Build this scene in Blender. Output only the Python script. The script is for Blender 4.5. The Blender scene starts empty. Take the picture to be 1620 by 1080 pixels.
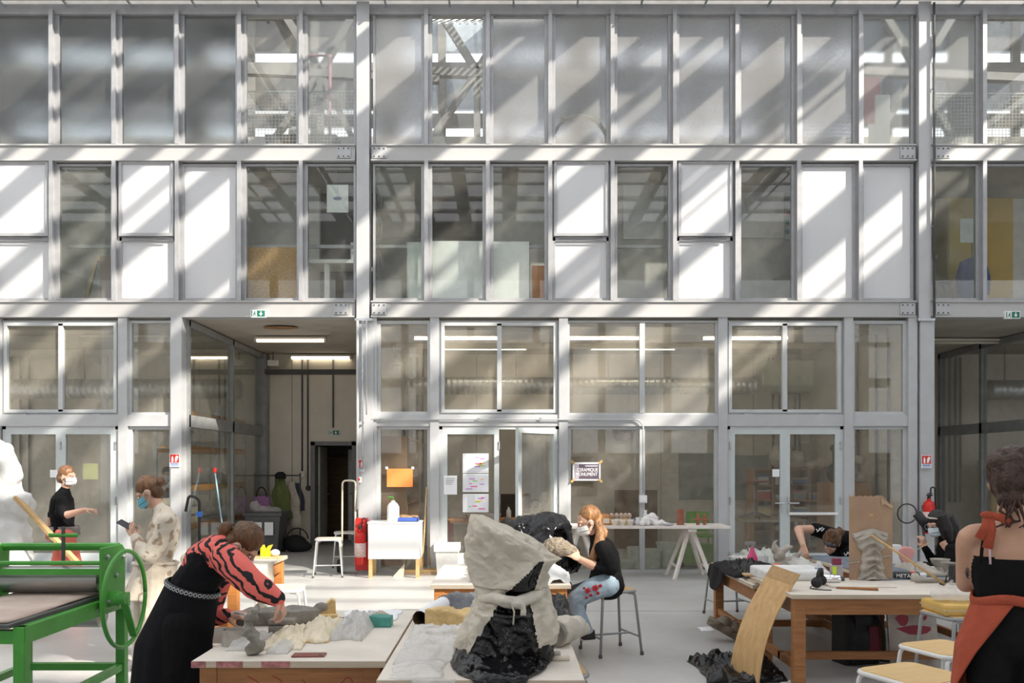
import bpy, bmesh, math, random
import numpy as np
from mathutils import Vector, Matrix, Euler, noise as mnoise
random.seed(7); np.random.seed(7)
SC = bpy.context.scene
COL = SC.collection
# ------------------------------------------------------------------ camera, sky, sun, exposure
FPX, HOR, VPX, EYE = 1340.0, 736.0, 800.0, 1.65
cam = bpy.data.cameras.new('camera'); camo = bpy.data.objects.new('camera', cam); COL.objects.link(camo)
camo.location = (0, 0, EYE); camo.rotation_euler = (math.pi/2, 0, 0)
cam.sensor_fit = 'HORIZONTAL'; cam.sensor_width = 36; cam.lens = 36*FPX/1620
cam.shift_x = (810-VPX)/1620; cam.shift_y = (HOR-540)/1620
cam.clip_start = 0.05; cam.clip_end = 300
SC.camera = camo
SUN = Vector((-1.0, 0.80, -0.85))          # the way the sunlight travels
w = bpy.data.worlds.new('sky'); SC.world = w; w.use_nodes = True
bgn = w.node_tree.nodes['Background']
bgn.inputs[0].default_value = (0.94, 0.965, 1.0, 1); bgn.inputs[1].default_value = 2.15
sl = bpy.data.lights.new('sun', 'SUN'); sl.energy = 8.2; sl.angle = math.radians(0.9); sl.color = (1.0, 0.93, 0.82)
so = bpy.data.objects.new('sun', sl); COL.objects.link(so)
so.rotation_euler = SUN.to_track_quat('-Z', 'Y').to_euler(); so.location = (20, -14, 22)
SC.view_settings.view_transform = 'Standard'; SC.view_settings.look = 'None'
SC.view_settings.gamma = 1.0; SC.view_settings.use_curve_mapping = False
SC.view_settings.exposure = 0.12
try:
    SC.cycles.transparent_max_bounces = 16
    SC.cycles.max_bounces = 7; SC.cycles.diffuse_bounces = 4
    SC.cycles.sample_clamp_indirect = 6.0
except Exception: pass

# ------------------------------------------------------------------ helpers
def at(px, py, d):
    return Vector(((px-VPX)*d/FPX, d, EYE-(py-HOR)*d/FPX))
def onz(px, py, z):                       # point of the photo on a level at height z
    d = (EYE-z)*FPX/(py-HOR)
    return Vector(((px-VPX)*d/FPX, d, z))
FAC = 13.08
SF = FPX/FAC
def fx(px): return (px-VPX)/SF
def fz(py): return EYE+(HOR-py)/SF

class MB:
    def __init__(s): s.v=[]; s.f=[]; s.m=[]; s.mi=0
    def add(s, vs, fs):
        o=len(s.v); s.v += [tuple(p) for p in vs]
        s.f += [tuple(i+o for i in q) for q in fs]; s.m += [s.mi]*len(fs)
        return s
    def box(s, x0,x1,y0,y1,z0,z1, M=None):
        vs=[Vector((x,y,z)) for z in (z0,z1) for y in (y0,y1) for x in (x0,x1)]
        if M is not None: vs=[M@p for p in vs]
        return s.add(vs, [(0,2,3,1),(4,5,7,6),(0,1,5,4),(1,3,7,5),(3,2,6,7),(2,0,4,6)])
    def bar(s, a, b, w, h=None, up=(0,0,1)):
        a=Vector(a); b=Vector(b); h=h or w; d=(b-a); L=d.length; d.normalize()
        u=Vector(up)
        if abs(d.dot(u))>.98: u=Vector((0,1,0))
        x=d.cross(u).normalized(); z=x.cross(d)
        M=Matrix((( x.x,d.x,z.x,a.x),(x.y,d.y,z.y,a.y),(x.z,d.z,z.z,a.z),(0,0,0,1)))
        return s.box(-w/2,w/2,0,L,-h/2,h/2,M)
    def tube(s, pts, r, n=8, cap=True, flat=None, up=None):
        pts=[Vector(p) for p in pts]; k=len(pts)
        rr = r if isinstance(r,(list,tuple)) else [r]*k
        rings=[]; ref=None
        for i,p in enumerate(pts):
            t=(pts[min(i+1,k-1)]-pts[max(i-1,0)])
            if t.length<1e-9: t=Vector((0,0,1))
            t.normalize()
            if ref is None:
                ref=Vector(up) if up else (Vector((0,0,1)) if abs(t.z)<.9 else Vector((1,0,0)))
            a=(ref-t*ref.dot(t))
            if a.length<1e-6: a=t.orthogonal()
            a.normalize(); b=t.cross(a); ref=a
            ri=rr[i]
            ra,rb=(ri if isinstance(ri,(list,tuple)) else (ri, ri*(flat or 1)))
            rings.append([p+a*ra*math.cos(2*math.pi*j/n)+b*rb*math.sin(2*math.pi*j/n) for j in range(n)])
        vs=[q for R in rings for q in R]; fs=[]
        for i in range(k-1):
            for j in range(n):
                fs.append((i*n+j,i*n+(j+1)%n,(i+1)*n+(j+1)%n,(i+1)*n+j))
        if cap:
            fs.append(tuple(range(n-1,-1,-1))); fs.append(tuple((k-1)*n+j for j in range(n)))
        return s.add(vs,fs)
    def lathe(s, prof, n=20, c=(0,0,0), M=None, sx=1, sy=1):
        vs=[];fs=[];k=len(prof)
        for r,z in prof:
            for j in range(n):
                a=2*math.pi*j/n
                p=Vector((c[0]+r*sx*math.cos(a),c[1]+r*sy*math.sin(a),c[2]+z))
                vs.append(M@p if M is not None else p)
        for i in range(k-1):
            for j in range(n):
                fs.append((i*n+j,i*n+(j+1)%n,(i+1)*n+(j+1)%n,(i+1)*n+j))
        if prof[0][0]>1e-6: fs.append(tuple(range(n-1,-1,-1)))
        if prof[-1][0]>1e-6: fs.append(tuple((k-1)*n+j for j in range(n)))
        return s.add(vs,fs)
    def ell(s, c, r, n=14, m=9, M=None):
        c=Vector(c); r=r if isinstance(r,(tuple,list,Vector)) else (r,r,r)
        vs=[];fs=[]
        for i in range(m+1):
            t=math.pi*i/m
            for j in range(n):
                a=2*math.pi*j/n
                p=Vector((r[0]*math.sin(t)*math.cos(a),r[1]*math.sin(t)*math.sin(a),-r[2]*math.cos(t)))
                if M is not None: p=M@p
                vs.append(c+p)
        for i in range(m):
            for j in range(n):
                fs.append((i*n+j,i*n+(j+1)%n,(i+1)*n+(j+1)%n,(i+1)*n+j))
        return s.add(vs,fs)
    def prism(s, poly, a, b):               # poly: list of Vector (planar), extruded by vector b-a
        a=Vector(a); b=Vector(b); n=len(poly)
        vs=[Vector(p)+a for p in poly]+[Vector(p)+b for p in poly]
        fs=[tuple(range(n-1,-1,-1)),tuple(range(n,2*n))]+[(i,(i+1)%n,n+(i+1)%n,n+i) for i in range(n)]
        return s.add(vs,fs)
    def sheet(s, fn, nu, nv, th=0.0):       # fn(u,v)->Vector ; closed slab when th>0
        P=[[Vector(fn(i/nu,j/nv)) for j in range(nv+1)] for i in range(nu+1)]
        if th<=0:
            vs=[P[i][j] for i in range(nu+1) for j in range(nv+1)]
            return s.add(vs,[(i*(nv+1)+j,(i+1)*(nv+1)+j,(i+1)*(nv+1)+j+1,i*(nv+1)+j+1) for i in range(nu) for j in range(nv)])
        N=[[None]*(nv+1) for _ in range(nu+1)]
        for i in range(nu+1):
            for j in range(nv+1):
                a=P[min(i+1,nu)][j]-P[max(i-1,0)][j]; b=P[i][min(j+1,nv)]-P[i][max(j-1,0)]
                q=a.cross(b); N[i][j]=q.normalized() if q.length>1e-9 else Vector((0,0,1))
        W=nv+1; tot=(nu+1)*W
        vs=[P[i][j] for i in range(nu+1) for j in range(W)]+[P[i][j]-N[i][j]*th for i in range(nu+1) for j in range(W)]
        fs=[]
        for i in range(nu):
            for j in range(nv):
                q=(i*W+j,(i+1)*W+j,(i+1)*W+j+1,i*W+j+1)
                fs.append(q); fs.append(tuple(tot+k for k in reversed(q)))
        ed=[(i,0) for i in range(nu+1)]+[(nu,j) for j in range(1,nv+1)]+[(i,nv) for i in range(nu-1,-1,-1)]+[(0,j) for j in range(nv-1,0,-1)]
        for k in range(len(ed)):
            a=ed[k][0]*W+ed[k][1]; b=ed[(k+1)%len(ed)]; b=b[0]*W+b[1]
            fs.append((b,a,tot+a,tot+b))
        return s.add(vs,fs)
    def xf(s, M):
        s.v=[tuple(M@Vector(p)) for p in s.v]; return s
    def disp(s, fn):
        s.v=[tuple(fn(Vector(p))) for p in s.v]; return s
    def mesh(s, name, mats, smooth=False):
        me=bpy.data.meshes.new(name); me.from_pydata(s.v,[],s.f)
        for m in (mats if isinstance(mats,(list,tuple)) else [mats]): me.materials.append(m)
        if len(set(s.m))>1: me.polygons.foreach_set('material_index', s.m)
        if smooth: me.polygons.foreach_set('use_smooth',[True]*len(me.polygons))
        me.update(); return me
    def build(s, name, mats, parent=None, smooth=False, loc=None, rz=0, autos=None):
        me=s.mesh(name,mats,smooth)
        if autos:
            bm=bmesh.new(); bm.from_mesh(me)
            for e in bm.edges:
                if len(e.link_faces)==2 and e.calc_face_angle(0)>math.radians(autos): e.smooth=False
            for f in bm.faces: f.smooth=True
            bm.to_mesh(me); bm.free()
        return link(name, me, parent, loc, rz)
def link(name, me, parent=None, loc=None, rz=0):
    o=bpy.data.objects.new(name, me); COL.objects.link(o)
    if parent is not None: o.parent=parent
    if loc is not None: o.location=loc
    if rz: o.rotation_euler=(0,0,rz)
    return o
def bevel(o, wdt=.004, seg=2):
    m=o.modifiers.new('bevel','BEVEL'); m.width=wdt; m.segments=seg; m.limit_method='ANGLE'; m.angle_limit=math.radians(40)
    return o
def T(name, label, cat, loc=(0,0,0), rz=0, group=None):
    o=bpy.data.objects.new(name,None); COL.objects.link(o); o.empty_display_size=.1
    o.location=loc; o.rotation_euler=(0,0,rz); o['label']=label; o['category']=cat
    if group: o['group']=group
    return o
def tag(o, label, cat, group=None):
    o['label']=label; o['category']=cat
    if group: o['group']=group
    return o
def S(o, label=None, cat=None):
    o['kind']='structure'
    if label: o['label']=label
    if cat: o['category']=cat
    return o
def SE(name, label=None, cat=None, loc=(0,0,0)):
    o=bpy.data.objects.new(name,None); COL.objects.link(o); o.location=loc; o.empty_display_size=.1
    return S(o,label,cat)
def dup(root, loc, rz=0, label=None):
    r=root.copy(); COL.objects.link(r); r.location=loc; r.rotation_euler=(0,0,rz)
    if label: r['label']=label
    for ch in list(root.children):
        c=ch.copy(); COL.objects.link(c); c.parent=r
        for g in list(ch.children):
            k=g.copy(); COL.objects.link(k); k.parent=c
    return r
def arc(c, r, a0, a1, n, ax=(1,0,0), ay=(0,0,1)):
    c=Vector(c); ax=Vector(ax); ay=Vector(ay)
    return [c+ax*r*math.cos(a0+(a1-a0)*i/n)+ay*r*math.sin(a0+(a1-a0)*i/n) for i in range(n+1)]
def fillet(pts, r, n=4):
    pts=[Vector(p) for p in pts]; out=[pts[0]]
    for i in range(1,len(pts)-1):
        a,b,c=pts[i-1],pts[i],pts[i+1]
        u=(a-b); v=(c-b); k=min(r,u.length*.45,v.length*.45); u.normalize(); v.normalize()
        p0=b+u*k; p1=b+v*k
        for j in range(n+1):
            t=j/n; out.append(p0*(1-t)**2+b*2*t*(1-t)+p1*t*t)
    out.append(pts[-1]); return out
def fbm(p, s=1.0, o=4): return mnoise.fractal(Vector(p)*s, 1.0, 2.0, o)
def ridge(p, s=1.0):
    d,_=mnoise.voronoi(Vector(p)*s); return d[1]-d[0]
def sharp(p, s):                                        # sharp ridges, smooth valleys
    p=Vector(p)*s
    return (.5-abs(mnoise.noise(p))*1.9)*.9+(.5-abs(mnoise.noise(p*2.1+Vector((5,1,2))))*1.9)*.5+(.5-abs(mnoise.noise(p*4.3))*1.9)*.25
def crease(p, s):                                       # faceted folds
    p=Vector(p)*s
    return abs(mnoise.noise(p))*1.2+abs(mnoise.noise(p*2.3+Vector((5,1,2))))*.55+abs(mnoise.noise(p*4.9))*.25-.6

# ------------------------------------------------------------------ materials
MATS={}
def mat(name, col=(.5,.5,.5), rough=.6, metal=0, var=.12, vs=6.0, bump=0.0, bs=60.0, col2=None, stretch=None, spec=.4, sheen=0, coord='Object', detail=6):
    if name in MATS: return MATS[name]
    m=bpy.data.materials.new(name); m.use_nodes=True; MATS[name]=m
    nt=m.node_tree; N=nt.nodes; L=nt.links; b=N['Principled BSDF']
    b.inputs['Roughness'].default_value=rough; b.inputs['Metallic'].default_value=metal
    b.inputs['Specular IOR Level'].default_value=spec
    if sheen: b.inputs['Sheen Weight'].default_value=sheen
    tc=N.new('ShaderNodeTexCoord'); mp=N.new('ShaderNodeMapping'); L.new(tc.outputs[coord],mp.inputs[0])
    if stretch: mp.inputs['Scale'].default_value=stretch
    nz=N.new('ShaderNodeTexNoise'); nz.inputs['Scale'].default_value=vs; nz.inputs['Detail'].default_value=detail; nz.inputs['Roughness'].default_value=.6
    L.new(mp.outputs[0],nz.inputs['Vector'])
    r=N.new('ShaderNodeValToRGB'); r.color_ramp.elements[0].position=.3; r.color_ramp.elements[1].position=.7
    c2=col2 or tuple(max(0,c*(1-2*var)) for c in col); c1=col if col2 else tuple(min(1,c*(1+var*.6)) for c in col)
    r.color_ramp.elements[0].color=(*c2,1); r.color_ramp.elements[1].color=(*c1,1)
    L.new(nz.outputs[0],r.inputs[0]); L.new(r.outputs[0],b.inputs['Base Color'])
    if bump:
        n2=N.new('ShaderNodeTexNoise'); n2.inputs['Scale'].default_value=bs; n2.inputs['Detail'].default_value=4
        L.new(mp.outputs[0],n2.inputs['Vector'])
        bp=N.new('ShaderNodeBump'); bp.inputs['Strength'].default_value=bump; bp.inputs['Distance'].default_value=.02
        L.new(n2.outputs[0],bp.inputs['Height']); L.new(bp.outputs[0],b.inputs['Normal'])
    return m
def wood(name, a, b_, scale=(1.2,14,14), rough=.6, bump=.12, vs=3.0):
    return mat(name,a,rough,col2=b_,stretch=scale,vs=vs,bump=bump,bs=9,detail=8)
def glassmat(name, tint=(.93,.97,.95), refl=1.0, dust=.06, rough=0.0, dustcol=(.75,.76,.74), scale=7.0, gcol=(1,1,1)):
    if name in MATS: return MATS[name]
    m=bpy.data.materials.new(name); m.use_nodes=True; MATS[name]=m
    nt=m.node_tree; N=nt.nodes; L=nt.links; N.remove(N['Principled BSDF']); out=N['Material Output']
    tr=N.new('ShaderNodeBsdfTransparent'); tr.inputs[0].default_value=(*tint,1)
    gl=N.new('ShaderNodeBsdfGlossy'); gl.inputs['Roughness'].default_value=rough; gl.inputs[0].default_value=(*gcol,1)
    fr=N.new('ShaderNodeFresnel'); fr.inputs[0].default_value=1.5
    mu=N.new('ShaderNodeMath'); mu.operation='MULTIPLY'; mu.inputs[1].default_value=refl; mu.use_clamp=True; L.new(fr.outputs[0],mu.inputs[0])
    df=N.new('ShaderNodeBsdfDiffuse'); df.inputs[0].default_value=(*dustcol,1)
    tl=N.new('ShaderNodeBsdfTranslucent'); tl.inputs[0].default_value=(*dustcol,1)
    md=N.new('ShaderNodeMixShader'); md.inputs[0].default_value=.4; L.new(df.outputs[0],md.inputs[1]); L.new(tl.outputs[0],md.inputs[2])
    tc=N.new('ShaderNodeTexCoord'); nz=N.new('ShaderNodeTexNoise'); nz.inputs['Scale'].default_value=scale; nz.inputs['Detail'].default_value=7
    L.new(tc.outputs['Object'],nz.inputs['Vector'])
    mr=N.new('ShaderNodeMapRange'); mr.inputs[1].default_value=.3; mr.inputs[2].default_value=.7
    mr.inputs[3].default_value=dust*.55; mr.inputs[4].default_value=dust*1.45; L.new(nz.outputs[0],mr.inputs[0])
    m1=N.new('ShaderNodeMixShader'); L.new(mr.outputs[0],m1.inputs[0]); L.new(tr.outputs[0],m1.inputs[1]); L.new(md.outputs[0],m1.inputs[2])
    m2=N.new('ShaderNodeMixShader'); L.new(mu.outputs[0],m2.inputs[0]); L.new(m1.outputs[0],m2.inputs[1]); L.new(gl.outputs[0],m2.inputs[2])
    L.new(m2.outputs[0],out.inputs[0]); return m
def emit(name, col, st):
    m=bpy.data.materials.new(name); m.use_nodes=True; b=m.node_tree.nodes['Principled BSDF']
    b.inputs['Base Color'].default_value=(*col,1); b.inputs['Emission Color'].default_value=(*col,1); b.inputs['Emission Strength'].default_value=st
    MATS[name]=m; return m
def film(name, col, alpha, rough=.3, wr=.5, sc=14):
    """translucent plastic sheet"""
    if name in MATS: return MATS[name]
    m=bpy.data.materials.new(name); m.use_nodes=True; MATS[name]=m
    nt=m.node_tree; N=nt.nodes; L=nt.links; b=N['Principled BSDF']; out=N['Material Output']
    b.inputs['Base Color'].default_value=(*col,1); b.inputs['Roughness'].default_value=rough
    tl=N.new('ShaderNodeBsdfTranslucent'); tl.inputs[0].default_value=(*col,1)
    tr=N.new('ShaderNodeBsdfTransparent')
    a=N.new('ShaderNodeMixShader'); a.inputs[0].default_value=.35; L.new(b.outputs[0],a.inputs[1]); L.new(tl.outputs[0],a.inputs[2])
    c=N.new('ShaderNodeMixShader'); c.inputs[0].default_value=alpha; L.new(tr.outputs[0],c.inputs[1]); L.new(a.outputs[0],c.inputs[2])
    tc=N.new('ShaderNodeTexCoord'); nz=N.new('ShaderNodeTexNoise'); nz.inputs['Scale'].default_value=sc; nz.inputs['Detail'].default_value=5; nz.inputs['Distortion'].default_value=1.5
    L.new(tc.outputs['Object'],nz.inputs['Vector'])
    bp=N.new('ShaderNodeBump'); bp.inputs['Strength'].default_value=wr; bp.inputs['Distance'].default_value=.03
    L.new(nz.outputs[0],bp.inputs['Height']); L.new(bp.outputs[0],b.inputs['Normal'])
    L.new(c.outputs[0],out.inputs[0]); return m
M_STEEL=mat('painted steel light grey',(.46,.465,.475),.45,var=.05,vs=3,bump=.02)
M_BEAM=mat('painted steel pale grey',(.45,.445,.44),.5,var=.05,vs=1.2,bump=.02)
M_MULL=mat('mullion grey metal',(.40,.40,.41),.42,metal=.25,var=.08,vs=5)
M_FRAME=mat('window frame grey',(.50,.515,.52),.4,var=.05,vs=4)
M_WHITEP=mat('white opaque panel',(.62,.62,.63),.35,var=.02,vs=1.5)
M_DARKGAP=mat('black gasket',(.03,.03,.03),.7)
M_CONC=mat('concrete grey',(.42,.40,.37),.85,var=.14,vs=2.2,bump=.15,bs=30)
M_CONCW=mat('painted concrete wall cream',(.74,.685,.60),.8,var=.06,vs=1.6,bump=.1,bs=18)
M_CEIL=mat('raw concrete ceiling',(.50,.455,.395),.85,var=.1,vs=1.5,bump=.12,bs=12)
M_FLOOR=mat('polished concrete floor',(.52,.515,.50),.42,col2=(.38,.375,.365),vs=.9,bump=.04,bs=20,coord='Object')
M_DARKP=mat('dark grey conduit',(.09,.09,.09),.5)
M_GALV=mat('galvanised metal',(.55,.57,.58),.35,metal=.8,var=.15,vs=12)
M_CLEAR=glassmat('clear window glass',tint=(.97,.985,.975),dust=.13,refl=.6,dustcol=(.60,.56,.49))
M_CLEAR2=glassmat('clean window glass',tint=(.97,.985,.975),dust=.06,refl=.6,dustcol=(.60,.58,.53))
M_CLEAR3=glassmat('dust filmed window glass',tint=(.97,.985,.975),dust=.19,refl=.6,dustcol=(.80,.735,.62),scale=1.3)
M_DUSTY=glassmat('dusty window glass',dust=.16,refl=.6,dustcol=(.55,.54,.5),scale=3.0)
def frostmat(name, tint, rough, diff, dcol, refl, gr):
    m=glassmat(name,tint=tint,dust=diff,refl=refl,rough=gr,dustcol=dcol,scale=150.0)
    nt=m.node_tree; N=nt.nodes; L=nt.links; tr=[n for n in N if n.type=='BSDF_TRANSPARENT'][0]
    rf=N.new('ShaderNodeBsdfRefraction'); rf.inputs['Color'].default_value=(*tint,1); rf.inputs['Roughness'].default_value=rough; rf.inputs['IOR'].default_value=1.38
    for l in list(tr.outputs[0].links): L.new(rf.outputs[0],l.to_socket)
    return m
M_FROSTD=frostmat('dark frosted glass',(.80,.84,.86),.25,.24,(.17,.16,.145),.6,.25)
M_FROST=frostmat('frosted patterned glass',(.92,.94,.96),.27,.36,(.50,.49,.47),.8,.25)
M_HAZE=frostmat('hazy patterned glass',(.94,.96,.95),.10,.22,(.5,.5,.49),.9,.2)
M_BLACK=mat('black rubber',(.02,.02,.022),.55)
M_WHITE=mat('matt white paint',(.78,.78,.77),.55,var=.04)
M_PAPER=mat('white paper',(.82,.83,.85),.7,var=.02)
# ------------------------------------------------------------------ structure: floor, slabs, walls
BK = 17.45
CEIL = 3.92
X0, X1 = -15.0, 16.0
b=MB().box(X0-6,X1+6,-12,24,-.2,0); S(b.build('floor',M_FLOOR),'pale grey polished concrete floor of the workshop hall')
M_JOINT=mat('floor joint',(.2,.2,.19),.8)
k=0
for yy in (6.4,9.6,12.2):
    k+=1; S(MB().box(X0,X1,yy-.006,yy+.006,-.01,.0012).build('trim_%d'%(100+k),M_JOINT))
for z0,z1,nm in ((CEIL+.02,4.17,'ceiling'),(6.34,6.57,'ceiling')):
    S(MB().box(X0,X1,13.22,BK+.3,z0,z1).build(nm,M_CEIL),'raw concrete slab over the '+('ground' if z0<5 else 'middle')+' floor rooms')
DX0,DX1,DZ=-3.96,-3.12,2.09                      # the doorway in the recess
wb=MB(); wb.box(X0,DX0,BK,BK+.2,0,6.4).box(DX1,X1,BK,BK+.2,0,6.4).box(DX0,DX1,BK,BK+.2,DZ,6.4)
wb=S(wb.build('wall_back',M_CONCW),'cream painted concrete wall at the back of the rooms')
# joints of the wall, wide concrete panels
for i in range(9):
    x=-8.2+i*1.9
    if DX0-.1<x<DX1+.1: continue
    S(MB().box(x-.008,x+.008,BK-.004,BK,0,CEIL).build('trim_%d'%(110+i),M_CONC))
S(MB().box(6.25,6.42,13.2,BK,0,CEIL).build('wall_right',M_CONCW),'cream side wall of the middle workshop room')
S(MB().box(-2.32,-2.16,13.3,BK,0,CEIL).build('wall_left',M_CONCW),'cream side wall between recess and workshop room')
S(MB().box(X0,-14.8,13.2,BK,0,10).build('wall_left',M_CONC)); S(MB().box(15.8,X1,13.2,BK,0,10).build('wall_right',M_CONC))
# corridor behind the doorway
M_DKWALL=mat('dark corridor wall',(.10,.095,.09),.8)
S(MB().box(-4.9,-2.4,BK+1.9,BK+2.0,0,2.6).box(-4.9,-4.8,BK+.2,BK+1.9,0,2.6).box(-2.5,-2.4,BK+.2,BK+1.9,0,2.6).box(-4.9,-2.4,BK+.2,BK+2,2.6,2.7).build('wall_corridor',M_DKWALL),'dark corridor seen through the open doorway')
M_GREYF=mat('grey door frame',(.20,.20,.20),.5)
d1=SE('door_1','grey framed open doorway in the back wall of the recess')
MB().box(DX0-.05,DX0+.04,BK-.05,BK+.2,0,DZ+.05).box(DX1-.04,DX1+.05,BK-.05,BK+.2,0,DZ+.05).box(DX0-.05,DX1+.05,BK-.05,BK+.2,DZ-.03,DZ+.05).build('door_frame',M_GREYF,d1)
M_PALED=mat('pale door leaf',(.55,.53,.50),.5)
lf=MB().box(DX0+.05,DX0+.09,BK+.2,BK+.95,.01,DZ-.05).build('leaf',M_PALED,d1)
MB().tube([(DX0+.09,BK+.85,1.03),(DX0+.15,BK+.85,1.03),(DX0+.15,BK+.72,1.03)],.011).build('handle',M_GALV,lf)
lf=MB().box(-3.46,-3.02,BK+1.15,BK+1.2,.01,2.0).build('leaf',M_PALED,d1)
MB().tube([(-3.4,BK+1.15,1.03),(-3.4,BK+1.09,1.03),(-3.28,BK+1.09,1.03)],.011).build('handle',M_DARKP,lf)
M_BRND=wood('brown wood door',(.17,.095,.045),(.10,.055,.025))
MB().box(-4.32,-3.5,BK+1.8,BK+1.88,.02,1.85).build('panel',M_BRND,d1)
# upper floors: partitions behind the glazing
M_DKCON=mat('dark grey board wall',(.10,.095,.09),.85,var=.1,vs=3,bump=.1)
M_LTCON=mat('light concrete wall',(.68,.665,.63),.85,var=.1,vs=3,bump=.08)
S(MB().box(X0,fx(478),14.3,14.4,4.18,6.34).build('wall_middle',M_LTCON),'concrete partition behind the middle floor left panes')
S(MB().box(fx(470),fx(572),14.6,14.7,4.18,6.34).build('wall_middle',M_DKCON),'dark partition beside the left column')
S(MB().box(fx(1446),X1,14.9,15.0,4.18,6.34).build('wall_middle',M_LTCON),'concrete partition behind the middle floor panes of the right bay')
S(MB().box(fx(776),fx(1446),14.2,14.3,4.18,6.34).build('wall_middle',M_LTCON),'concrete partition behind the middle floor right panes')
S(MB().box(fx(1444),fx(1452),13.3,14.9,4.18,6.34).build('wall_middle',M_CONC))
# ------------------------------------------------------------------ roof over the hall: strips of glass between opaque strips
ZR=10.0
def xr(u): return (u-800)/102.44+(ZR-6.46)/.85
DARK=[(10,28),(76,127),(213,255),(309,316),(324,331),(362,410),(506,600),(618,704),(800,846),(900,918),(950,1018),(1105,1142),(1150,1182),(1205,1209),(1264,1303),(1405,1500),(1562,1572)]
DARK+= [(-72-147*i,-24-147*i) for i in range(7)]+[(-165,-150),(-420,-410)]
M_ROOF=mat('pale roof sheet',(.55,.55,.55),.6)
rf=SE('ceiling','strip roof of the hall with long skylights')
for u0,u1 in DARK:
    MB().box(xr(u0),xr(u1),4.2 if 1250<u0<1520 else -2.9,13.0,ZR,ZR+.05).build('roof_strip',M_ROOF,rf)
MB().box(xr(1602),26,-12,13.0,ZR,ZR+.05).build('roof_panel',M_ROOF,rf)
MB().box(-26,26,-12,-2.9,ZR,ZR+.05).build('roof_panel',M_ROOF,rf)
for yy,ww in ((-1.9,.3),(-.6,.35),(0.85,.08),(1.9,.10),(3.35,.22)):
    MB().box(-26,26,yy-ww/2,yy+ww/2,ZR+.06,ZR+.12).build('purlin',M_ROOF,rf)
for u0,u1,y0,y1 in ((1020,1100,6.0,6.5),(600,700,9,9.4),(1305,1400,4.2,5.0),(130,210,7.2,7.6),(850,900,10.6,10.95),(-20,10,9.9,10.2)):
    MB().box(xr(u0),xr(u1),y0,y1,ZR+.06,ZR+.12).build('purlin',M_ROOF,rf)
# gallery roof: purlins, trusses and white slats over the top floor
gr=SE('ceiling','steel roof trusses and slats over the top gallery')
M_TRUSS=mat('grey roof steel',(.20,.195,.19),.6)
for yy,zz,h in ((13.6,9.75,.12),(14.6,9.55,.16),(15.6,9.9,.10),(16.6,9.35,.2),(17.4,8.62,.26)):
    MB().box(X0,X1,yy,yy+.14,zz,zz+h).build('purlin',M_TRUSS,gr)
MB().box(X0,X1,13.1,17.6,10.5,10.56).build('roof_panel',M_ROOF,gr) if False else None
for cx in (fx(452),fx(742),fx(1560)):
    m=MB(); y=15.3
    p=[(cx-1.1,y,10.6),(cx+.05,y,8.75),(cx+1.15,y,10.6)]
    m.bar(p[0],p[1],.13).bar(p[1],p[2],.13)
    m.bar(p[1],(cx-1.0,y,7.2),.11).bar(p[1],(cx+.9,y,7.0),.11).bar(p[1],(cx+.05,y,6.6),.12).bar((cx-2,y,8.8),(cx+2.2,y,8.62),.14)
    m.build('truss',M_TRUSS,gr)
for i in range(15):
    x=fx(655)+i*.13
    MB().bar((x,14.2,9.05),(x+.75,15.6,10.1),.06,.02).build('slat',M_WHITE,gr)
M_SLAB=mat('pale blue sky light sheet',(.36,.40,.45),.5)
for z0,z1 in ((6.6,8.45),(9.05,9.75),(10.25,11.8)):
    MB().box(X0,fx(600),17.6,17.7,z0,z1).build('roof_panel',mat('dark gallery sheet',(.09,.09,.09),.6),gr); MB().box(fx(600),X1,17.6,17.7,z0,z1).build('roof_panel',M_SLAB,gr)
for i in range(24):
    x=X0+.4+i*1.32; MB().box(x,x+(.55 if i%3==0 else .16),17.5,17.6,6.6,11.8).build('post',M_TRUSS,gr)
MB().box(X0,fx(381),15.6,17.6,10.9,10.95).build('roof_panel',M_ROOF,gr); MB().box(fx(775),X1,14.8,17.6,10.9,10.95).build('roof_panel',M_ROOF,gr)
S(MB().box(X0,X1,15.2,15.3,6.6,7.55).build('wall_gallery',M_CONC),'low pale wall along the gallery behind the top panes')
# ------------------------------------------------------------------ far side of the hall, behind the camera (seen mirrored in the panes)
fw=SE('wall_front','steel frame wall with high windows across the hall')
for i in range(12):
    MB().box(-16.2+i*2.9,-15.9+i*2.9,-11.4,-11.1,0,10.5).build('post',M_TRUSS,fw)
for z0,z1 in ((0,2.2),(3.6,3.9),(5.1,5.5),(6.9,7.1),(8.4,8.8)):
    MB().box(-17,17,-11.5,-11.2,z0,z1).build('rail',M_TRUSS,fw)
for x0,x1 in ((-16,-9.5),(-4,3),(9,16)):
    MB().box(x0,x1,-11.6,-11.52,2.2,6.9).build('panel',mat('far wall sheet',(.33,.32,.28),.7),fw)
M_HALLW=mat('hall side wall',(.42,.41,.39),.8)
S(MB().box(-18.3,-18,-11.5,13,0,9.6).build('wall_left',M_HALLW),'grey side wall of the hall far to the left'); S(MB().box(24,24.3,-11.5,13,0,9.6).build('wall_right',M_HALLW),'grey side wall of the hall far to the right')
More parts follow.
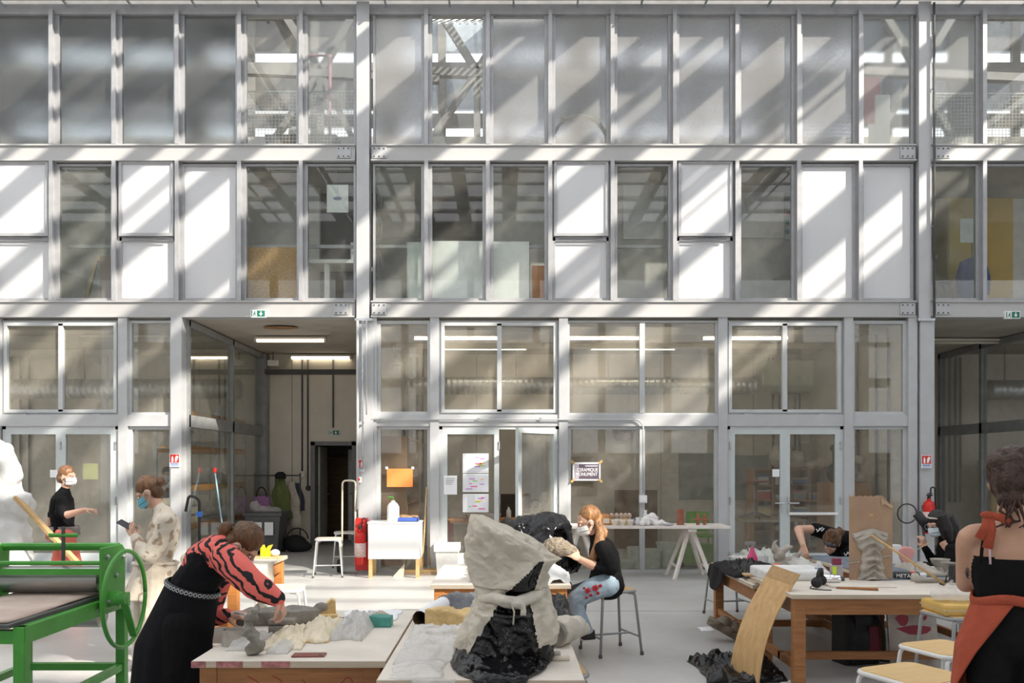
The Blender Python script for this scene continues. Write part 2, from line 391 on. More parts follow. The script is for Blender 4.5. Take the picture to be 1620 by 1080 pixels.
# ------------------------------------------------------------------ facade beams, columns, mullions
def bolts(parent, cx, cz, y):
    for dx in (-.075,.0,.075):
        for dz in (-.06,.06):
            MB().lathe([(.0,0),(.011,0),(.011,.012),(0,.014)],8,M=Matrix.Translation((cx+dx,y,cz+dz))@Matrix.Rotation(math.pi/2,4,'X')).build('bolt',M_DARKP,parent)
tn=0
def beam(px0,px1,py0,py1,plates,label):
    global tn; tn+=1
    o=SE('trim_%d'%tn,label)
    x0,x1,z0,z1=fx(px0),fx(px1),fz(py1),fz(py0)
    y=FAC-.06
    m=MB().box(x0,x1,y,y+.012,z0+.02,z1-.02).box(x0,x1,y-.03,FAC+.16,z1-.022,z1).box(x0,x1,y-.03,FAC+.16,z0,z0+.022).box(x0,x1,y+.012,y+.2,z0+.02,z1-.02)
    m.build('web',M_BEAM,o)
    for p in plates:
        pl=MB().box(fx(p)-.11,fx(p)+.11,y-.02,y,(z0+z1)/2-.085,(z0+z1)/2+.085).build('bolt_plate',M_STEEL,o)
        bolts(pl,fx(p),(z0+z1)/2,y-.02)
    return o
for py0,py1,nm in ((231,257,'upper'),(477,503,'lower')):
    beam(-400,563,py0,py1,(545 if nm=='upper' else 541,),nm+' pale grey steel beam of the left bay')
    beam(588,1446,py0,py1,(601,1432),nm+' pale grey steel beam of the middle bay')
    beam(1470,1900,py0,py1,(1488,),nm+' pale grey steel beam of the right bay')
def column(px0,px1,label):
    global tn; tn+=1
    o=SE('trim_%d'%tn,label)
    x0,x1=fx(px0),fx(px1)
    m=MB().box(x0,x1,FAC-.12,FAC-.1,3.9,8.75).box(x0,x1,FAC+.1,FAC+.12,3.9,8.75).box((x0+x1)/2-.012,(x0+x1)/2+.012,FAC-.1,FAC+.1,3.9,8.75).box(x0+.02,x1-.02,FAC-.06,FAC+.1,3.9,8.75)
    m.build('flange',M_STEEL,o)
    MB().box(x0+.03,x1+.06,FAC-.1,FAC+.12,0,3.9).build('lower_post',M_STEEL,o)
    MB().box(x0-.02,x1+.05,FAC-.14,FAC+.12,3.86,3.9).build('cap_plate',M_GALV,o)
    return o
column(566,586,'left grey steel column between the bays'); column(1448,1467,'right grey steel column between the bays')
mulls=[-209,-111,-13,85,184,283,381,478,675,772,870,968,1066,1164,1261,1358,1553,1651,1749]
def mullion(px,py0,py1):
    global tn; tn+=1
    x=fx(px); z0,z1=fz(py1),fz(py0)
    m=MB().box(x-.018,x+.018,FAC-.085,FAC+.09,z0,z1).box(x-.048,x+.048,FAC+.0,FAC+.03,z0,z1).box(x-.03,x+.03,FAC-.095,FAC-.085,z0,z1)
    o=SE('trim_%d'%tn); m.build('mullion',M_MULL,o)
for px in mulls:
    mullion(px,18,231); mullion(px,257,477)
wn=0
def rectframe(m,x0,x1,z0,z1,y0,y1,w):
    m.box(x0,x1,y0,y1,z0,z0+w).box(x0,x1,y0,y1,z1-w,z1).box(x0,x0+w,y0,y1,z0+w,z1-w).box(x1-w,x1,y0,y1,z0+w,z1-w)
def window(px0,px1,py0,py1,pm,fmat=None,w=.035,label=None,y=FAC+.03,split=None,casement=False,hinges=False):
    global wn; wn+=1
    o=SE('window_%d'%wn,label)
    x0,x1,z0,z1=fx(px0),fx(px1),fz(py1),fz(py0)
    m=MB(); rectframe(m,x0,x1,z0,z1,y-.03,y+.05,w); m.build('frame',fmat or M_MULL,o)
    cells=[(x0+w,x1-w)]
    yy=y
    if casement:
        m=MB(); rectframe(m,x0+w*.9,x1-w*.9,z0+w*.9,z1-w*.9,y-.055,y+.03,.05)
        xs=fx(split)
        m.box(xs-.035,xs+.035,y-.055,y+.03,z0+.05,z1-.05)
        m.build('casement',M_FRAME,o); cells=[(x0+w+.045,xs-.035),(xs+.035,x1-w-.045)]; z0+=.05; z1-=.05
        if hinges:
            for q in (.18,.82):
                x=x0+(x1-x0)*q; MB().box(x-.06,x+.06,y-.075,y-.05,z0-.06,z0-.035).build('hinge',M_GALV,o)
    elif split:
        xs=fx(split); MB().box(xs-.04,xs+.04,y-.04,y+.05,z0+w,z1-w).build('glazing_bar',fmat or M_MULL,o); cells=[(x0+w,xs-.04),(xs+.04,x1-w)]
    for a,c in cells:
        MB().box(a,c,yy,yy+.008,z0+w,z1-w).build('pane',pm,o)
    return o
def panelwin(px0,px1,py0,py1,label,split=False):
    global wn; wn+=1
    o=SE('window_%d'%wn,label)
    x0,x1,z0,z1=fx(px0),fx(px1),fz(py1),fz(py0); y=FAC+.03
    m=MB(); rectframe(m,x0,x1,z0,z1,y-.03,y+.05,.035)
    if split:
        zs=fz(378); m.box(x0,x1,y-.03,y+.05,zs-.03,zs+.03)
        m.build('frame',M_MULL,o)
        MB().box(x0+.03,x1-.03,y,y+.03,z0+.03,zs-.03).build('panel',M_WHITEP,o)
        m=MB(); rectframe(m,x0+.012,x1-.012,zs+.035,z1+.03,y-.085,y-.02,.045)
        c=m.build('casement',M_MULL,o)
        MB().box(x0+.05,x1-.05,y-.06,y-.03,zs+.07,z1-.01).build('panel',M_WHITEP,c)
        for q in (.18,.8):
            x=x0+(x1-x0)*q; MB().box(x-.05,x+.05,y-.11,y-.06,z1+.02,z1+.045).build('hinge',M_GALV,c)
        MB().box(x0+.1,x1-.1,y-.1,y-.08,zs+.0,zs+.012).build('stay',M_DARKP,c)
    else:
        m.build('frame',M_MULL,o)
        MB().box(x0+.03,x1-.03,y,y+.03,z0+.03,z1-.03).build('panel',M_WHITEP,o)
    return o
# top row
top=[(-204,-116),(-106,-18),(-8,80),(90,179),(189,278),(288,376),(386,473),(483,563),(590,670),(680,767),(777,865),(875,963),(973,1061),(1071,1159),(1169,1256),(1266,1353),(1363,1445),(1470,1548),(1558,1646),(1656,1744)]
clear={386,680,1558,1656}; haze={483,1363,1470}
for a,c in top:
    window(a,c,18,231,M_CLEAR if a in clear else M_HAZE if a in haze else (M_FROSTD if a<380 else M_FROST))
# middle row
kinds='WWSGSWGG'+'GGGSGSGWW'+'GGG'
for (a,c),kd in zip(top,kinds):
    if kd=='W': panelwin(a,c,259,475,None)
    elif kd=='S': panelwin(a,c,259,475,None,True)
    else: window(a,c,259,475,M_DUSTY if a in (90,590,1470) else M_CLEAR2)
# head rail above the top row and cable tray in front of it
tn+=1; S(MB().box(X0,X1,FAC-.03,FAC+.12,fz(24),fz(8)).build('trim_%d'%tn,M_MULL))
tr_=SE('trim_%d'%(tn+1),'perforated grey cable tray along the top of the facade'); tn+=1
zt=fz(12); M_TRAY=mat('dull tray steel',(.16,.15,.14),.6)
MB().box(X0,X1,FAC-.42,FAC-.12,zt+.05,zt+.06).build('tray_base',M_TRAY,tr_)
MB().box(X0,X1,FAC-.43,FAC-.42,zt+.05,zt+.16).build('tray_side',M_TRAY,tr_)
MB().box(X0,X1,FAC-.12,FAC-.11,zt+.05,zt+.13).build('tray_side',M_TRAY,tr_)
for i in range(28):
    MB().bar((-13.6+i*.98,FAC-.45,zt+.03),(-13.6+i*.98,FAC+.02,zt+.0),.03).build('bracket',M_GALV,tr_)
# ------------------------------------------------------------------ ground floor glazing
def rail(px0,px1,py0,py1,m=M_STEEL,dep=.05):
    global tn; tn+=1
    S(MB().box(fx(px0),fx(px1),FAC-dep,FAC+.12,fz(py1),fz(py0)).build('trim_%d'%tn,m))
def post(px0,px1,py0=503,py1=906,m=M_STEEL,dep=.07):
    rail(px0,px1,py0,py1,m,dep)
for p in (688,891,1142,1340): post(p-7,p+7)
post(590,597); post(1434,1448); post(1862,1870)
rail(597,1434,656,674)
window(597,681,507,656,M_CLEAR3,M_FRAME,.05)
window(695,884,507,656,M_CLEAR3,M_FRAME,.035,split=790,casement=True,hinges=True)
window(898,1135,507,656,M_CLEAR3,M_FRAME,.03,split=1016)
window(1149,1333,507,656,M_CLEAR3,M_FRAME,.035,split=1241,casement=True,hinges=True)
window(1347,1434,507,656,M_CLEAR3,M_FRAME,.05)
window(597,681,674,906,M_CLEAR,M_FRAME,.05)
window(898,1135,674,906,M_CLEAR,M_FRAME,.05,split=1016)
window(1347,1434,674,906,M_CLEAR,M_FRAME,.05)
M_LEAF=mat('door frame blue grey',(.52,.56,.56),.4,var=.05)
def leaf(parent,w,h,kick=.22,handle=None,y=0,bar=None):
    m=MB(); rectframe(m,0,w,0,h,-.03,.03,.075); m.box(.07,w-.07,-.015,.015,.07,kick+.07); 
    lf=m.build('leaf',M_LEAF,parent)
    MB().box(.07,w-.07,-.004,.004,kick+.07,h-.07).build('pane',M_CLEAR,lf)
    if handle:
        MB().box(handle-.02,handle+.02,-.045,-.03,.9,1.16).tube([(handle,-.04,1.06),(handle,-.1,1.06),(handle+(.14 if handle<w/2 else -.14),-.1,1.06)],.012).build('handle',M_GALV,lf)
    if bar:
        MB().box(.05,w-.05,-.07,-.045,.88,.92).build('push_bar',M_WHITE,lf)
    for z in (.25,h/2,h-.25):
        MB().lathe([(0,-.06),(.014,-.06),(.014,.06),(0,.06)],8,c=(0 if (handle or 0)>w/2 else w,-.035,z)).build('hinge',M_GALV,lf)
    return lf
def doors(px0,px1,label,open_right=0,bar=False,handle=True):
    global wn
    doors.n+=1
    o=SE('door_%d'%doors.n,label)
    x0,x1,z1=fx(px0),fx(px1),fz(674)
    m=MB().box(x0,x0+.05,FAC-.03,FAC+.08,0,z1).box(x1-.05,x1,FAC-.03,FAC+.08,0,z1).box(x0,x1,FAC-.03,FAC+.08,z1-.05,z1)
    m.build('door_frame',M_FRAME,o)
    w=(x1-x0-.1)/2
    l=leaf(o,w,z1-.06,handle=(w-.04) if (handle and not open_right) else None); l.location=(x0+.05,FAC,.01)
    if open_right:
        l=leaf(o,w,z1-.06); 
        l.location=(x1-.05-w*math.cos(open_right),FAC-.03-w*math.sin(open_right),.01); l.rotation_euler=(0,0,open_right)
    else:
        l=leaf(o,w,z1-.06,handle=.05 if bar else None,bar=bar); l.location=(x0+.05+w,FAC,.01)
    return o
doors.n=1
doors(695,884,'glazed double door with its right leaf standing open',open_right=math.radians(46),handle=False)
doors(1149,1333,'closed glazed double door with a white push bar',bar=True)
# left bay ground floor
post(-200,-190); post(-3,4); post(190,204); post(274,291,dep=.1)
rail(-190,274,656,674)
window(4,189,507,656,M_CLEAR3,M_FRAME,.035,split=97,casement=True,hinges=True)
window(204,273,507,656,M_CLEAR3,M_FRAME,.04)
window(204,273,674,906,M_CLEAR,M_FRAME,.05)
window(-189,-4,507,656,M_CLEAR3,M_FRAME,.035,split=-97,casement=True)
window(-189,-4,674,906,M_CLEAR,M_FRAME,.05,split=-97)
doors(6,189,'glazed double door behind the green press',handle=False)
# glazed side walls of the two recesses (planes of constant x)
def sidewall(x,y0,y1,posts,label,m):
    o=SE('wall_side',label)
    for i,p in enumerate(posts): MB().box(x-.05,x+.05,p-.04,p+.04,0,CEIL).build('post',m,o)
    MB().box(x-.05,x+.05,y0,y1,2.25,2.44).build('transom',m,o)
    MB().box(x-.05,x+.05,y0,y1,CEIL-.1,CEIL).build('head_rail',m,o)
    MB().box(x-.05,x+.05,y0,y1,0,.1).build('sill',m,o)
    for a,c in zip(posts[:-1],posts[1:]):
        MB().box(x-.004,x+.004,a+.04,c-.04,.1,2.25).build('pane',M_CLEAR2,o)
        MB().box(x-.004,x+.004,a+.04,c-.04,2.44,CEIL-.1).build('pane',M_CLEAR2,o)
M_DKFR=mat('dark grey frame',(.30,.31,.315),.45)  # darker grey than the facade frames
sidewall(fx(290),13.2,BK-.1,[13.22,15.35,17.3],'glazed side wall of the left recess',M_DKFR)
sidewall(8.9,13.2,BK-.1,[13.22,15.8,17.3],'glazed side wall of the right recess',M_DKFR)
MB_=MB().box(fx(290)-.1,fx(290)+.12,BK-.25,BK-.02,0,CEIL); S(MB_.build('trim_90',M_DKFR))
# transom lights of right far room front
post(1708,1722)
# ------------------------------------------------------------------ fittings of the facade and rooms
def text(s, size, mat_, parent, M, ext=.0008, align='CENTER', name='lettering', sx=1.0):
    cu=bpy.data.curves.new('t','FONT'); cu.body=s; cu.size=size; cu.extrude=ext; cu.align_x=align; cu.align_y='CENTER'; cu.resolution_u=3
    o=bpy.data.objects.new('t',cu); COL.objects.link(o)
    dg=bpy.context.evaluated_depsgraph_get(); me=bpy.data.meshes.new_from_object(o.evaluated_get(dg))
    bpy.data.objects.remove(o)
    me.transform(M@Matrix.Diagonal((sx,1,1,1))); me.materials.clear(); me.materials.append(mat_)
    return link(name,me,parent)
FRONT=Matrix.Rotation(math.pi/2,4,'X')     # flat xy drawing -> upright, facing -y
def face(x,y,z): return Matrix.Translation((x,y,z))@FRONT
def plate(m,pts,M,th=.001):                # flat polygon in xy with thickness towards +z(local)
    m.prism([Vector((p[0],p[1],0)) for p in pts],(0,0,0),(0,0,th)) if M is None else m.add([M@Vector((p[0],p[1],z)) for z in (0,th) for p in pts],
        [tuple(range(len(pts)-1,-1,-1)),tuple(range(len(pts),2*len(pts)))]+[(i,(i+1)%len(pts),len(pts)+(i+1)%len(pts),len(pts)+i) for i in range(len(pts))])
    return m
def rect(x0,x1,y0,y1): return [(x0,y0),(x1,y0),(x1,y1),(x0,y1)]
M_GREEN=mat('exit sign green',(.015,.16,.10),.4,var=.03); M_SIGNW=mat('sign white',(.85,.87,.87),.4,var=.02)
M_RED=mat('signal red',(.62,.03,.025),.35,var=.05); M_BLUE=mat('sign blue',(.05,.16,.5),.4)
def exitsign(x,y,z,s,label):
    o=T('exit_sign',label,'sign',(x,y,z-.5*s))
    MB().box(-s,s,-.0,.06,0,s).build('housing',M_SIGNW,o)
    M=face(0,-.002,.5*s)
    m=MB(); plate(m,rect(-.9*s,-.2*s,-.4*s,.4*s),M); m.build('pictogram_field',M_SIGNW,o)
    m=MB(); plate(m,rect(-.15*s,.9*s,-.4*s,.4*s),M); m.build('green_field',M_GREEN,o)
    m=MB(); plate(m,rect(-.9*s,-.78*s,-.4*s,.4*s),face(0,-.0045,.5*s)); m.build('green_edge',M_GREEN,o)
    M2=face(0,-.005,.5*s)
    m=MB(); plate(m,rect(.3*s,.44*s,-.05*s,.3*s),M2); plate(m,[(.12*s,.02*s),(.62*s,.02*s),(.37*s,-.32*s)][::-1],M2); m.build('arrow',M_SIGNW,o)
    m=MB()
    plate(m,[(-.42*s+.07*s*math.cos(a),.26*s+.07*s*math.sin(a)) for a in [i*.785 for i in range(8)]],M2)
    plate(m,[(-.55*s,.15*s),(-.6*s,-.05*s),(-.45*s,-.1*s),(-.4*s,.15*s)],M2)
    plate(m,[(-.55*s,-.05*s),(-.7*s,-.3*s),(-.62*s,-.34*s),(-.45*s,-.08*s)],M2)
    plate(m,[(-.5*s,-.05*s),(-.35*s,-.2*s),(-.42*s,-.38*s),(-.34*s,-.38*s),(-.27*s,-.18*s),(-.42*s,-.0*s)],M2)
    plate(m,[(-.42*s,.12*s),(-.28*s,.02*s),(-.25*s,.07*s),(-.4*s,.17*s)],M2)
    m.build('running_figure',M_GREEN,o)
exitsign(fx(412),FAC-.12,fz(498),.115,'green and white exit sign with down arrow over the left recess')
exitsign(fx(1595),FAC-.12,fz(500),.115,'green and white exit sign on the beam of the right bay')
p=at(528,684,BK-.06); exitsign(p.x,BK-.06,p.z,.115,'small exit sign above the open doorway in the recess')
def firesign(p,w,h,label):
    o=T('fire_sign',label,'sign',(p[0],p[1],p[2]-h/2))
    MB().box(-w/2,w/2,0,.008,0,h).build('plate',M_SIGNW,o)
    M=face(0,-.001,h/2)
    m=MB(); plate(m,rect(-w*.46,w*.46,-h*.18,h*.46),M); m.build('red_field',M_RED,o)
    M2=face(0,-.003,h/2)
    m=MB(); plate(m,rect(-.3*w,-.12*w,-.12*h,.24*h),M2); plate(m,rect(-.26*w,-.16*w,.26*h,.34*h),M2); plate(m,[(.04*w,-.1*h),(.2*w,-.1*h),(.4*w,.3*h),(.2*w,.38*h),(.06*w,.2*h)],M2); m.build('pictogram',M_SIGNW,o)
    m=MB(); plate(m,rect(-.42*w,.42*w,-.32*h,-.24*h),M); m.build('print_band',M_BLUE,o)
    m=MB(); plate(m,rect(-.4*w,.4*w,-.44*h,-.4*h),M); m.build('print_line',M_BLUE,o)
firesign((fx(281),FAC-.12,fz(728)),.15,.2,'red and white fire extinguisher sign on the post left of the recess')
firesign((fx(572.5),FAC-.15,fz(736)),.12,.18,'red fire extinguisher sign above the extinguisher on the left column')
firesign((fx(1458),FAC-.15,fz(730)),.15,.2,'red and white fire extinguisher sign on the right column')
# pipes on the left column and the transom
def conduit(pts,r,m,label,clips=(),cat='pipe'):
    o=T('conduit',label,cat,(0,0,0)); MB().tube(fillet(pts,.06),r,8).build('pipe',m,o,True)
    for c in clips: MB().box(c[0]-.02,c[0]+.02,c[1]-.02,c[1]+.03,c[2]-.008,c[2]+.008).build('clip',M_GALV,o)
    return o
y=FAC-.19
conduit([(fx(569),y,.98),(fx(569),y,3.85)],.02,M_STEEL,'pale thick conduit on the left column, nearest the recess',[(fx(569),y+.03,z) for z in (1.6,2.4,3.1,3.6)])
conduit([(fx(577),y,1.6),(fx(577),y,3.85)],.013,M_GALV,'thin dark conduit beside the pale one on the left column',[(fx(577),y+.03,z) for z in (2.3,3.0,3.5)])
conduit([(fx(583),y,2.42),(fx(583),y,3.85)],.012,M_STEEL,'thin pale conduit on the left column, nearest the windows')
conduit([(fx(588),FAC-.09,fz(664)),(fx(1008),FAC-.09,fz(664)),(fx(1016),FAC-.09,fz(672)),(fx(1016),FAC-.09,fz(780))],.012,M_FRAME,'pale cable pipe along the transom and down to the socket',[(fx(q),FAC-.08,fz(662)) for q in (605,680,758,855,934,1002)])
o=T('socket_box','white socket box on the glazing bar above the trestle table','socket',(fx(1016),FAC-.05,fz(795)))
bevel(MB().box(-.06,.06,-.07,0,0,.12).build('body',M_WHITE,o),.01); MB().box(-.045,.045,-.076,-.07,.02,.1).build('cover',M_PAPER,o)
conduit([(fx(1469),FAC-.17,3.9),(fx(1469),FAC-.17,8.7)],.018,M_DARKP,'dark downpipe beside the right column',[(fx(1469),FAC-.15,z) for z in (4.2,5.3,6.3,7.4,8.2)])
o=T('switch_box','small grey emergency switch under the sign on the left column','switch',(fx(571),FAC-.19,fz(763)))
bevel(MB().box(-.035,.035,0,.07,0,.09).build('body',M_WHITE,o),.006); MB().lathe([(0,0),(.02,0),(.02,.015),(0,.02)],12,M=Matrix.Translation((0,0,.05))@Matrix.Rotation(math.pi/2,4,'X')).build('button',M_RED,o)
# recess: ceiling tubes, pipes
M_TUBE=mat('fluorescent fitting cream',(.72,.68,.58),.4,var=.03)
def striplight(x0,x1,y,z,label,n=1):
    o=T('strip_light',label,'ceiling light',((x0+x1)/2,y,z-.09)); L=(x1-x0)/2
    MB().box(-L,L,-.06,.06,.05,.09).build('housing',M_TUBE,o)
    MB().tube([(-L+.02,0,.025),(L-.02,0,.025)],.025,10).build('diffuser',M_TUBE,o,True)
    for s in (-1,1): MB().box(s*L-.02,s*L+.02,-.05,.05,.0,.06).build('end_cap',M_TUBE,o)
    return o
def onc(px,py,z=CEIL): 
    d=(EYE-z)*FPX/(py-HOR); return ((px-VPX)*d/FPX,d)
a=onc(405,533); c=onc(515,533); LS1=striplight(a[0],c[0],a[1],CEIL,'nearer cream strip light on the recess ceiling')
a=onc(460,561); c=onc(555,561); LS2=striplight(a[0],c[0],a[1],CEIL,'farther cream strip light on the recess ceiling')
a=onc(1470,536); c=onc(1583,536); striplight(a[0],c[0],a[1],CEIL,'strip light under the ceiling of the right recess')
a=onc(443,518)
m=MB(); m.lathe([(0,0),(.2,0),(.26,.004),(.24,.008),(0,.008)],14,sx=1.15,sy=.6); m.disp(lambda p:Vector((p.x*(1+.2*mnoise.noise(p*9)),p.y*(1+.2*mnoise.noise(p*9)),p.z)))
tag(m.build('ceiling_patch',mat('rusty opening',(.42,.22,.10),.9,var=.3,vs=14),loc=(a[0],a[1],CEIL-.009)),'ragged rust brown hole in the recess ceiling','hole')
for i,(px,py1) in enumerate(((478,745),(487,772),(527,676))):
    p0=at(px,570,BK-.03); p1=at(px,py1,BK-.03)
    conduit([(p0.x,BK-.03,CEIL-.03),(p0.x,BK-.03,p1.z)],.018,M_DARKP,['black cable on the recess wall, leftmost','black cable on the recess wall, second from left','short black cable above the doorway exit sign'][i],[(p0.x,BK-.02,p1.z+.5*q) for q in range(1,3)])
p=at(478,750,BK-.06); o=T('socket_box','cream socket box on the recess wall left of the doorway','socket',(p.x,BK-.06,p.z-.07)); bevel(MB().box(-.05,.05,0,.06,0,.13).build('body',M_TUBE,o),.008); MB().box(-.03,.03,-.008,0,.02,.08).build('cover',M_WHITE,o)
p=at(487,772,BK-.06); o=T('socket_box','round black socket at the end of the recess cable','socket',(p.x,BK-.05,p.z-.05)); MB().lathe([(0,-.0),(.055,0),(.05,.05),(0,.055)],14,M=Matrix.Translation((0,.05,.05))@Matrix.Rotation(math.pi/2,4,'X')).build('body',M_BLACK,o); MB().lathe([(0,0),(.03,0),(.03,.01),(0,.01)],12,M=Matrix.Translation((0,-.003,.05))@Matrix.Rotation(math.pi/2,4,'X')).build('cover',M_DARKP,o)
# cable tray and floodlight under the recess ceiling
tag(MB().box(fx(291)+.1,-2.35,BK-.35,BK-.15,CEIL-.42,CEIL-.33).build('cable_tray',M_DARKP),'dark cable tray below the recess ceiling at the back wall','cable tray')
p=at(432,574,16.9); o=T('emergency_lamp','small white emergency lamp under the recess ceiling','lamp',(p.x,16.9,p.z-.06)); bevel(MB().box(-.1,.1,-.05,.05,0,.12).build('body',M_WHITE,o),.015); MB().box(-.07,.07,-.055,-.05,.03,.09).build('lens',M_TUBE,o); MB().tube([(0,0,.12),(0,0,CEIL-p.z+.06)],.012,8).build('stem',M_DARKP,o)
# spiral ducts
def duct(x0,x1,y,z,r,label):
    o=T('air_duct',label,'duct',((x0+x1)/2,y,z)); L=(x1-x0)/2
    prof=[]
    n=int((x1-x0)/.11)
    for i in range(n+1):
        x=-L+2*L*i/n; prof+=[(r,x-.02),(r+.012,x),(r,x+.02)]
    m=MB().lathe(prof,18,M=Matrix.Rotation(math.pi/2,4,'Y')); m.build('pipe',M_GALV,o,True)
    for i in range(int((x1-x0)/1.8)+1):
        x=-L+.3+i*1.8
        if x<L: MB().bar((x,0,r),(x,0,CEIL-z),.02).build('hanger',M_DARKP,o)
duct(-12,fx(290)-.15,16.3,3.12,.19,'ribbed metal air duct across the left room')
duct(-1.9,4.85,16.5,3.2,.17,'ribbed metal air duct across the middle workshop room')
duct(9.3,14,16.3,3.1,.19,'ribbed metal air duct across the dark right room')
for i in range(4):
    S(MB().box(-12 if i%2 else -2.1,fx(290)-.1 if i%2 else 6.2,13.9+i*.85,13.97+i*.85,CEIL-.12,CEIL-.02).build('trim_%d'%(130+i),M_CEIL))
def pipes(list_,label):
    for i,(x,y) in enumerate(list_):
        conduit([(x,y,.9),(x,y,CEIL-.05)],.022,M_DARKP,label[i])
q=['leftmost dark riser pipe on the back wall behind the double door','second dark riser pipe behind the double door','third dark riser pipe behind the double door','fourth dark riser pipe behind the double door']
pipes([((px-800)*BK/FPX,BK-.04) for px in (1222,1233,1257,1264)],q)
pipes([(6.21,d) for d in (14.95,14.2,13.75)],['farthest dark pipe on the side wall at the right pane','middle dark pipe on the side wall at the right pane','nearest dark pipe on the side wall at the right pane'])
pipes([((px-800)*BK/FPX,BK-.04) for px in (640,651,661,669)],['first dark pipe above the plywood cabinet','second dark pipe above the plywood cabinet','third dark pipe above the plywood cabinet','fourth dark pipe above the plywood cabinet'])
pipes([((px-800)*BK/FPX,BK-.04) for px in (20,34,48)],['first dark pipe in the far left room','second dark pipe in the far left room','third dark pipe in the far left room'])
pipes([((px-800)*BK/FPX,BK-.05) for px in (1490,1500,1509,1517)],['first dark pipe in the right room','second dark pipe in the right room','third dark pipe in the right room','fourth dark pipe in the right room'])
# pale green air handler hung in the workshop
p=at(1240,597,16.6); o=T('air_unit','pale green rounded air unit hung at the back of the workshop','air unit',(p.x,16.6,p.z-.3))
m=MB(); m.prism([Vector(q) for q in [(-.5,-.25,.12),(-.5,-.12,0),(-.5,.25,0),(-.5,.25,.62),(-.5,-.25,.62)]],(0,0,0),(1.0,0,0)); bevel(m.build('casing',mat('pale green metal',(.46,.50,.40),.4),o),.03)
for x in (-.3,.3): MB().bar((x,0,.6),(x,0,CEIL-p.z+.3),.03).build('hanger',M_DARKP,o)
# hanging lamp in the window by the left column
p=at(625,577,15.5); o=T('pendant_lamp','small white pendant lamp seen through the upper pane by the left column','lamp',(p.x,15.5,p.z))
MB().lathe([(.02,.12),(.03,.1),(.14,.02),(.15,0)],16).build('shade',M_WHITE,o,True); MB().tube([(0,0,.1),(0,0,CEIL-p.z)],.006,6).build('cord',M_DARKP,o)
# ------------------------------------------------------------------ papers taped to the glass
def sheetpaper(px0,px1,py0,py1,m,label,y=FAC-.05,cat='paper',tape=False,name='paper_sheet'):
    d=y; sc=FPX/d
    x0,x1=(px0-800)/sc,(px1-800)/sc; z0,z1=EYE+(736-py1)/sc,EYE+(736-py0)/sc
    o=T(name,label,cat,((x0+x1)/2,y,z0)); W=(x1-x0)/2; H=z1-z0
    MB().sheet(lambda u,v:(-W+2*W*u,-.004*math.sin(3*u)*v,H*v),4,4,.0015).build('sheet',m,o)
    if tape:
        for sx,sz in ((-1,0),(1,0),(-1,1),(1,1)):
            M=Matrix.Translation((sx*W,-.006,sz*H))@Matrix.Rotation(sx*(1 if sz else -1)*-.78,4,'Y')
            MB().box(-.035,.035,-.002,0,-.018,.018,M).build('tape',mat('brown tape',(.55,.36,.14),.4),o)
    return o,W,H
PM={}
def pm(n,c): return mat(n,c,.6,var=.02)
o,W,H=sheetpaper(612,653,741,770,pm('orange paper',(.95,.28,.07)),'plain orange sheet taped inside the first ground floor pane',tape=False)
for sx in (-1,1):
    MB().box(sx*W-.02,sx*W+.02,-.008,-.005,H-.01,H+.03).build('tape',M_PAPER,o)
o,W,H=sheetpaper(702,723,752,782,M_PAPER,'small white notice taped on the left door leaf')
for k in range(4):
    m=MB(); plate(m,rect(-W*.7,W*(.7-.15*k),-.004,.004),face(0,-.006,H*(.85-.1*k))); m.build('print_line',mat('ink grey',(.35,.35,.38),.7),o)
cols=[(.30,.65,.12),(.95,.75,.08),(.85,.10,.35),(.20,.55,.75),(.95,.50,.12),(.5,.25,.6)]
for i,(a,c) in enumerate(((717,748),(749,778),(781,810))):
    o,W,H=sheetpaper(732,773,a,c,M_PAPER,['top','middle','bottom'][i]+' of three white timetable sheets on the left door leaf')
    rng=random.Random(i)
    m=MB(); plate(m,rect(-W*.92,W*.92,-H*.42,H*.42),face(0,-.0055,H/2),.0005); m.build('printed_field',pm('print grey',(.74,.75,.80)),o)
    for k in range(7):
        w_=rng.uniform(.03,.11); x=rng.uniform(-W*.8,W*.8-w_); z=rng.uniform(.15,.85)*H
        m=MB(); plate(m,rect(x,x+w_,z-.008,z+.008),face(0,-.007,0)); m.build('colour_block',pm('block%d'%(rng.randrange(6)),cols[rng.randrange(6)]),o)
o,W,H=sheetpaper(906,950,731,760,M_PAPER,'dark printed ceramics poster taped on the middle pane',tape=True,cat='poster',name='poster')
m=MB(); plate(m,rect(-W*.55,W*.9,-H*.4,H*.4),face(0,-.006,H/2)); m.build('dark_field',pm('print plum',(.10,.07,.10)),o)
m=MB(); plate(m,rect(-W*.85,-W*.55,-H*.4,H*.4),face(0,-.006,H/2)); m.build('pale_field',pm('print mauve',(.42,.36,.42)),o)
text('CERAMIQUE',.075,M_SIGNW,o,face(W*.05,-.009,H*.58),sx=.78); text('MONUMENT',.075,M_SIGNW,o,face(0,-.009,H*.34),sx=.78)
m=MB(); plate(m,rect(-W*.1,W*.8,-.006,.006),face(0,-.008,H*.8)); m.build('print_line',pm('print grey',(.74,.75,.80)),o)
sheetpaper(1222,1233,742,754,M_PAPER,'tiny white note on the closed double door, left leaf',y=FAC-.04)
sheetpaper(79,92,743,755,M_PAPER,'small white note on the glass behind the walking person',y=FAC-.04)
sheetpaper(131,155,733,758,pm('pale green paper',(.48,.50,.24)),'pale green sheet inside the door glass behind the press',y=FAC+.012)
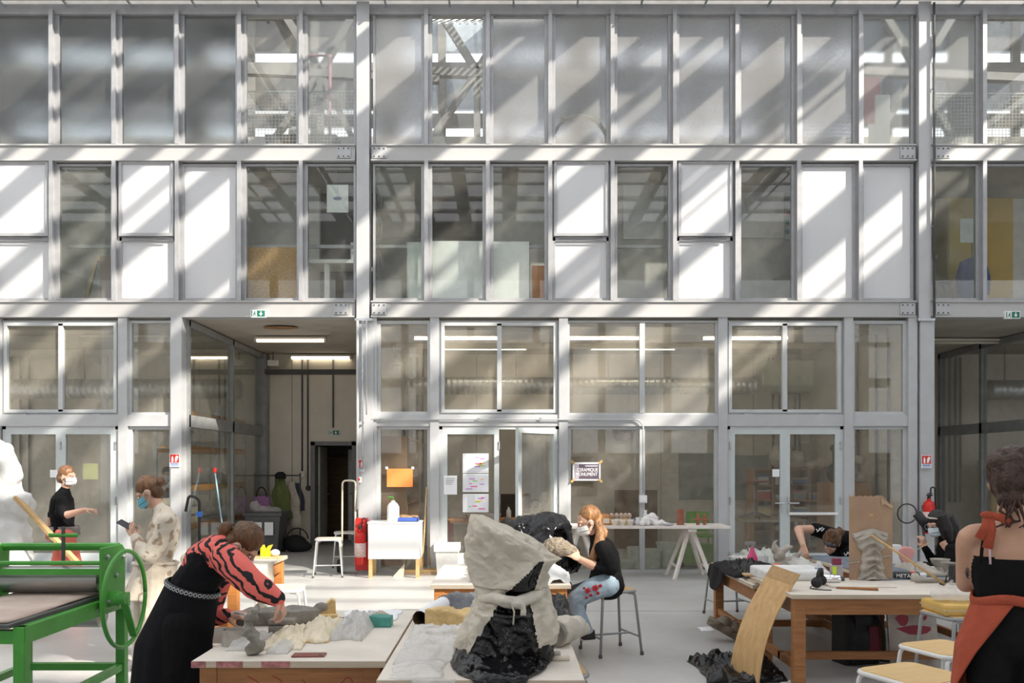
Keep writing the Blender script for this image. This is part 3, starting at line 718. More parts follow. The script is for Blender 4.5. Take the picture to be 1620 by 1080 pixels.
# ------------------------------------------------------------------ behind the middle row of panes
def boardz(name,px0,px1,py0,py1,d,m,label,cat,th=.02):
    a=at(px0,py1,d); c=at(px1,py0,d)
    if 4.17<a.z<4.45: a.z=4.17
    if a.z<.6 and py1>=830: a.z=0
    o=tag(MB().box(a.x-(a.x+c.x)/2,c.x-(a.x+c.x)/2,0,th,0,c.z-a.z).build(name,m,loc=((a.x+c.x)/2,d,a.z)),label,cat); return o
M_OSB=mat('oriented strand board',(.62,.40,.16),.7,col2=(.34,.19,.07),vs=26,stretch=(1,1,2.4),bump=.2,bs=40,detail=2)
M_GLASSW=mat('greenish white board',(.86,.89,.86),.4,var=.03)
boardz('strand_board',384,473,391,474,13.30,M_OSB,'brown strand board standing in the lower half of a middle row pane','board')
o=boardz('paper_drawing',517,551,292,336,13.32,M_GLASSW,'white paper with a small blue drawing hung in a middle row pane','paper',.003)
m=MB(); M=face(.0,-.002,.22); plate(m,[(.07*math.cos(i*.6),.03*math.sin(i*.6)) for i in range(10)],M); m.build('drawing',pm('ink blue',(.25,.30,.42)),o); MB().tube([(0,.002,.3),(0,.002,6.36-o.location.z)],.003,5).build('hanging_cord',M_DARKP,o)
boardz('white_board',644,669,383,474,13.36,M_GLASSW,'narrow white board leaning inside the pane right of the left column','board')
boardz('white_board',680,766,381,474,13.34,M_GLASSW,'wide white board inside the second pane of the middle bay','board')
boardz('white_board',777,837,382,474,13.34,M_GLASSW,'white board inside the third pane of the middle bay','board')
boardz('orange_case',842,864,420,474,13.4,mat('terracotta orange',(.62,.25,.07),.6),'orange case beside the white board in the third pane','case',.3)
boardz('white_board',986,1050,281,378,14.16,M_GLASSW,'white board hung on the wall behind the fifth middle pane','board')
boardz('white_board',1166,1240,304,376,14.16,M_WHITE,'wide whiteboard on the wall behind the seventh middle pane','board')
o=boardz('wall_map',1242,1257,318,378,14.16,M_PAPER,'small coloured map beside the whiteboard','map')
for k,(z,c) in enumerate(((.42,(.75,.3,.15)),(.3,(.2,.5,.25)),(.12,(.3,.45,.6)))):
    m=MB(); plate(m,[(-.04+.05*math.cos(i)*.8,.05*math.sin(i)) for i in range(6)],face(0,-.003,z)); m.build('map_patch',pm('map%d'%k,c),o)
M_YEL=mat('ochre yellow panel',(.50,.33,.07),.5,var=.06)
o=T('yellow_cabinet','tall ochre yellow cabinet inside the rightmost middle pane','cabinet',(fx(1615),14.2,4.18))
MB().box(-.55,.55,0,.5,0,1.95).build('body',M_YEL,o); MB().box(-.53,-.01,-.02,0,.05,1.9).build('door',M_YEL,o); MB().box(.01,.53,-.02,0,.05,1.9).build('door',M_YEL,o)
MB().box(-.35,-.1,-.024,-.02,1.2,1.6).build('notice',M_PAPER,o)
o=T('blue_jacket','blue work jacket hung in front of the ochre cabinet','jacket',(fx(1577),13.75,4.3))
M_JACK=mat('blue work cloth',(.05,.08,.26),.8,bump=.3,bs=12)
m=MB().tube([(0,0,.72),(0,0,.66),(.0,0,.4),(.0,0,.0)],[(.06,.06),(.17,.09),(.19,.1),(.2,.11)],16,up=(1,0,0)); m.disp(lambda p:p+Vector((0,.03*math.sin(p.x*40+p.z*3),0))); m.build('body',M_JACK,o,True)
for s in (-1,1): MB().tube([(s*.15,0,.64),(s*.22,-.01,.4),(s*.2,-.02,.12)],[.06,.055,.05],10).build('sleeve',M_JACK,o,True)
MB().tube([(0,.03,.7),(0,.03,.95)],.008,6).build('hook',M_DARKP,o)
o=T('bench_table','steel legged work table inside the pane right of the right column','table',(fx(1490),14.2,4.18))
MB().box(-.5,.35,-.3,.3,.86,.92).build('table_top',wood('bench top',(.45,.36,.28),(.33,.26,.2)),o); MB().box(-.45,.3,-.28,.28,.4,.43).build('shelf',M_GALV,o)
for sx in (-.42,.28):
    for sy in (-.26,.26): MB().bar((sx,sy,0),(sx,sy,.86),.045).build('leg',M_STEEL,o)
def smallstool(x,y,z,label,m1):
    o=T('stool',label,'stool',(x,y,z)); MB().lathe([(0,.44),(.17,.44),(.18,.45),(.17,.47),(0,.47)],18).build('seat',wood('stool seat dark',(.22,.13,.08),(.14,.08,.05)),o)
    for a in range(4):
        t=a*math.pi/2+.78; MB().tube([(.13*math.cos(t),.13*math.sin(t),.44),(.2*math.cos(t),.2*math.sin(t),0)],.014,8).build('leg',m1,o)
    return o
smallstool(fx(1532),13.9,4.18,'round stool with red legs inside the pane by the right column',mat('dull red paint',(.35,.05,.05),.5))
o=T('trestle','wooden sawhorse inside the pane left of the hinged panel','trestle',(fx(140),13.55,4.18)); M_PINE=wood('pine',(.62,.42,.2),(.45,.28,.12))
for s in (-1,1):
    for t in (0,.5): MB().bar((s*.1,t,.75),(s*.3,t,0),.05).build('leg',M_PINE,o)
MB().box(-.06,.06,-.1,.6,.72,.8).build('crossbeam',M_PINE,o)
boardz('brown_board',158,181,405,474,13.4,mat('brown panel',(.24,.13,.09),.6),'brown panel standing at the right of the sawhorse pane','board')
o=T('desk','white desk with papers inside the pane beside the left column','table',(fx(525),13.9,4.18)); MB().box(-.5,.45,-.3,.3,.72,.78).build('table_top',M_GLASSW,o)
for sx in (-.2,.4): MB().bar((sx,-.2,0),(sx,-.2,.72),.08).build('leg',M_WHITE,o)
o=tag(bevel(MB().box(-.1,.1,-.1,.1,0,.3).build('storage_box',M_GLASSW,loc=(fx(553),13.8,4.96)),.01),'pale box standing on the white desk by the left column','box')
for nm,(a,c) in {'left':(88,182),'mid':(384,560),'c':(590,866),'d':(970,1060)}.items():
    tn+=1; S(MB().box(fx(a),fx(c),13.42,13.47,fz(383),fz(378)).build('trim_%d'%tn,M_MULL))
# coiled cable by left column
o=T('cable_coil','loops of cable hanging inside the pane right of the left column','cable',(fx(595),13.3,4.6))
for i,zz in enumerate((.0,.55,1.05)): MB().tube(arc((0,0,zz+.2),.19,0,6.28,18,(.3,0,0),(0,0,1)),.012,6).build('loop',M_DARKP,o)
MB().tube([(0,0,0),(0,0,1.75)],.006,6).build('hook_line',M_DARKP,o)
# top row: mesh guards and odds
def meshguard(px0,px1,py0,d,label):
    a=at(px0,229,d); c=at(px1,py0,d); o=T('mesh_guard',label,'guard rail',((a.x+c.x)/2,d,6.58)); W=(c.x-a.x)/2; H=c.z-6.58
    m=MB(); rectframe(m,-W,W,0,H,-.012,.012,.022); m.build('frame',M_GALV,o)
    m=MB(); n=int(2*W/.055)
    for i in range(n+1): m.box(-W+2*W*i/n-.0035,-W+2*W*i/n+.0035,-.003,.003,0,H)
    n2=int(H/.055)
    for i in range(n2+1): m.box(-W,W,-.003,.003,H*i/n2-.0035,H*i/n2+.0035)
    m.build('wire_mesh',M_GALV,o)
meshguard(370,562,144,13.6,'wire mesh guard behind the clear top pane of the left bay')
meshguard(1228,1352,147,13.6,'wire mesh guard behind the top panes left of the right column')
meshguard(1472,1640,147,13.6,'wire mesh guard behind the top panes of the right bay')
o=T('wooden_hoop','cream wooden hoop with two knobs propped in a top row pane','hoop',(fx(919),13.3,6.6)); M_CREAM=mat('cream wood',(.68,.62,.48),.6)
MB().tube(arc((0,0,.1),.43,-.25,math.pi+.25,26),[(.03,.05)]*27,10).build('rim',M_CREAM,o,True)
for s in (-1,1): MB().ell((s*.26,0,.5),(.05,.05,.04)).build('knob',M_CREAM,o,True)
o=T('gallery_bench','grey bench with white bundle on the gallery behind the clear pane','bench',(fx(440),14.3,6.6))
MB().box(-.5,.7,-.2,.2,.44,.56).build('seat',M_DARKP,o)
for s in (-.4,.6): MB().box(s-.03,s+.03,-.18,.18,0,.44).build('leg',M_STEEL,o)
m=MB().ell((.0,0,.66),(.16,.14,.1)); m.build('bundle',M_WHITE,o,True)
boardz('rose_board',1366,1392,121,195,13.75,mat('dull rose panel',(.55,.2,.22),.6),'rose coloured panel behind the top pane left of the right column','panel')
boardz('white_cabinet',1386,1408,150,229,13.7,M_GLASSW,'narrow white locker behind the top pane left of the right column','locker',.3)
tag(MB().tube([at(470,88,14.4),at(522,88,14.4),at(522,228,14.4)],.03,8).build('pink_pipe',mat('pink primer',(.40,.22,.26),.6)),'pinkish pipe bent down behind the top left pane','pipe')
# ------------------------------------------------------------------ remeshing helper (one continuous skin from overlapping solids)
def remesh(mb, vox, smooth=4, fac=.5):
    me=bpy.data.meshes.new('r'); me.from_pydata(mb.v,[],mb.f); me.update()
    bm=bmesh.new(); bm.from_mesh(me); bmesh.ops.recalc_face_normals(bm,faces=bm.faces); bm.to_mesh(me); bm.free()
    o=bpy.data.objects.new('r',me); COL.objects.link(o)
    md=o.modifiers.new('r','REMESH'); md.mode='VOXEL'; md.voxel_size=vox
    if smooth:
        s=o.modifiers.new('s','SMOOTH'); s.factor=fac; s.iterations=smooth
    dg=bpy.context.evaluated_depsgraph_get(); out=bpy.data.meshes.new_from_object(o.evaluated_get(dg))
    bpy.data.objects.remove(o); bpy.data.meshes.remove(me)
    return out
def fin(me, name, mats, parent=None, smooth=True, loc=None, dispf=None):
    if dispf:
        for v in me.vertices: v.co=dispf(v.co)
    me.materials.clear()
    for m in (mats if isinstance(mats,(list,tuple)) else [mats]): me.materials.append(m)
    me.polygons.foreach_set('use_smooth',[smooth]*len(me.polygons)); me.update(); me.name=name
    return link(name,me,parent,loc)
def lump(name, mats, parts, vox, dispf=None, parent=None, loc=None, smooth=3):
    m=MB()
    for c,r in parts: m.ell(c,r)
    return fin(remesh(m,vox,smooth),name,mats,parent,True,loc,dispf)
def tx(z0=0):
    def f(p): return p
    return f
# ------------------------------------------------------------------ materials of the things
M_TOP=mat('dusty plywood table top',(.76,.70,.62),.75,col2=(.62,.56,.49),vs=3,bump=.05)
M_EDGE=wood('raw table edge',(.58,.49,.38),(.45,.37,.27))
M_ORW=wood('orange stained beech',(.62,.25,.065),(.44,.16,.04),bump=.1)
M_BRW=wood('brown worn beech',(.40,.18,.065),(.24,.10,.036),bump=.12)
M_LTW=wood('light plywood',(.66,.45,.235),(.52,.33,.155),scale=(9,1.1,1.1),bump=.06)
M_PLYV=wood('warm plywood sheet',(.62,.41,.20),(.48,.29,.12),scale=(9,9,1.1),bump=.06)
M_CLAY=mat('wet grey clay',(.27,.245,.21),.55,var=.2,vs=12,bump=.5,bs=25)
M_CLAYL=mat('pale grey clay',(.44,.40,.345),.7,var=.18,vs=10,bump=.35,bs=30)
M_TERRA=mat('terracotta clay',(.33,.13,.075),.7,var=.15,vs=14,bump=.15)
M_BLKP=mat('black plastic sheeting',(.005,.005,.006),.16,var=.1,bump=.75,bs=17,spec=.45)
M_BLKC=mat('black woven cloth',(.022,.021,.022),.8,bump=.3,bs=40,spec=.15)
M_GREYT=mat('grey tarpaulin',(.12,.125,.14),.42,bump=.5,bs=14)
M_FILMC=film('cream plastic film',(.93,.85,.70),.92,.32,.7,9)
M_FILMW=film('clear white plastic film',(.95,.95,.94),.40,.15,.8,14)
M_FILMB=film('white plastic bag',(.95,.94,.92),.52,.18,.9,20)
M_FOAM=mat('yellow foam block',(.72,.51,.235),.9,var=.15,vs=9,bump=.6,bs=26)
M_PLASTER=mat('white plaster',(.74,.735,.72),.8,var=.08,vs=5,bump=.5,bs=14)
M_PGREEN=mat('press green enamel',(.075,.34,.05),.35,var=.1,vs=5,bump=.03)
M_ROLL=mat('roller steel',(.45,.45,.44),.32,metal=.9,var=.12,vs=3,stretch=(1,10,10))
M_FELT=mat('pinkish press board',(.60,.49,.43),.7,col2=(.42,.30,.24),vs=2.5)
M_TGREY=mat('grey tube steel',(.33,.335,.34),.35,metal=.3,var=.05)
M_TWHITE=mat('white tube steel',(.70,.70,.68),.35,var=.05)
M_SEATW=wood('pale seat ply',(.70,.49,.24),(.60,.40,.18),bump=.03)
M_SEATG=wood('worn pale seat',(.60,.54,.46),(.50,.44,.36),bump=.03)
M_LINEN=mat('beige linen',(.58,.53,.45),.85,var=.12,vs=8,bump=.3,bs=50)
M_DENIM=mat('grey blue felt cloth',(.17,.195,.24),.9,var=.15,vs=12,bump=.3,bs=60)
M_BISQ=mat('bisque ware',(.72,.64,.53),.75,var=.08,vs=10)
M_BISQW=mat('white bisque',(.80,.78,.76),.7,var=.06,vs=10)
# ------------------------------------------------------------------ work tables
def worktable(x0,x1,y0,y1,z,label,mw,skip=(),edge=None,leg=.085,apron=.12,graffiti=False,stretch=True,rz=0,gc=None):
    cx,cy=(x0+x1)/2,(y0+y1)/2; o=T('work_table',label,'table',(cx,cy,0),rz,'wooden workshop tables'); W,D=(x1-x0)/2,(y1-y0)/2
    bevel(MB().box(-W,W,-D,D,z-.035,z).build('table_top',[M_TOP],o),.004)
    MB().box(-W-.0015,W+.0015,-D-.0015,D+.0015,z-.033,z-.003).build('top_edge',edge or M_EDGE,o)
    i=.05
    for sy in (-1,1): MB().box(-W+i,W-i,sy*(D-i)-.015,sy*(D-i)+.015,z-.035-apron,z-.036).build('apron',mw,o)
    for sx in (-1,1): MB().box(sx*(W-i)-.015,sx*(W-i)+.015,-D+i,D-i,z-.035-apron,z-.036).build('apron',mw,o)
    for sx in (-1,1):
        for sy in (-1,1):
            if (sx,sy) in skip: continue
            x,y=sx*(W-i-.02),sy*(D-i-.02); bevel(MB().box(x-leg/2,x+leg/2,y-leg/2,y+leg/2,0,z-.036).build('leg',mw,o),.005)
    if stretch:
        for sx in (-1,1): MB().box(sx*(W-i-.02)-.02,sx*(W-i-.02)+.02,-D+i,D-i,.12,.18).build('stretcher',mw,o)
        MB().box(-W+i,W-i,-.02,.02,.12,.18).build('stretcher',mw,o)
    return o,W,D
M_PINKE=mat('pink paint on edge',(.50,.20,.19),.7,var=.3,vs=30)
o,W,D=worktable(-1.528,-.585,4.12,5.56,.70,'wooden work table in front of the bending woman with clay on it',M_BRW)
for x,wd in ((-W+.0,.07),(-W+.12,.13),(-W+.34,.14)): MB().box(x,x+wd,-D-.003,-D+.01,.668,.697).build('paint_mark',M_PINKE,o)
gm=mat('red chalk line',(.32,.05,.035),.8)
for k,pts in enumerate(([(-.18,.05),(-.1,-.02),(-.2,-.1),(-.06,-.13)],[(-.04,.05),(.02,.0),(-.03,-.05),(.06,-.09)],[(.12,.02),(.18,-.09),(.25,-.05)],[(.33,-.02),(.37,.05),(.4,-.0),(.36,-.09)],[(.45,-.04),(.5,.03),(.54,-.02),(.5,-.08)])):
    MB().tube(fillet([(-.05+x*.9,-D+.034,.59+z*.55) for x,z in pts],.03),.0025,5).build('chalk_line',gm,o)
worktable(-.572,.35,3.755,5.5,.70,'wooden work table under the black and cream wrapped sculpture',M_BRW,skip=((1,1),),stretch=False)
worktable(-3.18,-2.28,7.25,8.85,.71,'orange stained table behind the bending woman with linen cloth on it',M_ORW)
worktable(-.6,.52,6.75,8.15,.70,'orange stained table in front of the seated woman in jeans',M_ORW)
worktable(2.13,3.10,7.30,8.82,.62,'low wooden table at the back right with black plastic on its corner',M_BRW)
worktable(2.11,3.58,6.24,7.16,.70,'brown wooden table at the right carrying the clay relief board',M_BRW)
worktable(3.13,4.05,7.22,8.75,.70,'wooden table under the grey blue cloth at the right',M_BRW)
# ------------------------------------------------------------------ stools
def stool(x,y,h,label,rz=0,w=.34,mt=M_TGREY,ms=M_SEATW,rim=False,r=.012):
    o=T('workshop_stool',label,'stool',(x,y,0),rz,'tube steel stools'); a=w/2
    pts=[Vector((a-.05+.05*math.cos(t),s2*(a-.05)+.05*math.sin(t)*1,0)) for s2 in (1,) for t in (0,)]
    poly=[]
    for cx,cy,t0 in ((a-.06,a-.06,0),(-a+.06,a-.06,1),(-a+.06,-a+.06,2),(a-.06,-a+.06,3)):
        for i in range(5):
            t=(t0+i/4)*math.pi/2; poly.append(Vector((cx+.06*math.cos(t),cy+.06*math.sin(t),0)))
    bevel(MB().prism(poly,(0,0,h-.018),(0,0,h)).build('seat',ms,o),.005)
    MB().tube([p*1.015+Vector((0,0,h-.018)) for p in poly]+[poly[0]*1.015+Vector((0,0,h-.018))],r*1.1,8).build('seat_rim',mt,o,True)
    b=a*1.18
    for sx in (-1,1):
        for sy in (-1,1):
            MB().tube(fillet([(sx*a*.55,sy*(a-.02),h-.03),(sx*(a-.015),sy*(a-.015),h-.035),(sx*b,sy*b,0)],.05),r,8).build('leg',mt,o,True)
            MB().lathe([(0,0),(r*1.4,0),(r*1.4,.03),(0,.03)],8,c=(sx*b,sy*b,0)).build('foot_cap',M_DARKP,o)
    k=.16; q=a+(b-a)*(1-k/h)-.005
    for sx in (-1,1): MB().tube([(sx*q,-q,k),(sx*q,q,k)],r*.8,6).build('stretcher',mt,o)
    MB().tube([(-q,0,k),(q,0,k)],r*.8,6).build('stretcher',mt,o)
    return o
stool(.93,7.5,.57,'grey tube stool under the seated woman in jeans',.35,w=.34)
stool(.25,4.72,.53,'grey tube stool tucked under the wrapped sculpture table',.1,w=.36)
p=onz(455,913,.57); stool(-2.0,7.55,.57,'white tube stool between the two left tables',.1,w=.38,mt=M_TWHITE,ms=M_SEATG)
p=onz(525,911,0); stool(p.x-.05,p.y+.0,.57,'white tube stool left of the fire extinguisher in front of the recess',.15,w=.36,mt=M_TWHITE,ms=M_SEATG)
stool(-2.62,13.85,.57,'white tube stool half hidden behind the extinguisher column',.2,w=.34,mt=M_TWHITE,ms=M_SEATG)
stool(2.13,4.42,.57,'nearest stool at the bottom right with pale wooden seat',.42,w=.40,mt=M_TWHITE)
stool(2.62,5.05,.57,'second stool at the bottom right behind the nearest one',.35,w=.37,mt=M_TWHITE)
stool(2.45,9.3,.57,'tube stool behind the low right table, half hidden by its legs',.2,mt=M_TGREY)
stool(.98,9.0,.5,'tube stool seen beyond the seated woman in jeans',.2,mt=M_TGREY) if False else None
o=stool(3.05,5.72,.66,'tall stool with thick yellow seat beside the woman in the rust apron',.2,w=.34,mt=M_TGREY,ms=M_SEATW)
o=T('yellow_cushion','thick yellow foam cushion on the tall stool at the right','cushion',(3.05,5.72,.66)); bevel(MB().box(-.17,.17,-.17,.17,0,.075).build('foam',mat('yellow vinyl',(.70,.45,.12),.5),o),.02); MB().box(-.172,.172,-.172,.172,.034,.04).build('seam',M_EDGE,o)
lump('plastic_bundle',M_FILMB,[((0,0,.05),(.17,.09,.05)),((.1,.02,.06),(.12,.08,.05)),((-.13,.0,.04),(.06,.07,.035))],.014,lambda p:p+Vector((0,0,.02*crease(p,16))) ,loc=(3.05,5.70,.745))
tag(bpy.data.objects['plastic_bundle'],'crumpled bundle in silvery plastic on the yellow cushion','bundle')
# ------------------------------------------------------------------ etching press
PX=-2.88
o=T('etching_press','green etching press with steel roller and large hand wheel','press',(PX,5.4,0))
W=.32; BZ=.80
for s in (-1,1):
    for y in (-.92,.25,): bevel(MB().box(s*W-.03,s*W+.03,y-.03,y+.03,0,BZ).build('leg',M_PGREEN,o),.004)
    MB().box(s*(W+.008)-.025,s*(W+.008)+.025,-.943,.30,BZ-.09,BZ).build('bed_rail',M_PGREEN,o)
    MB().box(s*W-.02,s*W+.02,-.92,.25,.29,.335).build('lower_rail',M_PGREEN,o)
    m=MB(); m.prism([Vector(q) for q in [(0,-.17,BZ-.05),(0,.14,BZ-.05),(0,.15,1.1),(0,.1,1.14),(0,-.17,1.14)]],(s*(W+.06)-.012,0,0),(s*(W+.06)+.012,0,0)); pl=bevel(m.build('side_plate',M_PGREEN,o),.006)
    for y,z in ((-.1,BZ),(.1,BZ),(-.12,1.08),(.1,1.06),(.0,.95)):
        MB().lathe([(0,0),(.016,0),(.016,.012),(.008,.02),(0,.02)],8,M=Matrix.Translation((s*(W+.072),y,z))@Matrix.Rotation(s*math.pi/2,4,'Y')).build('bolt',M_GALV,pl)
    if s>0:
        MB().tube([(.06,0,1.02),(.06,0,1.26)],.012,8).build('pressure_screw',M_DARKP,o)
        MB().tube([(-.03,0,1.205),(.15,0,1.205)],.013,8).build('screw_handle',M_PGREEN,o)
for y in (-.92,.28): MB().box(-W,W,y-.025,y+.025,BZ-.09,BZ-.02).build('end_rail',M_PGREEN,o)
MB().box(-W,W,.22,.27,.29,.335).build('lower_rail',M_PGREEN,o)
bevel(MB().box(-W+.02,W-.02,-1.0,.34,BZ,BZ+.022).build('press_bed',M_DARKP,o),.004)
MB().sheet(lambda u,v:(-W+.05+(2*W-.1)*u,-.97+1.27*v,BZ+.034+.004*math.sin(v*9+u*3)),8,16,.01).build('felt_board',M_FELT,o,True)
RY=Matrix.Rotation(math.pi/2,4,'Y')
MB().lathe([(0,-W-.04),(.03,-W-.04),(.03,-W+.01),(.085,-W+.012),(.085,W-.012),(.03,W-.01),(.03,W+.04),(0,W+.04)],28,M=Matrix.Translation((0,0,BZ+.125))@RY).build('upper_roller',M_ROLL,o,autos=35)
MB().lathe([(0,-W),(.08,-W+.01),(.08,W-.01),(0,W)],24,M=Matrix.Translation((0,0,BZ-.1))@RY).build('lower_roller',M_ROLL,o,autos=35)
for y,z,r in ((-.15,1.045,.014),(.08,1.13,.02)): MB().tube([(-W-.06,y,z),(W+.06,y,z)],r,8).build('tie_bar',M_PGREEN,o)
MB().box(-W-.05,W+.05,-.17,-.15,.975,1.01).build('cross_bar',M_PGREEN,o); MB().box(-W-.05,W+.05,.08,.11,1.1,1.14).build('cross_bar',M_PGREEN,o)
wh=MB().tube(arc((W+.16,-.06,.81),.30,0,2*math.pi,48,(0,1,0),(0,0,1)),.0135,10).build('hand_wheel',M_PGREEN,o,True)
for a in (5.19,): MB().bar((W+.15,-.06,.81),(W+.155,-.06+.295*math.cos(a),.81+.295*math.sin(a)),.045,.012,up=(0,math.sin(a),-math.cos(a)) ).build('spoke',M_PGREEN,wh)
MB().lathe([(0,0),(.05,0),(.05,.05),(.035,.06),(.035,.10),(0,.10)],16,M=Matrix.Translation((W+.07,-.06,.81))@RY).build('hub',M_PGREEN,wh)
# ------------------------------------------------------------------ big plaster sculpture at the left edge
def plsdisp(p):
    q=p+Vector((fbm(p,2.2)*.10,fbm(p+Vector((3,1,7)),2.2)*.08,fbm(p+Vector((9,2,1)),3)*.05))
    return q+Vector((mnoise.noise(p*9)*.02,mnoise.noise(p*9+Vector((4,4,4)))*.02,mnoise.noise(p*11)*.015))
ps=lump('plaster_sculpture',M_PLASTER,[((-.25,0,.35),(.42,.36,.42)),((-.2,0,.85),(.40,.33,.45)),((-.32,0,1.35),(.42,.32,.38)),((-.28,0,1.7),(.27,.25,.24)),((.1,-.05,1.28),(.14,.14,.13)),((.0,-.05,.75),(.22,.2,.25)),((.02,-.02,1.6),(.12,.1,.14))],.02,plsdisp,loc=(-4.62,7.9,0))
tag(ps,'big rough white plaster sculpture at the left edge behind the press','sculpture')
MB().bar(at(25,786,7.75)-ps.location,at(125,893,7.55)-ps.location,.05,.03).build('leaning_batten',M_PINE,ps)['label']='pale wooden batten leaning at the plaster sculpture'  # leaning batten, parented to the sculpture as if fixed in it
# ------------------------------------------------------------------ things by the facade, left to right
def cyl(m,p,r,h,n=16): return m.lathe([(0,0),(r,0),(r,h),(0,h)],n,c=p)
# fire extinguisher
def extinguisher(x,y,z,label,s=1.0):
    o=T('fire_extinguisher',label,'extinguisher',(x,y,z))
    M_ER=mat('extinguisher red',(.60,.02,.015),.25,var=.03)
    MB().lathe([(0,.0),(.075,.0),(.085,.015),(.085,.42),(.07,.475),(.03,.50),(.03,.53),(0,.53)],22).build('cylinder',M_ER,o,autos=50)
    m=MB(); m.lathe([(.0862,.12),(.0862,.33)],22); m.build('label_band',mat('extinguisher print',(.62,.28,.26),.4,col2=(.75,.72,.70),vs=28,stretch=(1,1,3)),o,True)
    MB().lathe([(0,.53),(.025,.53),(.025,.57),(0,.57)],10).box(-.02,.02,-.08,.04,.57,.59).build('valve',M_BLACK,o)
    MB().tube(fillet([(.02,0,.55),(.03,0,.70),(.09,0,.70),(.10,0,.35)],.06,6),.012,8).build('hose',M_BLACK,o,True)
    MB().box(-.035,.035,-.04,-.02,.6,.615).build('lever',M_BLACK,o); MB().box(-.03,.03,.08,.17,.36,.42).build('bracket',M_DARKP,o)
    return o
p=at(570,893,FAC-.27); extinguisher(p.x,FAC-.27,p.z,'red fire extinguisher hung on the left column above the floor')
tag(MB().box(-.1,.1,0,.02,0,.8).build('red_backboard',M_RED,loc=(fx(575),FAC-.155,fz(900))),'red board behind the fire extinguisher on the left column','board')
extinguisher(fx(1456),FAC-.265,.62,'red fire extinguisher on the right column behind the masked woman')
# hand truck
o=T('hand_truck','cream tube hand truck leaning by the left column','hand truck',(fx(556),12.92,0))
for s in (-.0,.2): MB().tube([(s-.14,.12,.12),(s-.10,-.05,1.3)],.014,8).build('upright',M_CREAM,o,True)
MB().tube(fillet([(-.10,-.05,1.28),(-.10,-.04,1.42),(.10,-.04,1.42),(.10,-.05,1.28)],.08,5),.014,8).build('handle_bar',M_CREAM,o,True)
MB().box(-.16,.1,-.15,.1,.0,.012).build('toe_plate',M_GALV,o)
for s in (-1,1): MB().lathe([(0,-.02),(.1,-.02),(.1,.02),(0,.02)],16,M=Matrix.Translation((-.03+s*.16,.16,.1))@RY).build('wheel',M_BLACK,o)
# white box stand on wooden legs
p0=onz(587,914,0); 
o=T('box_stand','white box on wooden legs in front of the first ground floor pane','stand',((583+663)/2*12.4/FPX-800*12.4/FPX,12.4,0))
MB().box(-.375,.375,-.0,.45,.28,.80).build('body',mat('white lacquer',(.84,.84,.83),.4,var=.02),o); MB().box(-.385,.385,-.01,.46,.80,.82).build('top_board',M_WHITE,o)
for sx in (-.345,.345):
    for sy in (.03,.42): MB().box(sx-.025,sx+.025,sy-.025,sy+.025,0,.28).build('leg',M_PINE,o)
bx=o.location.x
o=T('spray_jug','white plastic jug with pump on the white box stand','jug',(bx-.03,12.55,.82))
MB().lathe([(0,0),(.085,0),(.09,.02),(.09,.22),(.06,.27),(.03,.29),(.03,.31),(0,.31)],18).build('body',M_WHITE,o,autos=50); MB().tube([(0,0,.31),(0,0,.36),(-.07,-.02,.365)],.01,8).build('pump',M_PGREEN,o)
MB().box(-.05,.05,-.092,-.088,.06,.2).build('label',mat('jug print',(.55,.6,.7),.6),o)
o=T('blue_tray','blue plastic tray with brown scraps on the white box stand','tray',(bx+.18,12.6,.82))
m=MB(); rectframe(m,-.16,.16,-.06,.06,0,.05,.008); m.v=[(a,c2,b2) for a,b2,c2 in m.v]; m.v=[(a,b2,c2) for a,b2,c2 in m.v]
MB().box(-.16,.16,-.1,.1,0,.01).box(-.16,-.15,-.1,.1,0,.06).box(.15,.16,-.1,.1,0,.06).box(-.16,.16,-.1,-.09,0,.06).box(-.16,.16,.09,.1,0,.06).build('tray',mat('blue plastic',(.06,.12,.5),.4),o)
lump('scraps',mat('brown scraps',(.30,.19,.10),.8,bump=.4),[((-.05,0,.05),(.12,.07,.05)),((.1,.02,.07),(.07,.05,.03))],.015,lambda p:p+Vector((0,0,.03*crease(p,12))),o)
# brooms
def broom(xb,yb,xt,zt,label,head=True,hx=.3):
    o=T('broom',label,'broom',(xb,yb,0))
    MB().tube([(0,0,.07),(xt-xb,.28,zt)],.013,8).build('handle',M_PINE,o,True)
    if head:
        bevel(MB().box(-hx,hx,-.03,.03,.035,.075).build('head_block',M_PINE,o),.008); MB().box(-hx+.01,hx-.01,-.028,.028,0,.036).build('bristles',mat('broom bristle',(.55,.40,.26),.9,bump=.8,bs=80),o)
        MB().lathe([(0,.07),(.022,.07),(.018,.12),(0,.12)],10).build('socket',M_GALV,o)
    return o
pb=onz(668,908,0); broom(pb.x,pb.y-.05,(674-800)*12.95/FPX,1.32,'broom nearest the white box, leaning on the post',True,.30)
broom(pb.x+.1,pb.y+.12,(679-800)*12.98/FPX,1.36,'middle broom leaning on the post',True,.2); broom(pb.x+.16,pb.y+.23,(682.5-800)*13/FPX,1.38,'broom with the tallest handle leaning on the post',True,.18)
o=T('dust_pan','flat cream dust pan leaning on the floor below the box stand','dust pan',(onz(640,908,0).x,12.55,0)); MB().prism([Vector(q) for q in [(-.14,0,0),(.02,0,0),(.04,0,.2)]],(0,0,0),(0,.02,0)).build('blade',M_CREAM,o)
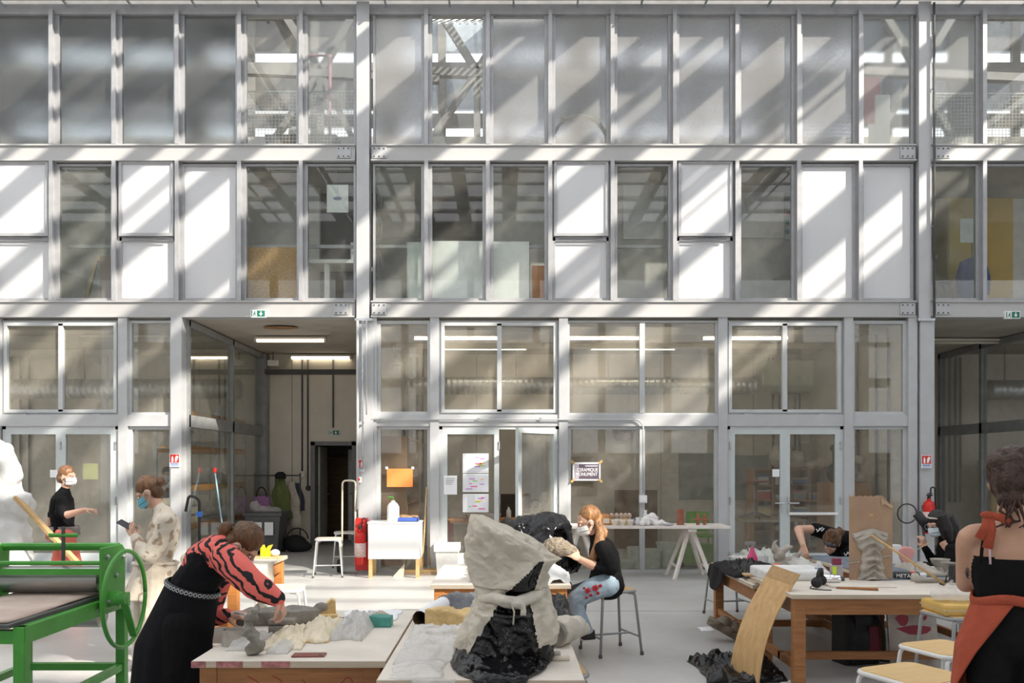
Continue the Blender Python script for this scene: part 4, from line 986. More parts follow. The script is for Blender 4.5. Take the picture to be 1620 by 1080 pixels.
# white bin
o=T('waste_bin','white square waste bin standing by the left door leaf','bin',(onz(709,906,0).x,12.85,0))
MB().prism([Vector(q) for q in [(-.14,-.14,0),(.14,-.14,0),(.14,.14,0),(-.14,.14,0)]],(0,0,0),(0,0,.005)).build('base',M_PLASTER,o)
m=MB(); m.add([(x*s,y*s,z) for z,s in ((0,.145),(.46,.175)) for x,y in ((-1,-1),(1,-1),(1,1),(-1,1))],[(0,1,5,4),(1,2,6,5),(2,3,7,6),(3,0,4,7)]); m.build('body',M_PLASTER,o)
m=MB(); 
for x0_,x1_,y0_,y1_ in ((-.19,.19,-.19,-.165),(-.19,.19,.165,.19),(-.19,-.165,-.165,.165),(.165,.19,-.165,.165)): m.box(x0_,x1_,y0_,y1_,.36,.47)
m.build('rim',M_PLASTER,o)
# coat stand with clothes in the recess
cx,cy=-4.55,16.9
o=T('coat_rack','dark metal coat rack in the recess','coat rack',(cx,cy,0))
for s in (-.45,.45): MB().tube([(s,0,0),(s,0,1.5)],.016,8).build('post',M_DARKP,o); MB().box(s-.02,s+.02,-.3,.3,0,.03).build('foot',M_DARKP,o)
MB().tube([(-.45,0,1.45),(.45,0,1.45)],.014,8).build('rail',M_DARKP,o)
def garment(name,px,py0,py1,wpx,m,label,cat,d=16.75,tilt=0,flare=1.2):
    a=at(px,py0,d); c=at(px,py1,d); w_=wpx*d/FPX/2; h=a.z-c.z
    mb=MB(); n=9
    pts=[(tilt*(i/n)**1.5,0,-h*i/n) for i in range(n+1)]; rr=[(w_*(.35+ (.65*min(1,i/n*2.5)))*(1+(flare-1)*i/n),.07+.03*i/n) for i in range(n+1)]
    mb.tube(pts,rr,18,up=(1,0,0)); mb.disp(lambda p:p+Vector((.012*math.sin(p.z*17+p.x*9),.03*math.sin(p.x*34+p.z*4),0)))
    return tag(mb.build(name,m,smooth=True,loc=(a.x,d,a.z)),label,cat)
garment('green_coat',443,752,822,30,mat('quilted green cloth',(.13,.16,.05),.8,bump=.5,bs=14),'olive green quilted coat hung on the coat rack','coat',16.6,.08,.95)
garment('white_coat',461,762,836,24,M_LINEN,'off white work coat hung behind the green coat','coat',16.85,.05,1.1)
garment('navy_coat',471,764,808,16,mat('navy cloth',(.05,.06,.09),.8),'dark navy jacket at the right end of the coat rack','jacket',17.0,.05,1.0)
garment('red_scarf',440,812,832,20,mat('dark red wool',(.25,.02,.03),.9,bump=.4),'dark red scarf below the green coat','scarf',16.75,0,1.0)
garment('black_hat',444,746,757,16,M_BLKC,'black woollen hat on top of the coat rack','hat',16.5)
o=T('tote_bag','purple patterned tote bag hung on the coat rack','bag',(at(414,822,16.6).x,16.6,at(414,822,16.6).z))
m=MB(); m.tube([(0,0,0),(0,0,.06),(0,0,.42),(.0,0,.47)],[(.15,.03),(.19,.06),(.17,.05),(.15,.02)],14,up=(1,0,0)); m.build('body',mat('purple dotted cloth',(.28,.12,.30),.8,col2=(.42,.22,.40),vs=45),o,True)
for s in (-1,1): MB().tube(arc((0,s*.02,.45),.1,0,math.pi,10,(1,0,0),(0,0,1.9)),.012,6).build('strap',mat('yellow strap',(.45,.36,.05),.7) if s>0 else M_BLKC,o)
# wheelie bin
o=T('wheeled_bin','dark grey wheeled bin with a bag in it beside the recess glass','bin',(-4.50,16.0,0)); M_BIN=mat('dark grey bin plastic',(.10,.105,.11),.45,var=.08)
m=MB(); m.add([(x*s,y*s,z) for z,s in ((0.06,.25),(.74,.33)) for x,y in ((-1,-1),(1,-1),(1,1),(-1,1))],[(0,3,2,1),(0,1,5,4),(1,2,6,5),(2,3,7,6),(3,0,4,7)]); m.build('body',M_BIN,o)
MB().box(-.36,.36,-.36,.36,.72,.77).build('rim',M_BIN,o); lump('bin_bag',M_FILMB,[((-.1,0,.82),(.2,.2,.07)),((.1,.1,.80),(.15,.15,.06)),((-.27,.1,.88),(.1,.1,.12))],.03,lambda p:p+Vector((0,0,.04*crease(p,7))),o)
for s in (-1,1): MB().lathe([(0,-.03),(.08,-.03),(.08,.03),(0,.03)],14,M=Matrix.Translation((s*.24,.22,.08))@RY).build('wheel',M_BLACK,o)
for x,c in ((-.08,0),(.13,1)): MB().box(x-.09,x+.07,-.338,-.33,.36,.6).build('notice',M_PAPER,o)
# squeegee pole leaning on side glass
o=T('squeegee_pole','blue and white pole leaning against the recess glass','pole',(fx(290)+.42,13.9,0)); MB().tube([(0,0,0),(-.30,.25,1.55)],.014,8).build('pole',mat('pale blue pole',(.35,.55,.65),.4),o,True); MB().lathe([(0,0),(.03,0),(.03,.08),(0,.08)],10,c=(-.3,.25,1.53)).build('grip',M_RED,o)
o=T('dark_bag','dark slouched shoulder bag on the recess floor','bag',(at(450,868,16.2).x+.2,16.2,0)); lump('body',M_BLKC,[((0,0,.16),(.24,.18,.17)),((.14,0,.1),(.2,.15,.1))],.03,lambda p:Vector((p.x,p.y,max(.0,p.z))) ,o); MB().tube(arc((.05,0,.25),.2,0,3.1,12),.012,6).build('strap',M_BLKC,o)
# ------------------------------------------------------------------ storage rack in the left room
M_ORG=mat('rack orange',(.72,.30,.03),.45,var=.05)
rx=-5.55
o=T('storage_rack','galvanised storage rack with orange beams behind the recess glass','rack',(rx,15.6,0))
for y in (-1.5,0.05,1.5):
    for x in (.28,-.28): MB().box(x-.03,x+.03,y-.03,y+.03,0,2.75).build('upright',M_GALV,o)
    for k in range(3): MB().bar((-.28,y,.2+k*.85),(.28,y,.95+k*.85),.025).build('brace',M_GALV,o)
for z in (.64,1.28,1.93,2.52):
    for x in (.28,-.28): MB().box(x-.02,x+.02,-1.5,1.5,z-.06,z+.04).build('beam',M_ORG,o)
    if z<2.4: MB().box(-.26,.26,-1.5,1.5,z,z+.02).build('shelf',M_GALV,o)
def bucket(x,y,z,r,h,label,m=M_BISQW,name='bucket'):
    o=T(name,label,'bucket',(x,y,z)); MB().lathe([(0,0),(r*.85,0),(r,h),(r*.93,h),(r*.8,h*.05),(0,h*.05)],18).build('body',m,o,autos=45); MB().lathe([(r,h-.03),(r+.012,h-.03),(r+.012,h),(r,h)],18).build('rim',m,o); return o
bucket(rx,16.2,1.30,.16,.3,'white bucket on the storage rack, nearest the post'); bucket(rx,16.6,1.30,.15,.28,'white bucket on the storage rack in the middle of its shelf'); bucket(rx,16.95,1.30,.14,.26,'white bucket on the storage rack at the far end')
bucket(rx,16.7,1.95,.15,.3,'white bucket on the upper shelf of the storage rack')
o=T('storage_crate','cream wooden crate on the lowest shelf of the storage rack','crate',(rx,14.5,.66)); 
for z in (0,.16,.32): MB().box(-.2,.2,-.3,.3,z,z+.12).build('slat_ring',M_CREAM,o)
# ------------------------------------------------------------------ workshop room
M_CABW=wood('brown cabinet wood',(.48,.25,.10),(.36,.175,.065),scale=(8,8,1.1))
o=T('tall_cabinet','tall brown plywood cabinet behind the first ground floor pane','cabinet',(-1.87,14.0,0))
MB().box(-.24,.24,0,.06,0,2.13).build('side_panel',M_CABW,o); MB().box(-.24,-.2,.06,1.9,0,2.13).build('back_panel',M_CABW,o); MB().box(-.24,.24,1.85,1.9,0,2.13).build('side_panel',M_CABW,o)
for z in (.02,.55,1.0,1.45,2.09): MB().box(-.2,.24,.06,1.85,z,z+.035).build('shelf',M_CABW,o)
bucket(-1.78,14.6,1.037,.09,.12,'small red pot on the tall cabinet shelf',mat('pot red',(.4,.08,.06),.5),'pot'); bucket(-1.76,15.1,1.037,.08,.18,'grey pot on the tall cabinet shelf',M_DARKP,'pot')
def simpletable(x0,x1,y0,y1,z,label,mt,ml):
    o=T('bench_table',label,'table',((x0+x1)/2,(y0+y1)/2,0)); W,D=(x1-x0)/2,(y1-y0)/2
    MB().box(-W,W,-D,D,z-.04,z).build('table_top',mt,o)
    for sx in (-1,1):
        for sy in (-1,1): MB().box(sx*(W-.08)-.03,sx*(W-.08)+.03,sy*(D-.08)-.03,sy*(D-.08)+.03,0,z-.04).build('leg',ml,o)
    return o
simpletable(-1.0,.35,13.75,14.6,.76,'wooden bench with red leg inside behind the double door',M_ORW,mat('pink red leg',(.45,.10,.13),.5))
bucket(-.55,14.1,.76,.11,.09,'cream bowl on the inside bench',M_BISQ,'bowl'); bucket(-.25,14.05,.76,.16,.1,'wide white basin on the inside bench',M_BISQW,'basin')
o=T('spray_bottle','clear spray bottle on the inside bench','bottle',(.05,14.0,.76)); MB().lathe([(0,0),(.04,0),(.04,.14),(.015,.18),(.015,.2),(0,.2)],12).build('body',M_BISQW,o,True); MB().box(-.03,.015,-.01,.01,.2,.23).build('trigger',M_DARKP,o)
simpletable(4.0,5.05,14.2,15.3,.74,'wooden bench behind the closed double door',wood('bench pale top',(.42,.33,.24),(.32,.24,.17)),M_CABW)
o=T('modelling_stand','turntable stand with red disc on the inside bench','stand',(4.3,14.55,.74)); MB().lathe([(0,.62),(.2,.62),(.2,.65),(0,.65)],20).build('disc',mat('dull red disc',(.34,.07,.05),.5),o); MB().lathe([(0,0),(.03,.02),(.025,.55),(.05,.58),(.05,.62),(0,.62)],12).build('column',M_DARKP,o)
for a in range(3):
    t=a*2.1+.4; MB().tube([(0,0,.12),(.16*math.cos(t),.16*math.sin(t),.05),(.3*math.cos(t),.3*math.sin(t),.012)],[.025,.02,.015],8).build('foot',M_DARKP,o)
# pigeonhole shelves with ware
o=T('pigeonhole_shelf','brown pigeonhole shelf full of boxes behind the double door','shelf',(5.55,16.7,0))
for x in (-.72,-.36,0,.36,.72): MB().box(x-.015,x+.015,-.25,.25,0,1.55).build('divider',M_CABW,o)
for i in range(6): MB().box(-.72,.72,-.25,.25,.05+i*.3,.08+i*.3).build('shelf_board',M_CABW,o)
MB().box(-.72,.72,.24,.26,0,1.55).build('back_panel',M_CABW,o)
rng=random.Random(4); cl=[(.55,.55,.52),(.07,.15,.35),(.55,.42,.2),(.3,.3,.3),(.5,.1,.08),(.6,.6,.62)]
names=['first','second','third','fourth']; rows=['lowest','second','third','fourth','top']
for r in range(5):
    for c in range(4):
        if rng.random()<.25: continue
        h=rng.uniform(.1,.2); w_=rng.uniform(.10,.15); k=rng.randrange(6)
        q=T('storage_box','small box in the %s row of the pigeonhole shelf, %s from left'%(rows[r],names[c]),'box',(5.55-.54+c*.36,16.62,.08+r*.3),0,'boxes in the pigeonhole shelf')
        MB().box(-w_,w_,-.15,.12,0,h).build('body',pm('ware%d'%k,cl[k]),q); MB().box(-w_-.005,w_+.005,-.155,.125,h-.03,h).build('lid',pm('ware%d'%((k+1)%6),cl[(k+1)%6]),q)
lump('clay_sack',M_LINEN,[((0,0,.22),(.28,.22,.24)),((.2,0,.18),(.25,.2,.2)),((-.1,0,.4),(.12,.12,.12))],.03,lambda p:p+Vector((0,0,.04*crease(p,5))),loc=(5.45,16.6,1.58)); tag(bpy.data.objects['clay_sack'],'pale sack lying on top of the pigeonhole shelf','sack')
lump('fabric_heap',M_BISQ,[((0,0,.08),(.2,.15,.09)),((.15,0,.1),(.12,.12,.12))],.025,lambda p:p+Vector((0,0,.04*crease(p,8))),loc=(6.0,16.55,1.58)); tag(bpy.data.objects['fabric_heap'],'pale cloth heap beside the sack on the shelf','cloth')
o=T('brown_cabinet','brown wooden cabinet behind the last ground floor pane','cabinet',(5.82,14.1,0)); MB().box(-.42,.28,0,.6,0,1.36).build('body',M_CABW,o); MB().box(-.40,-.08,-.015,0,.05,1.3).build('door',M_CABW,o); MB().box(-.06,.26,-.015,0,.05,1.3).build('door',M_CABW,o)
o=T('black_figure','black ball headed wooden figure on the brown cabinet','figure',(5.55,14.3,1.36)); MB().ell((0,0,.16),(.13,.1,.17)).build('body',M_BLACK,o,True); MB().tube([(0,0,.28),(0,0,.55)],.03,10).build('neck',M_BLACK,o); MB().ell((0,0,.58),.07).build('head',M_BLACK,o,True)
o=T('plaster_casts','pale bone shaped plaster cast on the brown cabinet','cast',(5.9,14.35,1.36)); MB().tube([(-.2,0,.36),(-.1,0,.4),(.1,0,.38),(.16,0,.37)],[.06,.07,.08,.06],12).build('upper_piece',M_BISQ,o,True); MB().ell((.12,0,.1),.09).build('ball',M_BISQ,o,True); MB().box(-.1,.05,-.06,.06,0,.31).build('block',M_CLAYL,o)
# wall boards in the workshop
boardz('wall_panel',1074,1128,717,790,17.42,mat('grey green board',(.30,.33,.31),.6),'grey green board on the workshop wall behind the trestle table','board')
boardz('wall_panel',1153,1215,720,790,17.42,mat('grey green board',(.30,.33,.31),.6),'grey green board on the wall behind the closed double door','board')
boardz('pin_board',898,945,722,785,17.42,mat('pin board',(.42,.36,.26),.8),'tan pin board on the wall behind the poster','board')
boardz('plywood_sheet',1222,1248,717,830,16.9,M_CABW,'brown plywood sheet leaning beside the pigeonhole shelf','board')
boardz('dark_sideboard',792,840,782,836,16.4,mat('dark brown sideboard',(.06,.04,.03),.6),'dark sideboard inside behind the open door leaf','sideboard',.4)
boardz('brown_board',972,1040,775,860,16.8,M_BRND,'brown panel standing against the back wall of the workshop','board')
o=T('wall_disc','dark round disc hung near the workshop ceiling','disc',(at(986,683,17.3).x,17.3,at(986,683,17.3).z-.2)); MB().lathe([(0,0),(.22,0),(.2,.06),(0,.07)],24,M=Matrix.Translation((0,0,.2))@Matrix.Rotation(math.pi/2,4,'X')).build('disc',M_BRND,o); MB().lathe([(0,.07),(.04,.07),(0,.09)],10,M=Matrix.Translation((0,0,.2))@Matrix.Rotation(math.pi/2,4,'X')).build('boss',M_DARKP,o)
o=T('desk_fan','round grey desk fan inside behind the open door leaf','fan',(at(848,800,15.4).x,15.4,at(848,838,15.4).z)); MB().tube(arc((0,0,.42),.13,0,6.29,24),.012,8).build('guard_ring',M_DARKP,o,True)
for a in range(8): MB().tube([(0,0,.42),(.13*math.cos(a*.785),0,.42+.13*math.sin(a*.785))],.004,5).build('guard_wire',M_DARKP,o)
MB().lathe([(0,0),(.09,0),(.08,.02),(.015,.04),(.015,.3),(0,.3)],14).build('stand',M_DARKP,o)
simpletable(.55,1.7,15.0,15.8,.62,'low bench inside behind the open door leaf',M_CABW,M_CABW) if False else None
simpletable(.3,.9,15.1,15.8,at(848,838,15.4).z,'narrow bench under the desk fan',M_CABW,M_CABW)
# buckets on the inside floor behind the trestle table
bk=[(1006,13.75,.14,.33,'white bucket inside the glass under the trestle table, leftmost'),(1030,13.7,.17,.3,'wide white bucket inside the glass, second from left'),(1056,13.8,.18,.4,'tall cloth covered bucket inside the glass under the trestle table'),(985,13.7,.2,.12,'low basin inside the glass behind the seated woman')]
for px,d,r,h,lb in bk: bucket((px-800)*d/FPX,d,0,r,h,lb,mat('bucket pale',(.62,.65,.58),.5))
o=T('green_crate','lime green wheeled crate inside the glass under the trestle table','crate',((1095-800)*13.8/FPX,13.8,0)); M_LIME=mat('lime plastic',(.27,.42,.12),.45); bevel(MB().box(-.3,.3,-.2,.2,.05,.36).build('body',M_LIME,o),.03); MB().box(-.31,.31,-.21,.21,.33,.37).build('rim',M_LIME,o)
for s in (-.22,.22): MB().lathe([(0,-.02),(.05,-.02),(.05,.02),(0,.02)],12,M=Matrix.Translation((s,-.2,.06))@Matrix.Rotation(math.pi/2,4,'X')).build('wheel',M_BLACK,o)
o=T('green_chair','bright green chair inside the workshop behind the trestle table','chair',((1108-800)*14.6/FPX,14.6,0)); M_BGR=mat('bright green',(.16,.5,.03),.4); MB().box(-.2,.2,-.2,.2,.43,.46).build('seat',M_BGR,o); MB().box(-.2,.2,.18,.21,.5,.85).build('backrest',M_BGR,o)
for sx in (-.18,.18):
    for sy in (-.18,.18): MB().tube([(sx,sy,0),(sx,sy,.85 if sy>0 else .43)],.015,8).build('leg',M_BGR,o)
# ------------------------------------------------------------------ white trestle table with ware
o=T('trestle_table','long white plank table on trestles in front of the middle panes','table',(1.95,12.5,0)); M_WPL=mat('white washed plank',(.76,.72,.68),.7,col2=(.66,.58,.52),vs=4)
bevel(MB().box(-1.3,1.3,-.28,.32,.735,.775).build('plank_top',M_WPL,o),.004)
for tx_ in (-.85,.75):
    for s in (-1,1):
        MB().bar((tx_-.02,s*.12,.735),(tx_-.27,s*.3,0),.045,.045).build('trestle_leg',M_WPL,o); MB().bar((tx_+.02,s*.12,.735),(tx_+.27,s*.3,0),.045,.045).build('trestle_leg',M_WPL,o)
    MB().box(tx_-.06,tx_+.06,-.26,.28,.69,.735).build('trestle_head',M_WPL,o)
    for s in (-1,1): MB().bar((tx_+s*.21,-.27,.18),(tx_+s*.21,.27,.18),.03,.03).build('trestle_brace',M_WPL,o)
def ontt(px): return (px-800)*12.42/FPX
def cup(px,dy,r,h,m,label,name='cup'):
    o=T(name,label,'cup',(ontt(px),12.42+dy,.775),0,'bisque cups on the trestle table'); MB().lathe([(0,0),(r*.55,0),(r*.6,.01),(r*.9,h*.6),(r,h),(r*.92,h),(r*.8,h*.6),(r*.5,.015),(0,.015)],16).build('bowl',m,o,True); MB().lathe([(0,-.0),(r*.5,0),(r*.5,.012),(0,.012)],14).build('foot',m,o)
od=['first','second','third','fourth','fifth','sixth']
for i,px in enumerate((971,983,995)): cup(px,-.12,.052,.085,M_BISQ,'front row cream cup on the trestle table, %s from left'%od[i])
for i,px in enumerate((965,977,989)): cup(px,.04,.05,.09,mat('ochre ware',(.62,.42,.20),.7) if i%2==0 else M_BISQ,'back row cup on the trestle table, %s from left'%od[i])
for i,(px,yy) in enumerate(((969.5,.04),(977.5,.05),(985,.06),(991.5,.05),(998,.07))):
    o=T('clay_egg','clay egg on the trestle table, %s from left'%od[i],'egg',(ontt(px),12.42+yy+.1,.775),0,'clay eggs in a row'); MB().lathe([(0,0),(.035,0),(.03,.05),(.026,.09),(0,.09)],12).build('holder',M_BISQ,o); MB().ell((0,0,.125),(.036,.036,.046)).build('egg',mat('pinkish clay',(.62,.46,.36),.7,var=.2,vs=20),o,True)
o=T('orange_bag','orange clay block behind the seated woman on the trestle table','block',(ontt(955),12.5,.775)); bevel(MB().box(-.13,.1,-.1,.1,0,.16).build('block',mat('orange clay',(.60,.26,.10),.6),o),.03); MB().box(-.1,.08,-.105,-.1,.03,.1).build('label',M_BISQ,o)
def vase(px,dy,prof,m,label,n=16):
    o=T('vase',label,'vase',(ontt(px),12.42+dy,.775)); MB().lathe(prof,n).build('body',m,o,True); MB().lathe([(prof[-1][0]*.8,prof[-1][1]-.004),(prof[-1][0]*1.1,prof[-1][1]-.004),(prof[-1][0]*1.1,prof[-1][1]+.006),(prof[-1][0]*.8,prof[-1][1]+.006)],n).build('lip',m,o)
vase(1022,.05,[(0,0),(.05,0),(.06,.06),(.025,.15),(.018,.19),(.022,.21)],M_BISQW,'slender white vase on the trestle table')
vase(1009,-.05,[(0,0),(.04,0),(.05,.04),(.035,.09),(.04,.11)],M_BISQW,'small white vase with wide neck on the trestle table')
vase(1002,.0,[(0,0),(.035,0),(.045,.05),(.03,.09)],mat('blue grey glaze',(.30,.33,.45),.4),'small blue grey pot on the trestle table')
for px,dy,r,lb in ((1019,-.1,.075,'left round white shell form on the trestle table'),(1031,.0,.10,'largest round white shell form on the trestle table'),(1013,-.17,.045,'small white bowl form in front of the shells')):
    o=tag(lump('shell_form',M_BISQW,[((0,0,r*.9),(r,r*.8,r*.9)),((r*.3,-r*.2,r*.5),(r*.7,r*.6,r*.5))],.012,lambda p,r=r:p*(1+.10*math.sin(p.z/r*11+p.x*20)*(.5)),loc=(ontt(px),12.42+dy,.775)),lb,'ware')
lump('broken_ware',M_BISQW,[((-.08,0,.03),(.06,.05,.04)),((0,.02,.04),(.05,.05,.045)),((.07,0,.025),(.05,.05,.025))],.012,lambda p:p+Vector((0,0,.02*crease(p,22))),loc=(ontt(1046),12.36,.775)); tag(bpy.data.objects['broken_ware'],'small heap of broken white ware on the trestle table','shards')
o=tag(lump('grey_shard',mat('grey glaze',(.42,.42,.46),.5),[((0,0,.02),(.08,.06,.022))],.01,loc=(ontt(1055),12.3,.775)),'flat grey shard right of the broken ware','shard')
o=T('clay_cylinder','tall reddish brown clay cylinder on the trestle table','vessel',(ontt(1077),12.45,.775)); MB().lathe([(0,0),(.052,0),(.05,.12),(.054,.23),(.046,.232),(.042,.1),(0,.05)],18).build('body',M_TERRA,o,autos=50); MB().lathe([(.0525,.06),(.056,.062),(.0525,.066)],18).build('ridge',M_TERRA,o)
tag(bevel(MB().box(-.07,.07,-.05,.05,0,.022).build('clay_slab',M_BISQ,loc=(ontt(1090),12.35,.775)),.004),'small flat cream slab beside the clay cylinder','slab')
o=T('clay_bridge','brown clay piece of two posts through a bar at the right of the trestle table','vessel',(ontt(1110),12.45,.775))
for s in (-.05,.05): MB().lathe([(0,0),(.024,0),(.024,.16),(.02,.168),(0,.168)],12,c=(s,0,0)).build('post',M_TERRA,o)
bevel(MB().box(-.125,.125,-.03,.03,.07,.095).build('bar',M_TERRA,o),.005)
# ------------------------------------------------------------------ crumpled sheets
def heap(name, m, px0,px1, py_front,py_back, z, h, label, cat, seed=0, world=None, film_=False, n=34, amp=.6, sc=9, th=.004, drop=None, yaw=0, pw=1.3):
    """crumpled sheet lying on a level; its outline spans the given pixels on that level"""
    a=onz(px0,py_front,z); c=onz(px1,py_front,z); b_=onz((px0+px1)/2,py_back,z)
    cx=(a.x+c.x)/2; cy=(a.y+b_.y)/2; W=(c.x-a.x)/2; D=max(.05,(b_.y-a.y)/2)
    if world:
        x0,x1,y0,y1=world; cx,cy,W,D=(x0+x1)/2,(y0+y1)/2,(x1-x0)/2,(y1-y0)/2
    off=Vector((seed*3.7,seed*1.3,seed*2.1))
    def fn(u,v):
        x=(u*2-1); y=(v*2-1)
        r=max(abs(x),abs(y))
        ang=math.atan2(y,x); rr=math.sqrt(x*x+y*y)
        k=1+.18*mnoise.noise(Vector((math.cos(ang)*1.6,math.sin(ang)*1.6,seed)))
        X=x*W*k; Y=y*D*k
        dome=max(0,1-r**pw)**.6 if r<1 else 0
        q=Vector((X,Y,0))+off
        zz=h*dome*(.7+.5*mnoise.noise(q*(2.2/max(W,D,.1)*.35)))+h*amp*dome**.5*max(-.35,sharp(q,sc))
        zz=max(zz,0)+.004
        if drop: zz+=drop(X,Y)
        return (X+.015*mnoise.noise(q*14)*dome,Y+.015*mnoise.noise(q*13+Vector((3,3,3)))*dome,zz)
    mb=MB().sheet(fn,n,n,th)
    o=mb.build(name,m,smooth=True,loc=(cx,cy,z)); o.rotation_euler=(0,0,yaw)
    return tag(o,label,cat)
TZ=.70
# ------------------------------------------------------------------ table in front of the bending woman
p=onz(430,985,TZ)
m=MB().prism([Vector(q) for q in [(-.22,-.05,0),(-.2,-.1,0),(.02,-.11,0),(.16,-.06,0),(.27,-.02,0),(.26,.05,0),(.0,.1,0),(-.16,.06,0)]],(0,0,0),(0,0,.085)); m.ell((.27,.02,.09),(.05,.02,.03)); m.ell((.13,.03,.085),(.1,.04,.02))
cs=fin(remesh(m,.010,2),'clay_slab',M_CLAY,None,True,(p.x+.02,p.y,TZ),lambda p:p+Vector((.008*mnoise.noise(p*20),.012*mnoise.noise(p*17),(.012*mnoise.noise(p*12)-.02*max(0,-p.x-.1)) if p.z>.03 else 0))); tag(cs,'long torn slab of wet grey clay on the left table','clay')
p=onz(447,1001,TZ); o=T('clay_block','square cut block of grey clay in two layers on the left table','clay',(p.x,p.y,TZ))
for k,(w_,z0,z1) in enumerate(((.07,0,.05),(.072,.052,.082))): fin(remesh(MB().box(-w_,w_,-.05,.05,z0,z1),.008,4),'layer',M_CLAY,o)
p=onz(398,1037,TZ); m=MB()
for k in range(14):
    t=k/13; m.ell((.025*math.sin(t*7),.02*math.cos(t*9),.02+.2*t),(.036*(1.15-t*.55)*(1+.35*math.sin(t*16)),.03*(1.1-t*.5),.022))
m.tube([(0.01,0,.18),(.02,0,.23),(.035,0,.265)],[.025,.016,.006],8)
cf=fin(remesh(m,.006,2),'clay_figure',M_CLAY,None,True,(p.x,p.y,TZ),lambda p:p+Vector((.010*mnoise.noise(p*38),.010*mnoise.noise(p*38+Vector((7,0,0))),.006*mnoise.noise(p*30)))); tag(cf,'small twisted grey clay figure at the front of the left table','clay figure')
p=onz(371,1020,TZ); o=T('tin_can','clay smeared tin with plastic in it at the left end of the table','tin',(p.x,p.y,TZ)); MB().lathe([(0,0),(.065,0),(.065,.085),(.06,.085),(.06,.01),(0,.01)],20).build('body',M_CLAYL,o,autos=40); lump('clay_fill',M_CLAY,[((0,0,.07),(.055,.055,.025)),((.03,.0,.09),(.02,.02,.012))],.01,None,o)
heap('plastic_bag',M_FILMB,356,398,1030,1005,TZ,.06,'crumpled clear plastic bag beside the clay smeared tin','plastic',1,n=22,sc=16)
heap('plastic_bag',mat('cream plastic wrap',(.80,.70,.52),.35,var=.1,bump=.6,bs=16),408,475,1028,996,TZ,.07,'cream plastic wrap lying before the clay block','plastic',2,n=26,sc=13)
heap('plastic_bag',mat('cream plastic wrap',(.80,.70,.52),.35,var=.1,bump=.6,bs=16),462,520,1016,985,TZ,.085,'yellowish plastic wrapped clay in the middle of the left table','plastic',3,n=26,sc=13)
heap('plastic_bag',M_FILMB,518,572,1014,976,TZ,.10,'knotted white plastic bag at the right of the clay','plastic',4,n=28,sc=14)
heap('plastic_bag',M_FILMB,420,455,1035,1012,TZ,.04,'small white plastic scrap in front of the cream wrap','plastic',5,n=20,sc=18)
p=onz(489,1037,TZ); o=T('phone','reddish brown phone lying face down at the front of the left table','phone',(p.x,p.y,TZ),.04); bevel(MB().box(-.082,.082,-.04,.04,0,.009).build('case',mat('red brown phone case',(.23,.06,.045),.35),o),.006); MB().box(.05,.072,-.032,-.012,.009,.0105).build('camera',M_DARKP,o)
p=onz(603,990,TZ); tb=fin(remesh(MB().box(-.065,.065,-.05,.05,0,.065),.008,5),'teal_block',mat('teal soap',(.07,.30,.25),.5,var=.15,vs=8,bump=.2),None,True,(p.x,p.y,TZ),lambda p:p+Vector((0,0,.012*mnoise.noise(p*13)))); tag(tb,'teal green block on the left table','block')
p=onz(500,985,TZ); o=T('foam_wedge','yellow foam wedge standing behind the plastic bags','foam',(p.x,p.y+.15,TZ),.2); MB().prism([Vector(q) for q in [(-.09,0,0),(.09,0,0),(.085,0,.11),(.06,0,.12),(-.02,0,.05)]],(0,-.04,0),(0,.04,0)).build('wedge',M_FOAM,o); MB().box(-.07,.1,-.1,-.045,0,.035).build('offcut',M_FOAM,o)
heap('paper_scrap',mat('brown paper',(.50,.40,.32),.7),575,605,990,970,TZ,.05,'crumpled brown paper behind the teal block','paper',6,n=18,sc=14)
heap('plastic_sheet',M_PAPER,535,625,982,966,TZ,.025,'flat white plastic sheet along the back edge of the left table','plastic',7,n=24,sc=10)
heap('paper_scrap',M_PAPER,405,450,985,970,TZ,.06,'white paper standing behind the clay slab','paper',8,n=18,sc=10)
p=onz(535,985,TZ); tag(MB().tube([(-.1,.08,.01),(.12,.1,.012)],.008,8).build('modelling_tool',M_DARKP,loc=(p.x,p.y,TZ)),'dark modelling tool at the back of the left table','tool')
o=T('wooden_board','thin wooden board under the plastic wraps','board',onz(460,1016,TZ)); MB().box(-.12,.2,-.02,.12,0,.008).build('board',M_LTW,o)
